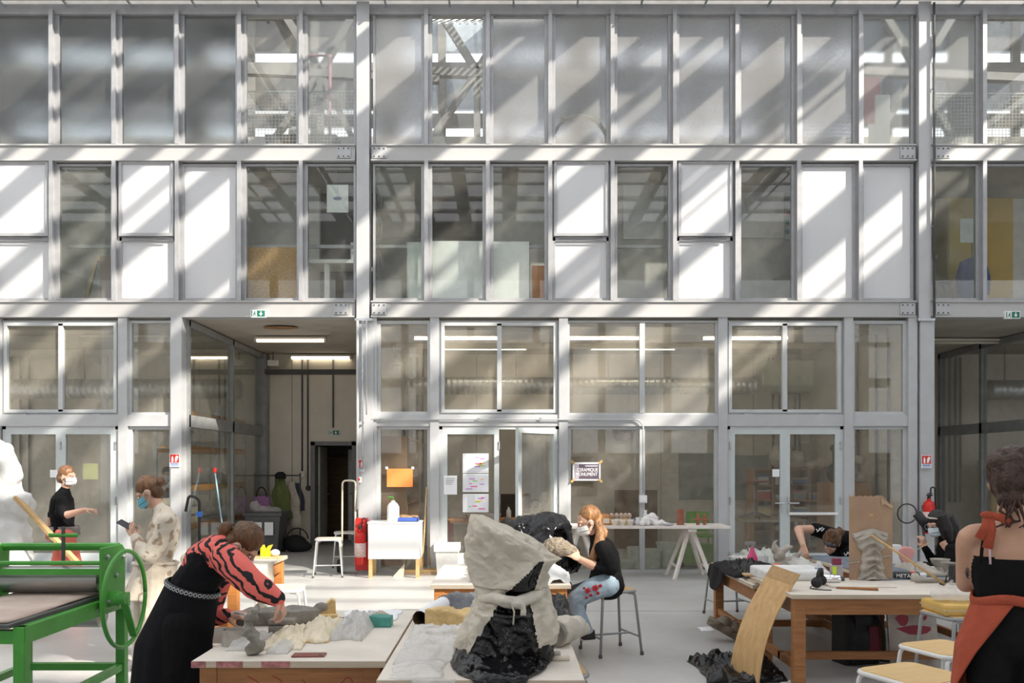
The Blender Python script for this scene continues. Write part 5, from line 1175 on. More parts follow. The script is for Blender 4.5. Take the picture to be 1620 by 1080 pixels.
# ------------------------------------------------------------------ wrapped sculpture
D0=4.12
outl=[(815,749,758),(825,747,778),(835,746,802),(848,745,826),(862,744,850),(876,744,874),(884,744,884),(894,746,872),(905,748,862),(920,751,858),(935,756,858),(946,760,862),(958,755,868),(975,746,873),(995,738,877),(1015,731,876),(1035,727,873),(1046,724,866)]
zs=[EYE-(r[0]-736)*D0/FPX for r in outl]; cxs=[((r[1]+r[2])/2-800)*D0/FPX for r in outl]; hws=[(r[2]-r[1])/2*D0/FPX for r in outl]
zs[-1]=TZ+.002; ox=.03
dep=lambda z: .20 if z<.95 else (.13 if z<1.06 else .17)
NR,NT=150,150
def wr(t,i,off=0,amp=1,seed=0):
    k=i/NR*(len(zs)-1); a=int(min(k,len(zs)-2)); f=k-a
    z=zs[a]*(1-f)+zs[a+1]*f; c=cxs[a]*(1-f)+cxs[a+1]*f; w_=hws[a]*(1-f)+hws[a+1]*f
    dd=min(dep(z),w_*1.5+.01)
    ct,st=math.cos(t),math.sin(t)
    k2=max(0,min(1,(z-.98)/.10))*.72
    if k2>0:
        V=[(1,0),(.1,1),(-1,0),(.62,-1.0),(1,0)]; s4=(t%(2*math.pi))/(math.pi/2); q4=int(min(s4,3.999)); f4=s4-q4
        ct=ct*(1-k2)+k2*(V[q4][0]*(1-f4)+V[q4+1][0]*f4); st=st*(1-k2)+k2*(V[q4][1]*(1-f4)+V[q4+1][1]*f4)
    p=Vector((c+w_*ct,dd*st,z)); nrm=Vector((ct,st,.25)).normalized()
    q=p+Vector((seed,0,0))
    fold=.012*math.sin(t*9+z*14+2*mnoise.noise(q*4))*min(1,w_*6)
    return p+nrm*(off+amp*(fold+.030*min(1,w_*7)*sharp(q,7.5))) 
ws=T('wrapped_sculpture','tall sculpture wrapped in black plastic and tied cream sheet','sculpture',(0,D0,0))
mb=MB(); vs=[wr(2*math.pi*j/NT,i) for i in range(NR+1) for j in range(NT)]
vs=[Vector((v.x,v.y,max(v.z,TZ+.003))) for v in vs]
mb.add(vs,[(i*NT+j,(i+1)*NT+j,(i+1)*NT+(j+1)%NT,i*NT+(j+1)%NT) for i in range(NR) for j in range(NT)]+[tuple(range(NT))])
mb.build('black_wrap',M_BLKP,ws,True)
# skirt of black plastic spreading on the table and over its front edge
def skirt(u,v):
    t=math.pi*(1.0+u*1.0)*1.0; r=1+.55*v
    x=ox-.06+.215*math.cos(t)*(1+.1*v); y=.19*math.sin(t)*(1+1.3*v)
    z=TZ+.05*(1-v)**2+.004
    Y=D0+y
    if Y<3.745: z=TZ+.002-(3.745-Y)*1.9
    q=Vector((x,y,0))
    return (x+.012*mnoise.noise(q*12),(y if Y>=3.745 else 3.74-D0-.004),z+(.035*max(0,sharp(q,9)+.2)*(1-v*.6) if Y>=3.745 else 0))
MB().sheet(skirt,90,40,.003).build('black_skirt',M_BLKP,ws,True)
def cream(x,z,back):                 # where the cream sheet covers the black
    px=800+x*FPX/D0; py=736+(EYE-z)*FPX/D0
    if back: return py<955
    if py<946:
        if py>882 and 797+max(0,(935-py))*1.02<px<858-(py-884)*.33: return False
        return True
    if px<790-(py-946)*.62 : return py<1034
    if px>838+(py-946)*.18: return py<1012
    return False
mb=MB(); vs=[wr(2*math.pi*j/NT,i,.016,.8,0) for i in range(NR+1) for j in range(NT)]
fs=[]
for i in range(NR):
    for j in range(NT):
        q=(i*NT+j,(i+1)*NT+j,(i+1)*NT+(j+1)%NT,i*NT+(j+1)%NT)
        c=(vs[q[0]]+vs[q[2]])/2
        if cream(c.x,c.z,c.y>.02): fs.append(q)
mb.add(vs,fs); mb.build('cream_sheet',M_FILMC,ws,True)
z0=EYE-(943-736)*D0/FPX; kx=(808-800)*D0/FPX
tie=MB().tube([Vector((-.12,-.06,z0+.0)),Vector((-.05,-.145,z0+.015)),Vector((.0,-.165,z0)),Vector((kx+.03,-.17,z0-.005)),Vector((.13,-.13,z0+.02)),Vector((.185,-.04,z0+.03))],[.018,.026,.03,.032,.028,.018],12).build('tie_band',mat('rolled cream plastic',(.66,.61,.52),.45,bump=.5,bs=20),ws,True)
kn=MB(); kn.ell((kx-.025,-.19,z0+.01),(.035,.025,.02)); kn.ell((kx+.03,-.19,z0-.005),(.04,.026,.02)); kn.ell((kx+.055,-.195,z0-.04),(.016,.014,.04)); fin(remesh(kn,.007,2),'knot',mat('rolled cream plastic',(.66,.61,.52),.45,bump=.5,bs=20),ws,True,None,lambda p:p+Vector((.006*mnoise.noise(p*40),0,.006*mnoise.noise(p*35))))
MB().tube([(kx,-.2,z0),(kx+.015,-.205,z0-.04),(kx+.01,-.2,z0-.10)],.004,6).build('string',M_CREAM,ws,True)
# ------------------------------------------------------------------ other things on that table
p=onz(700,1005,TZ)
fb=fin(remesh(MB().box(-.135,.15,-.09,.1,0,.125),.010,3),'foam_block',M_FOAM,None,True,(p.x+.03,p.y+.14,TZ),lambda p:p+Vector((0,0,(.03*fbm(p,9)-.03*max(0,p.x*4)*max(0,.1-p.y)*10) if p.z>.05 else 0))+ (Vector((.02*fbm(p,8),.02*fbm(p,7),0)) if p.x>0 else Vector())); tag(fb,'big torn yellow foam block left of the wrapped sculpture','foam')
p=onz(664,990,TZ); o=T('paper_tube','white cardboard tube with dark open end left of the foam block','tube',(p.x,p.y,TZ),0)
L=.55; d_=Vector((.10,L,0)).normalized(); MB().tube([Vector((0,0,.045)),Vector((0,0,.045))+d_*L],.045,20,cap=False).build('outer_wall',M_PAPER,o,True); MB().tube([Vector((0,0.001,.045)),Vector((0,0,.045))+d_*L],.040,20,cap=False).build('inner_wall',mat('cardboard brown',(.16,.10,.06),.9),o,True)
def droop(X,Y): return 0
o=heap('plastic_sheet',M_FILMW,622,738,1052,1000,TZ,.12,'clear white plastic sheet heaped on the corner of the sculpture table','plastic',9,n=40,sc=7,amp=.35,th=.002,pw=2.2)
o=heap('plastic_sheet',M_FILMW,612,700,1074,1048,TZ,.035,'thin clear plastic corner hanging over the front table edge','plastic',10,n=30,sc=7,amp=.4,th=.002,drop=lambda X,Y:0)
def hang(u,v):
    x=-.42+.20*u*(1-.45*v)+.05*v; return Vector((x,3.735-.01*math.sin(u*9),TZ+.01-.17*v*(1-.5*abs(u-.6))))
tag(MB().sheet(hang,14,12,.002).build('plastic_flap',M_FILMW,smooth=True),'flap of clear plastic over the front edge of the sculpture table','plastic')
heap('tarpaulin',M_GREYT,684,765,966,948,TZ,.10,'dark grey tarpaulin at the back of the sculpture table','tarpaulin',11,n=34,sc=8,amp=.5)
heap('tarpaulin',M_BLKP,872,915,1002,960,TZ,.14,'black plastic heap right of the wrapped sculpture','plastic',12,n=30,sc=8,amp=.5)
p=onz(880,1026,TZ)
o=T('clay_roll','fat roll of grey clay wrapped in linen at the right table end','clay',(p.x,p.y+.06,TZ)); m=MB().tube([(0,-.02,.075),(.06,.1,.075),(.13,.22,.06),(.2,.3,.03)],[.072,.075,.06,.02],18); fin(remesh(m,.008,2),'linen_wrap',M_LINEN,o,True,None,lambda p:p+Vector((0,0,.012*crease(p,12)))); m=MB().tube([(-.012,-.045,.074),(.01,0,.075)],[.062,.066],18); fin(remesh(m,.007,2),'clay_core',M_CLAY,o,True,None,lambda p:p+Vector((0,.01*mnoise.noise(p*30),0)))
p=onz(877,1040,TZ); o=T('plaster_scraps','small grey plaster offcuts by the clay roll','offcut',(p.x-.02,p.y-.01,TZ)); bevel(MB().box(-.02,.05,-.03,.03,0,.03).build('offcut',M_CLAYL,o),.005); MB().tube([(0,-.06,.01),(.09,-.05,.014)],[.012,.016],8).build('stub',M_BISQ,o,True)
# ------------------------------------------------------------------ table of the seated woman
bp=at(858,862,7.7)
def bump_(p): return p+Vector((.02*sharp(p,6),.02*sharp(p+Vector((2,2,2)),6),.035*sharp(p,5)))
o=lump('covered_sculpture',M_BLKP,[((0,0,.18),(.30,.26,.26)),((.05,0,.34),(.22,.22,.18)),((.2,0,.1),(.16,.2,.16)),((-.2,0,.28),(.12,.16,.22)),((-.12,0,.42),(.1,.12,.09))],.016,bump_,loc=(bp.x,7.75,TZ),smooth=2); tag(o,'sculpture covered in shiny black plastic on the seated woman\'s table','sculpture')
o=lump('stone_clay',mat('gritty brown clay',(.30,.245,.185),.9,var=.3,vs=40,bump=.9,bs=60),[((0,0,.0),(.12,.09,.075)),((.08,-.01,-.03),(.1,.08,.06))],.010,lambda p:p+Vector((.01*fbm(p,30),.01*fbm(p,28),.012*fbm(p,30))),loc=(at(880,868,7.2).x,7.25,at(880,868,7.2).z+.02)); tag(o,'gritty brown clay piece in front of the seated woman','clay')
def clothfn(u,v):
    ang=-2.4+u*3.3; r=.05+.30*v
    x=.30+r*math.cos(ang)*.75; y=7.05+r*math.sin(ang)*.8
    q=Vector((x*3,y*3,1)); z=TZ+.17*(1-v)+.02*math.sin(u*20)*v+.04*abs(crease(q,5))
    if x>.525 or y<6.745:
        over=max(x-.525,6.745-y); z=TZ-over*1.6+.01; x=min(x,.545+.02*math.sin(u*30)*.5); y=max(y,6.73)
    return (x,y,z)
tag(MB().sheet(clothfn,44,26,.004).build('plaster_cloth',M_PLASTER,smooth=True),'white plaster soaked cloth draped over the seated woman\'s table','cloth')
o=T('plaster_lump','dripping white plaster cast under the woman\'s hands','plaster',(.32,7.05,TZ)); lump('cast',M_PLASTER,[((0,0,.06),(.16,.13,.075)),((.1,-.05,.05),(.1,.1,.05))],.014,lambda p:p+Vector((0,0,.02*crease(p,10))),o); MB().lathe([(0,.11),(.07,.11),(.06,.14),(0,.145)],16,c=(-.03,0,0)).build('yellow_cap',mat('ochre clay',(.6,.4,.12),.7),o,True)
heap('white_rag',M_BISQW,742,762,921,898,TZ,.14,'white rag hanging at the left end of the seated woman\'s table','cloth',13,n=18,sc=9)
# ------------------------------------------------------------------ table behind the bending woman
zB=.71
def linen(u,v):
    x=-2.52+.36*u; y=7.75+.45*v; z=zB+.006
    if x>-2.27: z=zB+.006-(x+2.27)*3.6; x=-2.262+.012*math.sin(v*14)
    return (x,y,z+.006*math.sin(v*11+u*5))
tag(MB().sheet(linen,30,24,.006).build('linen_cloth',M_LINEN,smooth=True),'grey linen cloth hanging over the right edge of the orange table','cloth')
p=onz(428,872,zB); o=T('yellow_figure','small bright yellow shape on the orange table','figure',(-2.45,8.65,zB)); MB().prism([Vector(q) for q in [(-.05,0,0),(.05,0,0),(.04,0,.06),(.07,0,.12),(.03,0,.11),(.0,0,.07),(-.02,0,.12),(-.05,0,.1)]],(0,-.02,0),(0,.02,0)).build('shape',mat('bright yellow',(.85,.55,.02),.5),o); MB().ell((.09,.02,.035),(.05,.04,.035)).build('pebble',M_BISQW,o,True)
tag(bevel(MB().box(-.2,.2,-.12,.12,0,.012).build('wooden_board',M_LTW,loc=(-2.48,8.62,zB-.0)),.003),'thin board under the yellow shape','board'); bpy.data.objects['yellow_figure'].location.z=zB+.012
o=lump('clay_bag',M_LINEN,[((0,0,.09),(.2,.14,.095)),((.2,.02,.06),(.12,.1,.05))],.014,lambda p:Vector((p.x,p.y,max(0,p.z)))+Vector((0,0,.015*crease(p,9))),loc=(-2.78,7.75,zB)); tag(o,'beige stuffed linen bag on the orange table behind the phone woman','bag')
o=T('plastic_box','translucent white box on the orange table','box',(-2.62,8.3,zB)); bevel(MB().box(-.14,.14,-.1,.1,0,.12).build('body',M_FILMB,o),.01); MB().box(-.145,.145,-.105,.105,.12,.135).build('lid',M_FILMB,o)
o=T('bent_lamp','black bent tube lamp standing on the orange table','lamp',(-2.93,8.1,zB)); MB().tube(fillet([(0,0,0),(.0,0,.62),(-.10,0,.66),(-.13,0,.5)],.12,8),.014,8).build('stem',M_BLACK,o,True); MB().lathe([(0,0),(.08,0),(.07,.02),(0,.025)],16).build('base',M_BLACK,o); MB().lathe([(0,0),(.03,0),(.03,.05),(0,.05)],12,c=(0,0,.45)).build('blue_collar',M_BLUE,o)
# ------------------------------------------------------------------ right hand tables
Z1=.62
heap('black_cloth',M_BLKC,1122,1190,930,893,Z1,.11,'black cloth draped over the corner of the low right table','cloth',14,n=34,sc=5,amp=.35,world=(2.10,2.70,7.75,8.78))
def corner(u,v):
    x=2.115-.012*math.sin(u*12); y=8.2+.6*u; return Vector((x-.03*v,y,Z1+.02-(.24*v*(.35+.65*abs(math.sin(u*2.6+.3))))))
tag(MB().sheet(corner,18,12,.004).build('cloth_corner',M_BLKC,smooth=True),'hanging tip of the black cloth at the table corner','cloth')
heap('plastic_bag',M_BLKP,1186,1228,920,897,Z1,.16,'black plastic bag beside the black cloth on the low right table','plastic',15,n=34,sc=9,amp=.7)
o=T('board_stack','stack of two worn boards at the front of the low right table','board',(2.36,7.45,Z1)); 
for k,(x0_,x1_,z) in enumerate(((-.2,.28,0),(-.18,.25,.022))): bevel(MB().box(x0_,x1_,-.13,.14,z,z+.02).build('board',M_EDGE,o),.003)
tag(bevel(MB().box(-.14,.1,-.05,.06,0,.018).build('wooden_plate',M_LTW,loc=(2.27,7.58,Z1+.044)),.004),'small orange wooden plate on the board stack','plate')
p=at(1190,868,8.5); o=T('spray_bottle','pink spray bottle with grey trigger on the low right table','bottle',((1190-800)*8.5/FPX,8.5,Z1)); MB().lathe([(0,0),(.055,0),(.055,.10),(.02,.19),(.018,.21),(0,.21)],16).build('body',mat('hot pink plastic',(.80,.10,.26),.35),o,autos=50); MB().box(-.07,.03,-.014,.014,.235,.265).box(-.05,-.035,-.008,.008,.17,.24).lathe([(0,.21),(.02,.21),(.02,.24),(0,.24)],10).build('trigger',M_TGREY,o)
o=T('paint_cup','white cup with a brush in it on the low right table','cup',((1208-800)*8.45/FPX,8.45,Z1)); MB().lathe([(0,0),(.04,0),(.048,.13),(.044,.13),(.036,.01),(0,.01)],16).build('cup',M_WHITE,o,autos=40); MB().tube([(0,0,.01),(.01,0,.22)],.006,6).build('brush',M_WHITE,o)
m=MB(); 
for c_,r_ in (((0,0,.06),(.08,.06,.06)),((-.02,0,.15),(.06,.05,.07)),((-.06,0,.22),(.04,.035,.05)),((.09,0,.10),(.07,.05,.05))): m.ell(c_,r_)
m.tube([(-.07,0,.25),(-.06,0,.29),(-.03,0,.31)],[.025,.016,.008],8); m.tube([(.0,0,.19),(.07,0,.24),(.11,0,.24)],[.04,.03,.015],8); m.tube([(.12,0,.12),(.17,0,.17),(.2,0,.2)],[.04,.025,.01],8)
o=fin(remesh(m,.010,3),'clay_animal',M_CLAYL,None,True,((1236-800)*8.2/FPX,8.2,Z1)); tag(o,'pale curled clay animal with raised tail on the low right table','clay figure')
o=T('orange_ball','small orange glossy ball beside the clay animal','ball',((1229-800)*8.0/FPX,8.0,Z1+.03)); MB().ell((0,0,.04),.04,16,12).build('ball',mat('orange glaze',(.70,.18,.04),.25),o,True); MB().lathe([(0,-.03),(.035,-.03),(.03,.01),(0,.01)],12).build('ring_base',M_CLAYL,o)
heap('wrapped_bag',mat('pale grey green plastic',(.52,.55,.50),.4,var=.1,bump=.6,bs=14),1248,1296,906,876,Z1,.15,'pale grey green plastic bag coiled on the right tables','plastic',16,n=36,sc=7,amp=.55)
heap('clear_bag',M_FILMB,1212,1262,905,880,Z1,.07,'clear plastic bag between the black bag and the pale bag','plastic',17,n=28,sc=9)
heap('clear_bag',M_FILMB,1282,1312,905,885,TZ,.08,'small clear plastic bag in front of the woman in the black shirt','plastic',18,n=22,sc=10)
o=T('plaster_slab','thick white plaster slab lying across the right tables','slab',(2.40,7.12,TZ)); fin(remesh(MB().box(-.27,.27,-.16,.28,.0,.085),.015,3),'slab',M_PLASTER,o); MB().lathe([(0,.083),(.09,.084),(.11,.09),(.12,.084)],20,c=(.0,.05,0)).build('ring_mark',M_BISQW,o,True)
p=onz(1262,920,TZ)
o=T('headphones','black headphones with cable on the front right table','headphones',(2.45,6.62,TZ)); MB().tube(arc((0,0,.06),.085,0.2,math.pi-.2,16,(.5,.8,0),(0,-.3,1)),[(.010,.016)]*17,8).build('headband',M_BLACK,o,True)
for s in (-1,1): MB().lathe([(0,-.02),(.038,-.02),(.042,0),(.03,.02),(0,.02)],16,M=Matrix.Translation((s*.045,s*.07,.045))@Matrix.Rotation(.9,4,'Z')@Matrix.Rotation(math.pi/2,4,'Y')).build('ear_cup',M_BLACK,o,True)
MB().tube(fillet([(-.05,-.05,.03),(-.12,-.1,.005),(-.07,-.18,.005),(.02,-.2,.005)],.04),.004,6).build('cable',M_BLACK,o,True)
p=onz(1309,922,TZ); o=T('metal_can','shiny silver can lying on the front right table','can',(p.x,p.y,TZ)); MB().lathe([(0,-.1),(.030,-.1),(.036,-.09),(.036,.09),(.03,.1),(0,.1)],20,M=Matrix.Translation((0,0,.036))@Matrix.Rotation(-.1,4,'Z')@RY).build('body',mat('chrome can',(.8,.8,.82),.12,metal=1,var=.02),o,autos=40); MB().lathe([(0,.1),(.02,.1),(.02,.13),(0,.13)],14,M=Matrix.Translation((0,0,.036))@Matrix.Rotation(-.1,4,'Z')@RY).build('cap',M_DARKP,o)
p=at(1329,910,7.0); o=T('paint_box','clear box of maroon paint with a lime label on the right table','box',(p.x-.03,p.y+.0,TZ)); bevel(MB().box(-.045,.045,-.03,.03,0,.13).build('box',mat('clear grey plastic',(.42,.38,.40),.2),o),.006); MB().box(-.044,-.012,-.034,-.03,.05,.12).build('label',mat('lime label',(.65,.85,.03),.5),o); bevel(MB().box(-.035,.035,-.025,.025,.13,.185).build('lid',mat('maroon plastic',(.22,.03,.06),.4),o),.008)
p=at(1303,905,7.04); o=T('drink_can','blue and white label bottle on the right table','bottle',(p.x-.02,p.y+.05,TZ)); MB().lathe([(0,0),(.035,0),(.035,.11),(.015,.15),(0,.15)],14).build('body',M_FILMB,o,True); MB().lathe([(.036,.04),(.036,.09)],14).build('label',M_BLUE,o,True)
heap('sponge',mat('tan sponge',(.6,.45,.25),.9,bump=.6,bs=40),1286,1318,914,912,TZ,.06,'tan sponge blocks behind the headphones','sponge',19,n=14)
# clay relief board
p=onz(1378,917,TZ)
o=T('relief_board','upright brown fibreboard carrying a grey clay drapery relief','relief',(p.x,p.y,TZ)); W=.178; H=.70
n=14; top=[(W,H-.06),(W-.02,H-.075),(W-.06,H-.02),(W-.09,H-.0)]+[(-W+ (2*W-.12)*(1-i/n)+.0,H-.005+.006*math.sin(i*2.3)) for i in range(1,n)]+[(-W,H)]
MB().prism([Vector((x,0,z)) for x,z in [(-W,0),(W,0)]+top],(0,0,0),(0,.012,0)).build('board',mat('worn fibreboard',(.42,.285,.19),.8,col2=(.33,.215,.135),vs=5,bump=.08),o)
MB().prism([Vector((x,0,z)) for x,z in [(W-.10,H-.02),(W,H-.09),(W-.005,H-.11),(W-.07,H-.07),(W-.09,H-.08)]],(0,-.012,0),(0,-.006,0)).build('torn_flap',mat('torn board core',(.55,.40,.27),.9),o)
MB().bar((0,.1,.0),(0,.012,.55),.03).build('prop',M_PINE,o)
def relief(u,v):
    z=.005+.40*v; ww=.092+.02*math.cos(v*3)+(.088*max(0,(v-.60)/.40)**.6 if v>.60 else 0)-.01*(1-abs(2*v-.9))
    cxx=.0-.015*v+.01; x=(u*2-1)
    e=(1-abs(x)**3)
    if v>.93: e*=max(.15,1-(v-.93)/.07)
    if v<.06: ww+=.02*(1-v/.06)
    fold=.018*math.sin(z*105+4*abs(x)*1.4+3*mnoise.noise(Vector((x*1.5,z*9,0))))*(1-.5*abs(x))
    return (cxx+x*ww*(1+.06*math.sin(v*31)),-.004-e*(.045+fold+.012*mnoise.noise(Vector((x*4,z*16,3)))),z+.02*math.sin(x*2.8+1.5)*(1 if v>.9 else .3))
MB().sheet(relief,36,90,.004).build('clay_drapery',M_CLAYL,o,True)
for zz,xx in ((.19,.11),(.14,-.15)): MB().tube([(xx-.03,-.006,zz),(xx+.05,-.006,zz+.01)],.006,6).build('clay_smear',M_CLAYL,o)
p=onz(1362,928,TZ); tag(bevel(MB().box(-.25,.25,-.07,.12,0,.014).build('work_board',M_TOP,loc=(p.x,p.y,TZ)),.003),'flat pale board lying in front of the relief','board')
tag(MB().tube([(-.02,0,.01),(.26,-.1,.012)],[.008,.012],8).build('wooden_tool',M_BRW,loc=(onz(1320,925,TZ).x-.05,6.52,TZ+.0)),'brown wooden tool across the silver can','tool')
a=at(1378,846,6.82); c=onz(1497,927,TZ); tag(MB().tube([a,Vector((c.x,c.y,TZ+.01))],.0095,10).build('dowel_rod',M_PINE,smooth=True),'long pale wooden dowel leaning from the relief to the table','rod')
p=onz(1434,916,TZ); o=T('spray_can','black spray can marked METAL lying on the right table','can',(p.x,p.y,TZ)); MR=Matrix.Translation((0,0,.033))@Matrix.Rotation(-.14,4,'Z')@RY
MB().lathe([(0,-.1),(.03,-.1),(.033,-.09),(.033,.085),(.025,.1),(0,.1)],20,M=MR).build('body',mat('black can',(.03,.03,.03),.3),o,autos=40); MB().lathe([(.0335,.03),(.0335,.06)],20,M=MR).build('red_band',M_RED,o,True); MB().lathe([(0,.1),(.026,.1),(.028,.15),(0,.155)],16,M=MR).build('cap',M_GALV,o)
text('METAL',.045,M_SIGNW,o,Matrix.Translation((-.03,-.0345,.03))@Matrix.Rotation(-.14,4,'Z')@FRONT)
p=onz(1448,919,TZ); o=T('glue_jar','small clay coloured jar with a brush handle on the right table','jar',(p.x,p.y,TZ)); MB().lathe([(0,0),(.033,0),(.036,.04),(.02,.065),(0,.065)],16).build('jar',M_LINEN,o,True); MB().tube([(0,0,.06),(.0,0,.16)],.008,8).build('handle',M_CLAYL,o)
# grey blue cloth, bowls and so on at table R3
heap('felt_cloth',M_DENIM,1400,1545,918,880,TZ,.035,'grey blue felt cloth spread over the far right table','cloth',20,n=36,sc=4,amp=.5,th=.006)
def rolls(px,py,L,rz,label,r=.022):
    p=onz(px,py,TZ); o=tag(MB().tube([(-L/2,0,r),(0,0.004,r*1.1),(L/2,0,r)],[r*.8,r,r*.7],12).build('clay_coil',M_CLAYL,smooth=True,loc=(p.x,p.y,TZ+.0)),label,'clay coil'); o.rotation_euler=(0,0,rz)
rolls(1474,922,.27,.03,'front grey clay coil on the right table'); rolls(1470,914,.33,-.02,'back grey clay coil on the right table',.026)
heap('clay_sheet',M_CLAYL,1452,1505,912,899,TZ,.09,'folded sheet of pale clay behind the coils','clay',21,n=22,sc=8)
o=lump('clay_lump',M_CLAYL,[((0,0,.025),(.045,.03,.028)),((.03,.01,.02),(.03,.025,.02))],.007,lambda p:p+Vector((0,0,.01*crease(p,30))),loc=(*onz(1505,931,TZ).xy,TZ)); tag(o,'little lump of pale clay at the front edge of the right table','clay')
for i,(px,py,r) in enumerate(((1487,896,.085),(1500,902,.065),(1518,904,.075))):
    p=onz(px,py,TZ+.04); o=T('clay_bowl',['largest grey clay bowl at the back of the right table','small clay bowl in the middle of the three','clay bowl nearest the black tray'][i],'bowl',(p.x,p.y,TZ+.035),0,'clay bowls'); MB().lathe([(0,0),(r*.5,0),(r*.85,.045),(r,.075),(r*.93,.075),(r*.75,.04),(0,.012)],20).build('bowl',M_CLAYL,o,autos=50); MB().lathe([(0,-.035),(r*.5,-.035),(r*.55,.002),(0,.002)],16).build('foot_ring',M_CLAYL,o)
p=onz(1528,928,TZ); o=T('black_tray','black plastic tub splashed with white plaster at the end of the right table','tub',(p.x,p.y+.05,TZ)); m=MB(); m.add([(x*s,y*s2,z) for z,s,s2 in ((0,.12,.07),(.17,.085,.045)) for x,y in ((-1,-1),(1,-1),(1,1),(-1,1))],[(0,3,2,1),(0,1,5,4),(1,2,6,5),(2,3,7,6),(3,0,4,7),(4,5,6,7)]); bevel(m.build('tub',mat('plaster splashed black',(.02,.02,.02),.5,col2=(.55,.55,.53),vs=9),o),.015)
MATS['plaster splashed black'].node_tree.nodes['Color Ramp'].color_ramp.elements[0].position=.36; MATS['plaster splashed black'].node_tree.nodes['Color Ramp'].color_ramp.elements[1].position=.42
MB().box(-.14,.14,-.085,.085,0,.012).build('rim',M_BLACK,o)
o=T('yellow_trigger','yellow plastic spray head behind the black tub','tool',(onz(1525,905,TZ+.05).x,7.0,TZ)); MB().prism([Vector(q) for q in [(-.05,0,.09),(.04,0,.0),(.07,0,0),(.05,0,.14),(0,0,.16),(-.06,0,.15)]],(0,-.012,0),(0,.012,0)).build('grip',mat('bright yellow',(.85,.55,.02),.5),o); MB().lathe([(0,0),(.02,0),(.02,.02),(0,.02)],10,c=(.055,0,0)).build('collar',M_DARKP,o)
p=onz(1415,875,TZ); o=T('pink_relief','pink clay shield shape leaning on a white block','clay figure',((1432-800)*8.0/FPX,8.0,TZ)); m=MB(); m.prism([Vector((x*.078,0,.10+z*.085)) for x,z in [(0,-1.15),(.55,-.6),(.95,.05),(1.0,.5),(.75,.9),(.2,1.0),(-.4,1.0),(-.9,.75),(-1.0,.2),(-.75,-.4),(-.35,-.95)]],(0,-.03,0),(0,.02,0)); fin(remesh(m,.008,4),'shield',mat('pink clay',(.72,.34,.32),.75,var=.08,bump=.15),o); bevel(MB().box(-.13,-.04,-.02,.06,0,.2).build('block',M_WHITE,o),.005)
# ------------------------------------------------------------------ on the floor at the right
def plank(u,v):
    A=Vector((onz(1153,1068,0).x,6.66,.0)); B=Vector((onz(1200,1082,0).x,6.39,.0)); C=at(1222,893,6.70); Dd=at(1265,908,6.36)
    lo=A.lerp(B,u); hi=C.lerp(Dd,u); p=lo.lerp(hi,v); bow=.07*math.sin(math.pi*v)
    return p+Vector((-bow,-bow*.15,bow*.5*0))
pk=MB().sheet(plank,6,24,.009).build('plywood_plank',M_PLYV,smooth=False); tag(pk,'bowed plywood plank leaning against the front right table','plank')
def plank2(u,v):
    p=plank(u,.90+.10*v); return p+Vector((-.0012,-.001,.0008))
MB().sheet(plank2,6,4,.001).build('scuffed_end',wood('scuffed ply',(.48,.31,.15),(.38,.23,.10)),pk)
heap('bin_bag',M_BLKP,1118,1248,1080,1046,0,.17,'black plastic bag on the floor behind the leaning plank','plastic',22,n=44,sc=7,amp=.6)
heap('paper_scrap',M_PAPER,1110,1132,998,992,0,.012,'white paper scrap on the floor left of the right tables','paper',23,n=12)
heap('paper_scrap',M_PAPER,1240,1262,1084,1076,0,.012,'white paper scrap by the leg of the front right table','paper',24,n=12)
o=lump('driftwood',wood('grey driftwood',(.22,.18,.13),(.10,.08,.06),scale=(2,2,14)),[((-.1,0,.18),(.12,.1,.05)),((0,0,.12),(.12,.1,.06)),((.1,0,.06),(.12,.08,.06))],.014,lambda p:p+Vector((0,0,.02*math.sin(p.x*40+p.z*70))),loc=(2.1,7.95,.0)); tag(o,'weathered ribbed driftwood piece under the low right table','driftwood')
# backpack
o=T('backpack','black backpack with dark red panel under the front right table','backpack',(2.93,7.1,0),.25); M_BPK=mat('black nylon',(.015,.015,.017),.6,bump=.25,bs=30)
fin(remesh(MB().box(-.16,.16,-.11,.11,.0,.42).ell((0,-.06,.2),(.14,.1,.17)),.02,6),'body',M_BPK,o); bevel(MB().box(.02,.13,-.155,-.13,.08,.33).build('red_panel',mat('dark red nylon',(.12,.008,.02),.6),o),.012)
for s in (-.1,.1): MB().tube(fillet([(s,-.11,.41),(s*1.3,-.19,.32),(s*1.5,-.17,.1),(s*1.2,-.1,.02)],.06),[(.006,.022)]*12 if False else .014,6).build('strap',M_BPK,o,True)
MB().tube(arc((0,0,.41),.05,0,math.pi,8),.01,6).build('grab_loop',M_BPK,o); MB().tube([(.16,-.1,.03),(.27,-.14,.02),(.34,-.1,.008)],.008,6).build('loose_strap',M_BPK,o)
# stained canvas
M_CANV=mat('stained canvas',(.66,.62,.55),.8,col2=(.30,.24,.22),vs=3.2,bump=.2)
o=T('stained_canvas','paint stained canvas leaning under the front right table','canvas',(3.34,6.90,0)); MC=Matrix.Rotation(-.16,4,'X')
MB().box(-.2,.2,0,.025,0,.55,MC).build('canvas',M_CANV,o)
for (x,z,w_,h_) in ((.02,.3,.13,.04),(.06,.12,.1,.03),(-.08,.4,.05,.05),(.1,.42,.03,.06)):
    m=MB(); m.add([MC@Vector((x+w_*math.cos(i*.7)*(1+.3*math.sin(i*2)),-.002,z+h_*math.sin(i*.7)+x*.2)) for i in range(9)],[tuple(range(9))]); m.build('paint_stain',mat('red paint stain',(.38,.06,.08),.7),o)
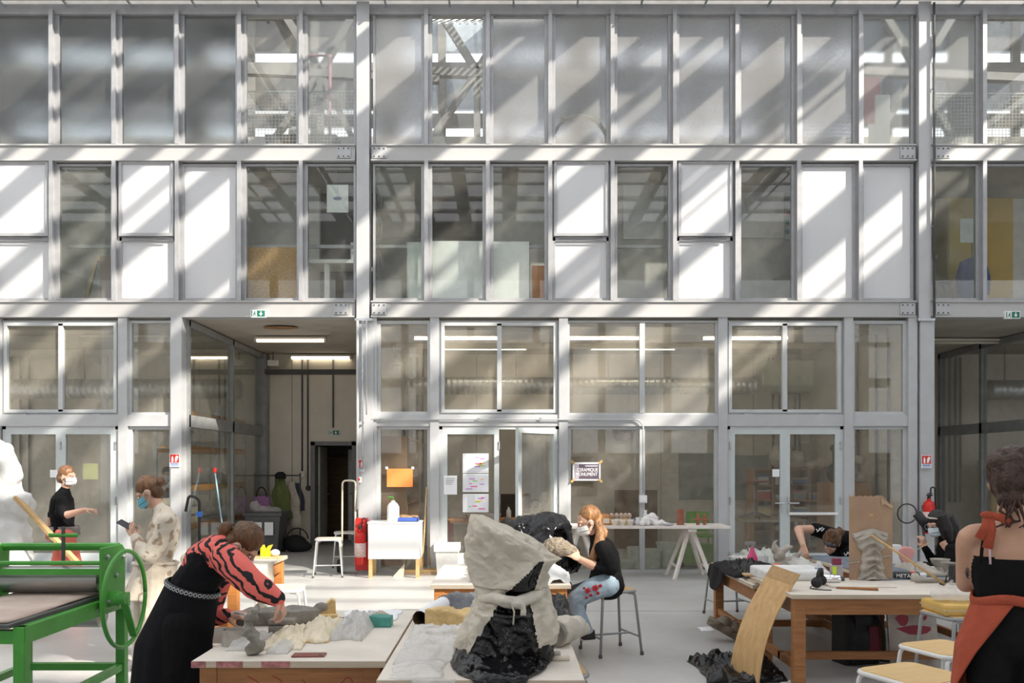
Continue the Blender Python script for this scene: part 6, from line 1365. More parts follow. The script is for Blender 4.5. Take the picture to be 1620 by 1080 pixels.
# yellow cabinets in the right room
o=T('yellow_locker','ochre yellow locker deep in the dark right room','locker',(9.9,16.4,0)); MB().box(-.5,.5,0,.5,0,1.75).build('body',M_YEL,o); MB().box(-.48,-.01,-.015,0,.05,1.7).build('door',M_YEL,o); MB().box(.01,.48,-.015,0,.05,1.7).build('door',M_YEL,o)
for x,z in ((-.3,1.25),(-.2,.75),(.2,1.1)): MB().box(x-.1,x+.1,-.02,-.015,z,z+.2).build('notice',M_PAPER,o)
o=T('yellow_locker','second ochre locker right of the first in the dark room','locker',(11.1,16.4,0)); MB().box(-.5,.5,0,.5,0,1.75).build('body',M_YEL,o); MB().box(-.48,.48,-.015,0,.05,1.7).build('door',M_YEL,o)
# strip lamps added to brighten the dim rooms
M_FILL=emit('added fill light tube',(1.0,.88,.70),11)
def fillstrip(x0,x1,y,z,label):
    o=striplight(x0,x1,y,z,label)
    for c in o.children:
        if c.name.startswith('diffuser'): c.data.materials[0]=M_FILL
for q_ in (LS1,LS2):
    for c in q_.children:
        if c.name.startswith('diffuser'): c.data.materials[0]=emit('added recess tube glow',(1.0,.88,.68),4.5)  # glow added to the unlit recess tubes to brighten the recess
k=0
wds=['first','second','third','fourth','fifth','sixth']
for x0_,x1_,y_ in ((-1.6,-.1,14.7),(.9,2.4,14.7),(3.4,4.9,14.7),(-1.2,.4,16.0),(1.6,3.2,16.0)):
    fillstrip(x0_,x1_,y_,CEIL,'added strip light brightening the workshop, %s of five'%wds[k]); k+=1
fillstrip(-7.4,-5.9,14.8,CEIL,'added strip light brightening the left room near the recess'); fillstrip(-10.6,-9.0,14.8,CEIL,'added strip light brightening the left room farther left')
# ------------------------------------------------------------------ people
def ramp_mat(name, kind, c1, c2, scale, pos, rough=.8, stretch=(1,1,1), rot=(0,0,0), dist=2.0, bump=.15):
    m=mat(name,c1,rough,bump=bump,bs=35); nt=m.node_tree; N=nt.nodes; L=nt.links
    mp=[n for n in N if n.type=='MAPPING'][0]; r=[n for n in N if n.type=='VALTORGB'][0]
    mp2=N.new('ShaderNodeMapping'); mp2.inputs['Scale'].default_value=stretch; mp2.inputs['Rotation'].default_value=rot
    tc=[n for n in N if n.type=='TEX_COORD'][0]; L.new(tc.outputs['Object'],mp2.inputs[0])
    if kind=='wave':
        t=N.new('ShaderNodeTexWave'); t.inputs['Scale'].default_value=scale; t.inputs['Distortion'].default_value=dist; t.inputs['Detail'].default_value=2; t.inputs['Detail Scale'].default_value=1.4
    else:
        t=N.new('ShaderNodeTexVoronoi') if kind=='vor' else N.new('ShaderNodeTexNoise'); t.inputs['Scale'].default_value=scale
    L.new(mp2.outputs[0],t.inputs['Vector'])
    for l in list(r.inputs[0].links): nt.links.remove(l)
    L.new(t.outputs[0],r.inputs[0]); r.color_ramp.elements[0].color=(*c2,1); r.color_ramp.elements[1].color=(*c1,1)
    r.color_ramp.elements[0].position=pos; r.color_ramp.elements[1].position=pos+.05
    return m
M_SKIN=mat('skin light',(.60,.36,.26),.5,var=.06,vs=8,spec=.35); M_SKIN2=mat('skin tan',(.52,.30,.20),.5,var=.06,vs=8,spec=.35)
for m_ in (M_SKIN,M_SKIN2):
    b_=m_.node_tree.nodes['Principled BSDF']; b_.inputs['Subsurface Weight'].default_value=.12; b_.inputs['Subsurface Radius'].default_value=(.02,.008,.004); b_.inputs['Subsurface Scale'].default_value=.5
M_HAIRB=mat('brown hair',(.16,.075,.03),.38,col2=(.06,.028,.012),vs=40,stretch=(1,1,.12),bump=.5,bs=90); M_HAIRK=mat('black hair',(.014,.010,.009),.45,col2=(.008,.006,.006),vs=40,stretch=(1,1,.1),bump=.4,bs=90)
M_HAIRG=mat('long brown hair',(.36,.18,.07),.4,col2=(.13,.055,.02),vs=26,stretch=(1,1,.14),bump=.5,bs=80); M_HAIRD=mat('dark curly hair',(.07,.03,.018),.4,col2=(.02,.01,.007),vs=24,bump=.7,bs=40)
M_BLKT=mat('black jersey',(.009,.009,.01),.85,bump=.2,bs=40,spec=.12); M_BLKD=mat('black dress cloth',(.010,.010,.012),.85,bump=.25,bs=30,spec=.12)
M_CORAL=mat('coral trousers',(.72,.17,.12),.75,bump=.2); M_MASKB=mat('blue mask',(.16,.46,.58),.7,bump=.1); M_MASKW=mat('white mask',(.78,.78,.78),.7,bump=.1); M_MASKP=mat('pale blue mask',(.55,.65,.72),.7,bump=.1)
M_ZEBRA=ramp_mat('coral and black tiger knit','wave',(.78,.16,.13),(.012,.012,.016),7.0,.26,stretch=(1,1,1.1),rot=(.2,.6,.5),dist=7.0)
M_FLOR=ramp_mat('beige flowered cotton','noise',(.68,.60,.50),(.40,.29,.21),13,.40); M_BEIGE=mat('beige cotton trousers',(.62,.54,.44),.85,var=.08,bump=.25,bs=20)
M_JEANS=mat('pale blue jeans',(.36,.47,.56),.8,var=.18,vs=9,bump=.25,bs=50); M_GREYJ_SHD=mat('grey jeans and shaded leg',(.10,.105,.115),.85,bump=.2); M_RUST=mat('rust linen',(.40,.075,.035),.85,var=.12,vs=9,bump=.35,bs=24)
M_EYE=mat('eye white',(.75,.73,.70),.25,var=.02); M_PUP=mat('eye dark',(.02,.012,.01),.2); M_LIP=mat('lips',(.45,.16,.13),.45); M_SHOE=mat('black shoe',(.015,.015,.017),.6); M_SHOEB=mat('beige shoe',(.45,.37,.27),.8); M_SOLE=mat('white sole',(.7,.68,.64),.7)
def frame(fwd, up):
    f=Vector(fwd).normalized(); u=Vector(up); s=f.cross(u).normalized(); u=s.cross(f)
    return s,f,u                                    # side(right), forward, up
class Body:
    def __init__(s, name, label, loc, skin):
        s.o=T(name,label,'person',loc); s.base=Vector(loc); s.mb=MB(); s.seg=[]; s.mats=[skin]; s.skin=skin
    def mi(s,m):
        if m not in s.mats: s.mats.append(m)
        return s.mats.index(m)
    def L(s,p): return Vector(p)-s.base
    def limb(s, pts, rad, m=None, up=None, n=14, dome=True):
        pts=[s.L(p) for p in pts]; k=s.mi(m or s.skin)
        rr=[(r if isinstance(r,tuple) else (r,r)) for r in rad]
        for i in range(len(pts)-1):
            s.seg.append((pts[i],pts[i+1],sum(rr[i])/2,sum(rr[i+1])/2,k))
        P=list(pts); R=list(rr)
        # smooth the path
        P2=[];R2=[]
        for i in range(len(P)-1):
            for j in range(4):
                t=j/4; P2.append(P[i].lerp(P[i+1],t)); R2.append((R[i][0]*(1-t)+R[i+1][0]*t,R[i][1]*(1-t)+R[i+1][1]*t))
        P2.append(P[-1]); R2.append(R[-1])
        for _ in range(2):
            Q=list(P2)
            for i in range(1,len(P2)-1): P2[i]=(Q[i-1]+Q[i]*2+Q[i+1])/4
        if dome:
            d0=(P2[0]-P2[1]).normalized(); d1=(P2[-1]-P2[-2]).normalized(); a=min(R2[0]); b=min(R2[-1])
            P2=[P2[0]+d0*a*.7,P2[0]+d0*a*.4]+P2+[P2[-1]+d1*b*.4,P2[-1]+d1*b*.7]
            R2=[tuple(x*.45 for x in R2[0]),tuple(x*.85 for x in R2[0])]+R2+[tuple(x*.85 for x in R2[-1]),tuple(x*.45 for x in R2[-1])]
        s.mb.tube(P2,R2,n,up=up)
    def blob(s,c,r,M=None,m=None):
        c=s.L(c); s.mb.ell(c,r,M=M); s.seg.append((c,c+Vector((0,0,1e-4)),sum(r)/3,sum(r)/3,s.mi(m or s.skin)))
    def head(s,c,fwd,up,k=1.0,nose=True,eyes=True):
        S_,F,U=frame(fwd,up); M=Matrix((S_,F,U)).transposed().to_3x3(); s.hc=Vector(c); s.hM=M; s.hk=k
        def w(x,y,z): return Vector(c)+M@Vector((x*k,y*k,z*k))
        s.hw=w
        s.blob(w(0,-.012,.03),(.072*k,.090*k,.085*k),M); s.blob(w(0,.022,-.035),(.056*k,.062*k,.075*k),M)
        s.blob(w(0,.045,-.085),(.03*k,.03*k,.025*k),M)
        if nose: s.limb([w(0,.083,.012),w(0,.103,-.022)],[.009*k,.013*k],n=8)
        for x in (-1,1):
            s.blob(w(x*.074,-.01,-.005),(.009*k,.020*k,.032*k),M)
            s.limb([w(x*.012,.082,.026),w(x*.045,.070,.026)],[.009*k,.008*k],n=8)
        if eyes:
            for x in (-1,1):
                m=MB(); m.ell(s.L(w(x*.03,.0775,.006)),(.0135*k,.007*k,.0075*k),10,6,M); e=m.build('eye',M_EYE,s.o,True)
                MB().ell(s.L(w(x*.03,.0835,.006)),(.006*k,.003*k,.006*k),8,6,M).build('pupil',M_PUP,e,True)
            MB().ell(s.L(w(0,.0835,-.055)),(.022*k,.006*k,.008*k),10,6,M).build('mouth',M_LIP,s.o,True)
    def mask(s,m,loops=True):
        w=s.hw
        def fn(u,v):
            a=(u-.5)*2.5; z=-.094+.092*v; rx=.074+.004*math.sin(v*3.1); ry=.094+.022*math.sin(v*math.pi*.95)*max(0,1-abs(u-.5)*3)
            zz=z+.012*abs(u-.5)*(1 if v<.5 else -1)*1.5
            if v<.2: ry-=.012*(1-v/.2)
            return s.L(w(rx*math.sin(a),ry*math.cos(a)*1.0+.004,zz+.0025*math.sin(v*22)))
        o=MB().sheet(fn,18,12,-.003).build('face_mask',m,s.o,True)
        if loops:
            for x in (-1,1):
                MB().tube([s.L(w(x*.073,.035,-.01)),s.L(w(x*.080,-.0,.02)),s.L(w(x*.084,-.028,.0)),s.L(w(x*.080,-.012,-.035)),s.L(w(x*.072,.03,-.075))],.0022,5).build('ear_loop',M_MASKW,o,True)
    def hair(s,m,parts=(),back=.022,up=.022,sc=1.0,name='hair',vox=.008,rough=.006,cap=True,tubes=(),freq=26):
        w=s.hw;k=s.hk; mb=MB()
        if cap:
            mb.ell(s.L(w(0,-back,.030+up)),(.083*k*sc,.095*k*sc,.088*k*sc),18,12,s.hM); mb.ell(s.L(w(0,-.055,-.02)),(.070*k,.055*k,.07*k),14,9,s.hM)
        for c,r in parts: mb.ell(s.L(w(*c)),tuple(x*k for x in r),14,9,s.hM)
        for pts,rr in tubes: mb.tube([s.L(p) for p in pts],rr,12)
        me=remesh(mb,vox,2)
        st=Vector((1,1,.25))
        def dd(p):
            q=Vector((p.x*freq*2,p.y*freq*2,p.z*freq*.5)); return p+(p-s.L(s.hc)).normalized()*rough*(mnoise.noise(q)+.5*mnoise.noise(q*2.1))
        return fin(me,name,m,s.o,True,None,dd)
    def hand(s,wrist,d,nrm,side=1,curl=.5,k=1.0,grip=0,m=None):
        """palm and five fingers: d=direction of the hand, nrm=back of the hand, side=+1 thumb on the +cross side"""
        d=Vector(d).normalized(); n=Vector(nrm); n=(n-d*n.dot(d)).normalized(); sd=d.cross(n)*side
        W=Vector(wrist); 
        s.limb([W-d*.02*k,W+d*.02*k,W+d*.055*k,W+d*.09*k],[(.019*k,.026*k),(.016*k,.032*k),(.0145*k,.040*k),(.012*k,.040*k)],m,up=n,n=12)
        for i,(off,ln) in enumerate(((.030,.068),(.010,.078),(-.010,.072),(-.029,.056))):
            p0=W+d*.086*k+sd*off*k; c=curl*(1+.12*i); a1=c*.7; a2=c*1.6; a3=c*2.2
            def dirn(a): return (d*math.cos(a)-n*math.sin(a)).normalized()
            sp=sd*off*.35
            p1=p0+(dirn(a1)*ln*.45+sp*.2)*k; p2=p1+dirn(a2)*ln*.32*k; p3=p2+dirn(a3)*ln*.26*k
            s.limb([p0-d*.012*k,p0,p1,p2,p3],[.0088*k,.0092*k,.0085*k,.0078*k,.0066*k],m,n=8)
        t0=W+d*.025*k+sd*.026*k; t1=t0+(d*.55+sd*.8-n*.25).normalized()*.040*k; t2=t1+(d*.85+sd*.25-n*(.3+grip)).normalized()*.032*k; t3=t2+(d*.9-n*(.4+grip)).normalized()*.024*k
        s.limb([t0,t1,t2,t3],[.014*k,.0115*k,.0095*k,.0075*k],m,n=8)
    def shoe(s,ankle,toe,m,sole=None,h=.07):
        A=s.L(ankle); Tt=s.L(toe); d=(Tt-A); d.z=0; L_=d.length; d.normalize(); z0=min(A.z,Tt.z) 
        mb=MB().tube([A+Vector((0,0,.02)),Vector((A.x,A.y,z0+.045))-d*.02,Vector((A.x,A.y,z0+.042))+d*.06,Vector((Tt.x,Tt.y,z0+.032))-d*.05,Vector((Tt.x,Tt.y,z0+.025))],[(.042,.042),(.045,.042),(.042,.042),(.032,.046),(.02,.03)],12,up=(0,0,1))
        o=fin(remesh(mb,.009,3),'shoe',m,s.o,True,None,lambda p:Vector((p.x,p.y,max(p.z,z0+.004))))
        if sole:
            MB().tube([Vector((A.x,A.y,z0+.008))-d*.06,Vector((A.x,A.y,z0+.008))+d*.06,Vector((Tt.x,Tt.y,z0+.008))],[(.008,.042),(.008,.046),(.008,.036)],12,up=(0,0,1)).build('sole',sole,o,True)
    def done(s,vox=.0075,smooth=3,foldamp=.004,name='body',cloth=None):
        me=remesh(s.mb,vox,smooth)
        n=len(me.polygons); C=np.empty(n*3); me.polygons.foreach_get('center',C); C=C.reshape(-1,3)
        best=np.full(n,1e9); idx=np.zeros(n,dtype=np.int32)
        for a,b,ra,rb,k in s.seg:
            a_=np.array(a); ab=np.array(b)-a_; t=np.clip(((C-a_)@ab)/max(ab@ab,1e-9),0,1)
            dd=np.linalg.norm(C-(a_+t[:,None]*ab),axis=1)/(ra+(rb-ra)*t)
            m=dd<best; best[m]=dd[m]; idx[m]=k
        # folds on cloth only
        vm=np.zeros(len(me.vertices)); 
        for p,k in zip(me.polygons,idx):
            if k:
                for v in p.vertices: vm[v]=1
        if foldamp:
            nv=len(me.vertices); co=np.empty(nv*3); no=np.empty(nv*3); me.vertices.foreach_get('co',co); me.vertex_normals.foreach_get('vector',no)
            co=co.reshape(-1,3); no=no.reshape(-1,3)
            for i in np.nonzero(vm)[0]:
                q=Vector(co[i])*11; co[i]+=no[i]*foldamp*(abs(mnoise.noise(q))*2-.6+.5*mnoise.noise(q*2.6))
            me.vertices.foreach_set('co',co.ravel())
        me.materials.clear()
        for m in s.mats: me.materials.append(m)
        me.polygons.foreach_set('material_index',idx.tolist()); me.polygons.foreach_set('use_smooth',[True]*n); me.update(); me.name=name
        return link(name,me,s.o)
    def child(s,mb,name,m,smooth=True):
        mb.v=[tuple(Vector(p)-s.base) for p in mb.v]; return mb.build(name,m,s.o,smooth)
def sidecyl(p0,p1,h): return Vector(p0).lerp(Vector(p1),h)
def P(px,py,d): return at(px,py,d)

# --- the woman with the phone
d=6.78; b=Body('person','woman in beige flowered tunic and blue mask looking at a phone',(-2.83,6.78,0),M_SKIN)
up=Vector((0,1,0))
b.limb([P(246,905,d),P(250,880,d),P(258,850,d),P(262,825,d),P(257,808,d)],[(.17,.13),(.14,.11),(.165,.12),(.175,.10),(.08,.07)],M_FLOR,up=up)
b.limb([P(256,812,d),P(246,792,d)],[.052,.048]); b.head(P(235,780,d),(-.85,-.18,-.55),(-.45,0,.9),1.0)
b.mask(M_MASKB); b.hair(M_HAIRB,[((.0,-.115,.03),(.05,.045,.045)),((.02,-.13,.045),(.03,.03,.03))])
mc=MB()
for i in range(6): mc.tube(arc(b.L(b.hw(-.015+.01*i,-.125,.055)),.012,0,6.3,6),.004,5)
mc.build('hair_claw',mat('amber claw',(.30,.14,.06),.3),b.o,True)
for s_,dd in ((1,6.58),(-1,6.95)):
    b.limb([P(265,822,dd),P(256,850,dd),P(236,880,dd-.03)],[.072,.075,.068],M_FLOR); b.limb([P(236,880,dd-.03),P(222,868,dd),P(214,850,dd+.03)],[.066,.062,.040],M_FLOR)
    w0=P(214,850,dd+.03); b.hand(w0,P(204,834,dd+.1)-w0,(-.3,-.6*s_,-.6),s_,curl=.55,grip=.3)
# skirt part of the tunic, trousers
for dd,x in ((6.72,240),(6.9,228)):
    b.limb([P(x+4,900,dd),P(x+2,950,dd),P(x,1000,dd),P(x-2,1040,dd)],[.115,.095,.088,.085],M_BEIGE); b.shoe(P(x+2,1046,dd),P(x-22,1062,dd-.05),M_SHOEB,M_SOLE)
b.done()
def tunic(u,v):
    t=2*math.pi*u; c=P(246,893,d).lerp(P(235,947,d),v); r=1+.12*v
    f=1+.06*math.sin(t*9+v*2)*v; return c+Vector((.165*math.cos(t)*r*f,.135*math.sin(t)*r*f,0))
b.child(MB().sheet(tunic,60,14,.005),'tunic_skirt',M_FLOR)
b.child(MB().tube([P(246,890,d)+Vector((.17*math.cos(t),.14*math.sin(t),0)) for t in [i*.3 for i in range(22)]],.014,8),'waist_seam',M_FLOR)
ph=P(201,831,6.83); o=T('phone','dark phone held up by the woman in the beige tunic','phone',ph); Mx=Matrix.Rotation(.5,4,'Y')@Matrix.Rotation(.3,4,'X'); m=MB().box(-.078,.07,-.038,.038,-.005,.005,Mx); bevel(m.build('case',M_DARKP,o),.003); MB().box(-.072,.064,-.034,.034,.005,.006,Mx).build('screen',mat('screen glass',(.03,.03,.04),.1),o)

# --- the bending woman in black dress and coral knit
d=4.75; b=Body('person','woman in black dress and coral tiger knit bending over the left table',(-1.78,4.75,0),M_SKIN)
b.limb([P(286,990,d),P(292,958,d),P(306,928,d),P(318,908,d)],[(.165,.145),(.168,.138),(.150,.125),(.150,.12)],M_BLKD,up=(0,1,0))
b.limb([P(316,912,d),P(330,891,d),P(340,880,d)],[(.15,.122),(.168,.125),(.165,.11)],M_BLKD,up=(0,1,0))
b.limb([P(322,890,d),P(340,872,d),P(354,866,d),P(366,864,d)],[(.15,.115),(.172,.10),(.15,.085),(.075,.065)],M_ZEBRA,up=(0,1,0))
b.limb([P(364,866,d),P(380,864,d)],[.052,.05]); b.head(P(384,864,d),(.62,-.05,-.78),(.75,0,.62),1.0); b.mask(M_MASKW)
b.hair(M_HAIRB,[((0,-.085,.06),(.045,.04,.045))],sc=1.02); 
bun=MB(); c=P(356,838,d); bun.ell(b.L(c),(.042,.042,.046)); bun.ell(b.L(c)+Vector((.015,0,.02)),(.03,.03,.03)); bun.tube([b.L(c),b.L(P(368,850,d))],[.02,.025],8); fin(remesh(bun,.008,1),'hair_bun',M_HAIRB,b.o,True,None,lambda p:p+Vector((.006*mnoise.noise(p*70),.006*mnoise.noise(p*66),.006*mnoise.noise(p*60))))
dn=4.55
b.limb([P(354,880,dn+.05),P(374,898,dn),P(398,922,dn-.02)],[.085,.082,.075],M_ZEBRA); b.limb([P(398,922,dn-.02),P(418,935,dn),P(441,948,dn+.02)],[.075,.070,.045],M_ZEBRA)
w0=P(440,947,dn+.02); b.hand(w0,(.35,.1,-.9),(.9,0,.3),1,curl=.9,grip=.4)
df=5.0
b.limb([P(358,880,df),P(345,930,df),P(332,972,df)],[.07,.065,.06],M_ZEBRA); b.limb([P(332,972,df),P(345,976,df-.02),P(360,973,df-.03)],[.058,.055,.042],M_ZEBRA)
w0=P(358,973,df-.03); b.hand(w0,(1,-.05,.05),(.1,-.5,.85),1,curl=.5,grip=.3)
for dd,x in ((4.62,272),(4.9,282)):
    b.limb([P(286,985,dd),P(x+4,1060,dd),P(x,1150,dd),P(x-2,1190,dd)],[.10,.095,.07,.06],M_BLKT); f=P(x,1192,dd); b.shoe(Vector((f.x,f.y,.06)),Vector((f.x+.16,f.y-.04,.0)),M_SHOE)
b.done()
def skirt2(u,v):
    t=2*math.pi*u; py=928+v*260; cx=306-30*min(1,v*3)-8*max(0,v-.33)
    c=P(cx,py,d); rx=.132+.062*min(1,v*3.2)+.05*max(0,v-.3); ry=.158+.045*min(1,v*3)+.05*max(0,v-.3)
    f=1+.035*math.sin(t*7+1.3)*min(1,v*2.2)+.02*math.sin(t*13)*v
    tilt=(math.cos(t))*(.045*(1-min(1,v*3)))
    return Vector((c.x+rx*math.cos(t)*f,c.y+ry*math.sin(t)*f,max(.12,c.z-tilt)))
b.child(MB().sheet(skirt2,72,40,.004),'dress_skirt',M_BLKD)
belt=[]
for i in range(41):
    t=2*math.pi*i/40; c=P(306,929,d); belt.append(Vector((c.x+.139*math.cos(t),c.y+.166*math.sin(t),c.z-.045*math.cos(t))))
bl=b.child(MB().tube(belt,[(.018,.006)]*41,8,up=(0,0,1)),'belt',M_BLACK)
for i in range(22):
    p_=belt[20+i] if 20+i<41 else belt[i-21]
    t=2*math.pi*((20+i)%40)/40
    MB().tube(arc(b.L(p_)+Vector((.008*math.cos(t),.008*math.sin(t),0)),.009,0,6.3,10,(-math.sin(t),math.cos(t),0),(0,0,1)),.003,5).build('eyelet',M_GALV,bl,True)
a_=P(372,968,df-.06); c_=P(404,976,df-.1); tag(MB().tube([a_,a_.lerp(c_,.6),c_],[.008,.007,.003],8).build('modelling_tool',M_WHITE,smooth=True),'pale modelling tool in the hand of the bending woman','tool')

# --- the walking person on the left
d=9.8; b=Body('person','person in black top and coral trousers walking behind the press',(-5.08,9.8,0),M_SKIN)
b.limb([P(101,850,d),P(99,830,d),P(98,805,d),P(99,788,d),P(102,776,d)],[(.16,.13),(.15,.115),(.185,.12),(.18,.10),(.07,.06)],M_BLKT,up=(0,1,0))
b.limb([P(102,778,d),P(106,762,d)],[.05,.048]); b.head(P(107,754,d),(.98,-.15,-.06),(0,0,1),.98); b.mask(M_MASKW); b.hair(mat('light brown hair',(.30,.15,.07),.4,col2=(.16,.075,.035),vs=40,stretch=(1,1,.12)),[((0,-.1,-.02),(.04,.04,.06))])
for s_,dd in ((1,9.6),(-1,10.0)):
    b.limb([P(98,790,dd),P(94 if s_>0 else 88,812,dd)],[.06,.052],M_BLKT); e=P(94 if s_>0 else 80,812,dd)
    if s_>0:
        e=P(103,815,dd-.05); b.limb([P(95,800,dd),e],[.055,.05],M_BLKT); w0=P(136,806,dd-.1); b.limb([e,w0],[.046,.028]); b.hand(w0,(1,-.1,.0),(0,-.2,1),1,curl=.6)
    else:
        e=P(82,815,dd); w0=P(76,838,dd); b.limb([P(90,800,dd),e],[.055,.05],M_BLKT); b.limb([e,w0],[.045,.03]); b.hand(w0,(-.2,0,-1),(-1,0,.2),1,curl=.6)
for dd,k,a,tx_ in ((9.66,(120,900),(122,952),140),(9.95,(92,900),(68,946),82)):
    b.limb([P(103,848,dd),P((103+k[0])/2,874,dd),P(*k,dd),P(*a,dd)],[.105,.095,.085,.10],M_CORAL); b.shoe(P(a[0],a[1]+3,dd),P(tx_,961,dd),M_SHOE,M_SOLE)
b.done()
b.child(MB().sheet(lambda u,v:P(101,832+14*v,d)+Vector((.168*math.cos(6.283*u)*(1+.05*v),.14*math.sin(6.283*u)*(1+.05*v),0)),30,4,.005),'shirt_hem',mat('grey shirt hem',(.24,.21,.20),.8))

# --- the seated woman in jeans
d=7.4; b=Body('person','woman in black top and flowered jeans seated on a stool with a white mask',(.93,7.42,0),M_SKIN)
b.limb([P(962,928,d),P(960,905,d),P(956,880,d),P(950,863,d),P(944,852,d)],[(.17,.15),(.15,.125),(.175,.135),(.16,.11),(.07,.065)],M_BLKT,up=(0,1,0))
b.limb([P(945,856,d),P(938,840,d)],[.05,.048]); b.head(P(930,826,d),(-.88,-.15,-.35),(-.25,0,.95),1.03); b.mask(M_MASKW)
pt=[P(944,824,d-.02),P(950,845,d-.07),P(947,865,d-.13),P(938,885,d-.16),P(930,897,d-.15)]
b.hair(M_HAIRG,back=.036,up=.018,parts=[((0,-.09,.0),(.05,.05,.06))],tubes=[(pt,[.038,.046,.05,.042,.014]),([P(944,824,d+.02),P(955,842,d+.02),P(952,862,d-.02)],[.035,.042,.03])],sc=1.02)
MB().tube(arc(b.L(P(945,830,d-.02)),.043,0,6.3,12,(0,1,0),(.6,0,.8)),.008,6).build('hair_tie',M_BLACK,b.o,True)
for s_,dd in ((1,7.18),(-1,7.62)):
    b.limb([P(953,866,dd),P(963,884,dd-.02),P(968,899,dd-.03)],[.078,.074,.068],M_BLKT); e=P(968,899,dd-.03); w0=P(917,884,dd+.06*(-s_ if s_<0 else 1)); b.limb([e,P(945,897,dd)],[.064,.05],M_BLKT); b.limb([P(950,898,dd),P(935,893,dd),w0],[.043,.040,.028])
    b.hand(w0,P(900,872,dd)-w0,(.0,-.85*s_,.4),s_,curl=.5,grip=.2)
for dd,k,a,t,mj in ((7.25,(908,950),(932,1000),(921,1016),M_JEANS),(7.6,(895,945),(912,990),(898,1006),M_GREYJ_SHD)):  # far leg's shadow is put into its colour: grey instead of pale blue
    b.limb([P(962,925,dd),P(940,930,dd-.0),P(k[0],k[1],dd),],[(.10,.10),(.10,.095),(.078,.075)],mj); b.limb([P(*k,dd),P((k[0]+a[0])/2-4,(k[1]+a[1])/2,dd),P(*a,dd)],[.076,.066,.042],mj); b.shoe(P(a[0]+2,a[1]+2,dd),P(t[0],t[1]-2,dd-.02),M_SHOE,M_SOLE)
b.done()
def hem(u,v):
    t=6.283*u; c=P(959-3*v,903+30*v,d); return c+Vector((.128*math.cos(t)*(1+.16*v),.155*math.sin(t)*(1+.05*v),-.02*math.cos(t)*v+.012*math.sin(5*t)*v))
b.child(MB().sheet(hem,40,8,.005),'shirt_hem',M_BLKT)
fl=[(942,930,.028),(930,934,.024),(946,938,.016),(935,941,.014),(924,930,.012),(950,926,.014),(928,945,.012)]
for px,py,r in fl:
    c=P(px,py,7.25-.1); m=MB()
    for a in range(5): m.ell(b.L(c)+Vector((r*.55*math.cos(a*1.257),-.0,r*.55*math.sin(a*1.257))),(r*.5,.012,r*.5),8,6)
    f_=m.build('flower_print',mat('poppy red',(.50,.03,.04),.8),b.o,True)
    MB().ell(b.L(c)+Vector((0,-.01,0)),(r*.25,.006,r*.25),8,6).build('flower_centre',mat('flower dark',(.05,.02,.02),.8),f_,True)

# --- the person in dark hood behind the wrapped sculpture
d=8.75; b=Body('person','person in a dark hood and white apron bent over behind the wrapped sculpture',(-.15,8.95,0),M_SKIN)
b.limb([P(772,925,9.0),P(775,900,8.95),P(785,868,8.85),P(795,852,8.75)],[(.17,.14),(.16,.13),(.20,.13),(.09,.08)],M_BLKC,up=(1,0,0))
b.head(P(805,842,8.65),(.3,-.85,-.5),(0,-.3,.9),1.0); b.hair(M_BLKC,[((0,-.06,-.04),(.085,.07,.09))],sc=1.1,name='hood',rough=.004)
for s_,x in ((-1,750),(1,818)):
    b.limb([P(778+s_*20,866,8.8),P(x,895,8.65),P(x+8*(-s_),905,8.4)],[.065,.058,.04],M_BLKC); w0=P(x+8*(-s_),905,8.4); b.hand(w0,(-.3*s_,-.9,-.2),(0,-.2,1),s_,curl=.6)
for x in (762,786): 
    b.limb([P(x,930,9.0),P(x,938,8.6),P(x,1000,8.6),P(x,1055,8.62)],[.10,.085,.07,.05],M_GREYJ_SHD); f=P(x,1065,8.62); b.shoe(Vector((f.x,f.y,.07)),Vector((f.x,f.y-.2,0.0)),M_SHOE)
b.done()
b.child(MB().sheet(lambda u,v:P(745+12*u,858+52*v,8.72-.1*u),8,16,.006),'apron',M_BISQW)
tag(stool(-.15,9.08,.45,'low stool under the hooded person',.1,w=.32),'low stool under the hooded person','stool')

# --- woman in black shirt bending at the right
d=9.15; b=Body('person','woman in black shirt with hair bun bending low over the right tables',(3.75,9.6,0),M_SKIN)
b.limb([P(1345,915,9.65),P(1342,881,9.5),P(1334,859,9.3),P(1322,853,9.15)],[(.17,.15),(.17,.13),(.20,.13),(.09,.08)],M_BLKT,up=(1,0,.2))
b.limb([P(1326,855,9.2),P(1318,859,9.0)],[.055,.05]); b.head(P(1315,859,8.95),(-.45,-.5,-.75),(-.25,-.75,.6),1.05,True); b.hair(M_HAIRB,[((0.0,-.02,.125),(.05,.05,.045)),((.02,-.03,.15),(.035,.035,.03))],rough=.009,sc=1.06,back=.02,tubes=[([P(1318,849,8.98),P(1326,843,9.0),P(1332,837,9.0)],[.05,.055,.045])])
bd=MB(); 
bd.tube([b.L(b.hw(x*.085,.02-.02*abs(x),.07)) if abs(x)>.6 else b.L(b.hw(x*.085,.075*(1-abs(x)*.3),.07+.015*(1-abs(x)))) for x in [i/6-1 for i in range(13)]],[(.02,.008)]*13,8); bd.build('bandana',mat('dark bandana',(.04,.04,.05),.7,col2=(.2,.2,.2),vs=50),b.o,True)
e1=P(1263,837,9.0); w1=P(1271,863,8.7); b.limb([P(1318,847,9.25),P(1296,839,9.15),P(1287,837,9.1)],[.085,.078,.07],M_BLKT); b.limb([P(1290,837,9.1),e1],[.05,.043]); b.limb([e1,w1],[.045,.028]); b.hand(w1,(.1,-.3,-.9),(-.6,-.6,.2),1,curl=.5)
e2=P(1345,892,8.95); w2=P(1312,897,8.6); b.limb([P(1340,859,9.3),e2],[.08,.07],M_BLKT); b.limb([e2,w2],[.045,.028]); b.hand(w2,(-.8,-.4,-.1),(0,-.3,.9),-1,curl=.5)
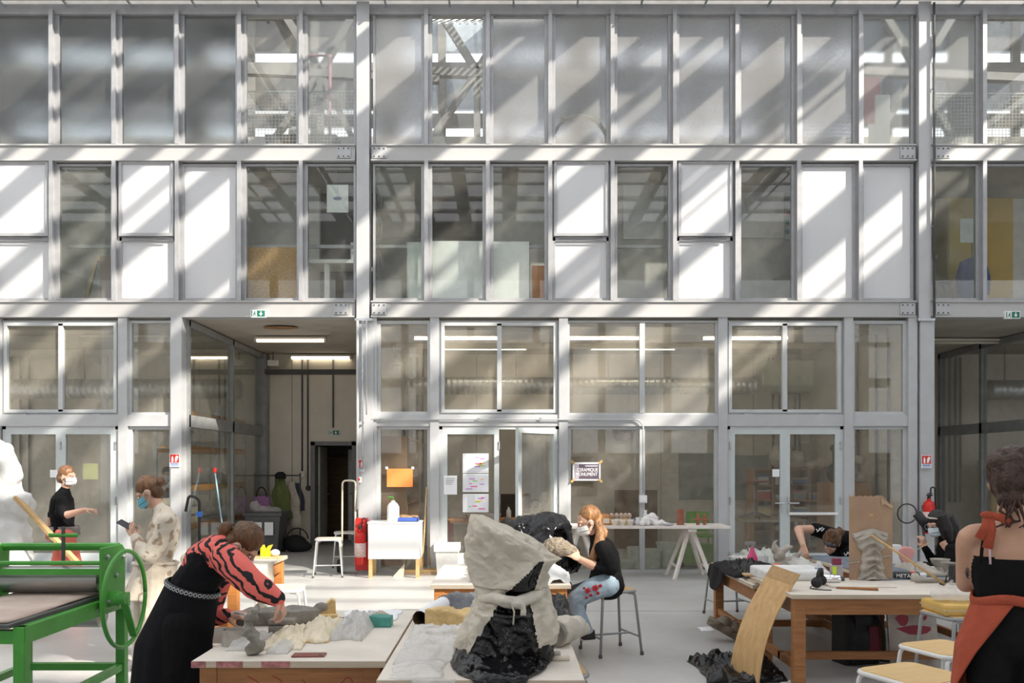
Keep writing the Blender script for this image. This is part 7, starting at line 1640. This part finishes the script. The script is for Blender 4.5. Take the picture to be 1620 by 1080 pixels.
for dx in (-.12,.12):
    h_=P(1345,912,9.65); b.limb([h_+Vector((dx,0,0)),Vector((h_.x+dx,9.3,.46)),Vector((h_.x+dx,9.25,.1))],[.10,.08,.055],M_GREYJ_SHD); b.shoe(Vector((h_.x+dx,9.25,.07)),Vector((h_.x+dx-.02,9.05,0)),M_SHOE)
b.done()
for px,py,s_ in ((1297,838,.05),(1341,876,.055)):
    c=P(px,py,8.99 if px<1300 else 8.94)
    m=MB(); L0=b.L(c); m.tube([L0+Vector((-.04,0,.01)),L0+Vector((-.02,-.004,-.015)),L0+Vector((0,0,.02)),L0+Vector((.02,-.004,-.012)),L0+Vector((.045,0,.015))],.006,6); m.tube([L0+Vector((-.03,0,-.02)),L0+Vector((.03,-.002,.028))],.004,6); m.build('shirt_print',M_SIGNW,b.o)
stool(3.78,9.72,.48,'stool under the woman in the black shirt',.1,w=.32)

# --- the masked woman with long black hair at the right
d=8.3; b=Body('person','masked woman with long black hair working on a pink clay piece',(4.42,8.35,0),M_SKIN)
b.limb([P(1520,935,d),P(1515,905,d),P(1507,880,d),P(1500,864,d),P(1496,856,d)],[(.17,.15),(.16,.13),(.185,.13),(.16,.11),(.075,.065)],M_BLKT,up=(0,1,0))
b.limb([P(1497,862,d),P(1492,846,d)],[.052,.048]); b.limb([P(1497,866,d-.10),P(1492,858,d-.08)],[(.05,.02),(.05,.02)]); b.head(P(1483,830,d),(-.9,-.35,-.25),(-.15,0,1),1.03); b.mask(M_MASKP)
b.hair(M_HAIRK,[((0,-.07,-.02),(.08,.07,.10)),((0,-.10,-.06),(.095,.085,.13))],tubes=[([P(1494,818,d),P(1502,836,d),P(1511,855,d),P(1518,870,d)],[.085,.10,.085,.04]),([P(1488,815,d-.06),P(1496,838,d-.08),P(1502,858,d-.08)],[.06,.065,.035])],sc=1.06,rough=.003)
MB().tube([b.L(b.hw(-.07,.05,.075)),b.L(b.hw(0,.08,.09)),b.L(b.hw(.05,.05,.095))],[(.008,.004)]*3,6).build('hair_clip',M_BISQ,b.o,True)
gl=MB()
for x in (-1,1): gl.tube(arc(b.L(b.hw(x*.032,.098,.004)),.026,0,6.3,14,b.hM@Vector((1,0,0)),b.hM@Vector((0,0,1))),.002,5)
gl.build('glasses',M_GALV,b.o)
for s_,dd in ((1,8.05),(-1,8.55)):
    if s_>0: e=P(1490,900,dd-.05); w0=P(1462,893,dd-.02)
    else: e=P(1478,890,dd-.1); w0=P(1463,866,dd-.2)
    b.limb([P(1508,868,dd),P(1505,888,dd-.02),e],[.07,.062,.056],M_BLKT); b.limb([e,w0],[.050,.034],M_BLKT)
    if s_>0: b.hand(w0,(-1,-.1,-.02),(0,-.2,1),1,curl=.25)
    else: b.hand(w0,(-.25,-.1,1),(.3,-.8,.1),-1,curl=.8,grip=.3)
for dx in (-.1,.12):
    h_=P(1520,930,d); b.limb([h_+Vector((0,dx,0)),Vector((h_.x-.38,h_.y+dx,.44)),Vector((h_.x-.36,h_.y+dx,.1))],[.10,.08,.05],M_BLKT); b.shoe(Vector((h_.x-.36,h_.y+dx,.07)),Vector((h_.x-.56,h_.y+dx,0)),M_SHOE)
b.done()
stool(4.5,8.36,.46,'stool under the masked woman with black hair',.1,w=.32)
a_=P(1446,872,8.08); c_=P(1470,858,8.15); tag(MB().tube([a_,c_],[.003,.006],6).build('wooden_tool',M_PINE),'thin wooden tool held at the pink clay piece','tool')
o=T('lamp_head','black cylindrical lamp with a looped cable beside the masked woman','lamp',P(1456,822,8.6)); MB().tube([P(1450,812,8.6)-P(1456,822,8.6),P(1472,838,8.55)-P(1456,822,8.6)],[.045,.05],14).build('lamp_body',M_BLACK,o,True)
c_=P(1456,822,8.6); MB().tube([P(1450,812,8.6)-c_]+[p_-c_ for p_ in arc(P(1435,812,8.6),.098,.3,5.6,16)],.0065,6).build('cable',M_BLACK,o,True); MB().tube([Vector((.02,.02,0)),P(1466,875,8.62)-c_,Vector((P(1466,875,8.62).x-c_.x,.02,TZ-c_.z))],.012,8).build('arm',M_DARKP,o,True)
o.location=c_

# --- the woman in rust apron seen from behind
d=3.62; b=Body('person','woman in rust linen apron and black strap top standing with her back turned',(2.2,3.62,0),M_SKIN2)
cx=1614
b.limb([P(cx,1010,d),P(cx,985,d),P(cx,948,d),P(cx,915,d),P(cx,890,d)],[(.185,.13),(.175,.125),(.145,.10),(.16,.105),(.172,.105)],M_BLKT,up=(1,0,0))
b.limb([P(cx,893,d),P(cx,870,d),P(cx-2,850,d),P(cx-4,832,d)],[(.168,.10),(.175,.098),(.16,.08),(.08,.065)],None,up=(1,0,0))
b.limb([P(cx-2,842,d),P(cx-6,800,d+.02)],[.058,.053]); b.head(P(cx-8,762,d+.03),(.25,.95,-.12),(0,.05,1),1.05,eyes=True)
b.hair(M_HAIRD,[((0,-.06,.07),(.075,.06,.06)),((0,-.09,.0),(.07,.055,.075)),((.03,-.05,.10),(.05,.05,.045)),((-.04,-.08,.06),(.05,.05,.05)),((0,-.09,-.075),(.05,.04,.05))],sc=1.06,rough=.013,freq=16)
for i in range(7):
    r_=random.Random(i); p0=b.hw(-.03+.012*i,-.11,-.08); p0=b.L(p0); MB().tube([p0,p0+Vector((r_.uniform(-.03,.03),-.015,-.05)),p0+Vector((r_.uniform(-.05,.05),.0,-.09)),p0+Vector((r_.uniform(-.06,.04),0,-.12))],[.008,.007,.006,.003],6).build('hair_strand',M_HAIRD,b.o,True)
rb=b.L(P(1590,815,d-.09))
for k,pts in enumerate(([(0,0,0),(-.01,-.015,-.05),(-.035,-.02,-.10)],[(0.01,0,0),(.012,-.015,-.06),(-.005,-.02,-.14)],[(0,0,.0),(.05,-.012,-.01),(.09,.0,-.035)])):
    MB().tube([rb+Vector(q) for q in pts],[(.004,.014),(.004,.018),(.003,.020)],8,up=(0,1,0)).build('ribbon',M_RUST,b.o,True)
MB().ell(rb,(.028,.014,.016)).build('ribbon_knot',M_RUST,b.o,True)
for s_ in (-1,1):
    sh=P(cx,850,d)+Vector((s_*.168,0,0)); el=P(cx,928,d)+Vector((s_*.168,.07,0)); wr_=P(cx,945,d)+Vector((s_*.05,.30,.03))
    b.limb([P(cx,848,d)+Vector((s_*.10,0,0)),sh,sh.lerp(el,.5),el],[.055,.056,.047,.040]); b.limb([el,el.lerp(wr_,.4),wr_],[.042,.040,.027]); b.hand(wr_,(-.5*s_,.8,-.2),(0,.2,1),s_,curl=.6)
for s_ in (-1,1):
    h_=P(cx,1000,d)+Vector((s_*.09,0,0)); b.limb([h_,Vector((h_.x,h_.y,.5)),Vector((h_.x,h_.y,.09))],[.105,.075,.05],M_BLKT); b.shoe(Vector((h_.x,h_.y,.07)),Vector((h_.x,h_.y+.2,0)),M_SHOE)
b.done(foldamp=.002)
for s_ in (-1,1):
    for off,m_,w_ in ((0,M_BLKT,.0075),(.025,mat('pale pink strap',(.70,.50,.52),.5),.005)):
        pts=[P(cx,890,d)+Vector((s_*(.142-off*1.4),-.09,0)),P(cx,868,d)+Vector((s_*(.138-off*1.2),-.085,0)),P(cx,850,d)+Vector((s_*(.128-off),-.072,.0)),P(cx,838,d)+Vector((s_*(.115-off),-.052,.005)),P(cx,833,d)+Vector((s_*(.105-off),.0,.015))]
        b.child(MB().tube(pts,[(.003,w_)]*5,6,up=(0,1,0)),'strap',m_)
# apron: waistband and two wings leaving the back open
def wing(s_):
    def fn(u,v):
        a0=-math.pi/2; py=948+v*230; open_=.10+1.25*min(1,v*1.6)**.8
        t=a0+s_*(open_+ (math.pi*.98-open_)*u); c=P(cx,py,d); rx=.155+.05*min(1,v*3)+.05*v; ry=.115+.055*min(1,v*3)+.06*v
        f=1+.03*math.sin(t*11+v*3)*v
        return Vector((c.x+rx*math.cos(t)*f,c.y+ry*math.sin(t)*f,max(.25,c.z)))
    return fn
for s_ in (-1,1): b.child(MB().sheet(wing(s_),36,30,.004),'apron_wing',M_RUST)
b.child(MB().tube([P(cx,948,d)+Vector((.158*math.cos(i*.157),.116*math.sin(i*.157),.012*math.sin(i*.5))) for i in range(41)],[(.022,.008)]*41,8,up=(0,0,1)),'waistband',M_RUST)
tt=mat('tattoo ink',(.06,.05,.06),.6); el=P(cx,905,d)+Vector((-.165,.03,0))
for a in range(7):
    t=-.9+a*.42; b.child(MB().tube([el+Vector((-.012,-.034,-.03)),el+Vector((-.012+.012*math.sin(t),-.040,-.03+.045*math.cos(t)))],.0015,5),'tattoo_line',tt)
b.o.rotation_euler=(0,0,-.30); b.o.location.x-=.03
# --- small masked figure inside the left room
d=15.7; b=Body('person','small masked person far inside the left room behind the phone woman',((262-800)*15.7/FPX,15.7,0),M_SKIN)
b.limb([P(262,830,d),P(262,800,d),P(262,775,d),P(263,766,d)],[(.15,.12),(.15,.12),(.19,.12),(.07,.06)],M_GREYJ_SHD,up=(1,0,0)); b.limb([P(263,768,d),P(264,758,d)],[.05,.05]); b.head(P(264,750,d),(.4,-.9,-.1),(0,0,1)); b.mask(M_MASKW,False); b.hair(M_HAIRK)
for s_ in (-1,1):
    b.limb([P(262+s_*14,778,d),P(262+s_*18,805,d),P(262+s_*12,825,d-.2)],[.06,.05,.035],M_GREYJ_SHD); b.hand(P(262+s_*12,825,d-.2),(0,-1,0),(0,0,1),s_)
    b.limb([P(262+s_*7,830,d),P(262+s_*7,880,d),P(262+s_*7,880,d)-Vector((0,0,.3))],[.1,.075,.05],M_BLKT)
    f=P(262+s_*7,884,d); b.shoe(Vector((f.x,f.y,.07)),Vector((f.x,f.y-.2,0)),M_SHOE)
b.done(vox=.012)
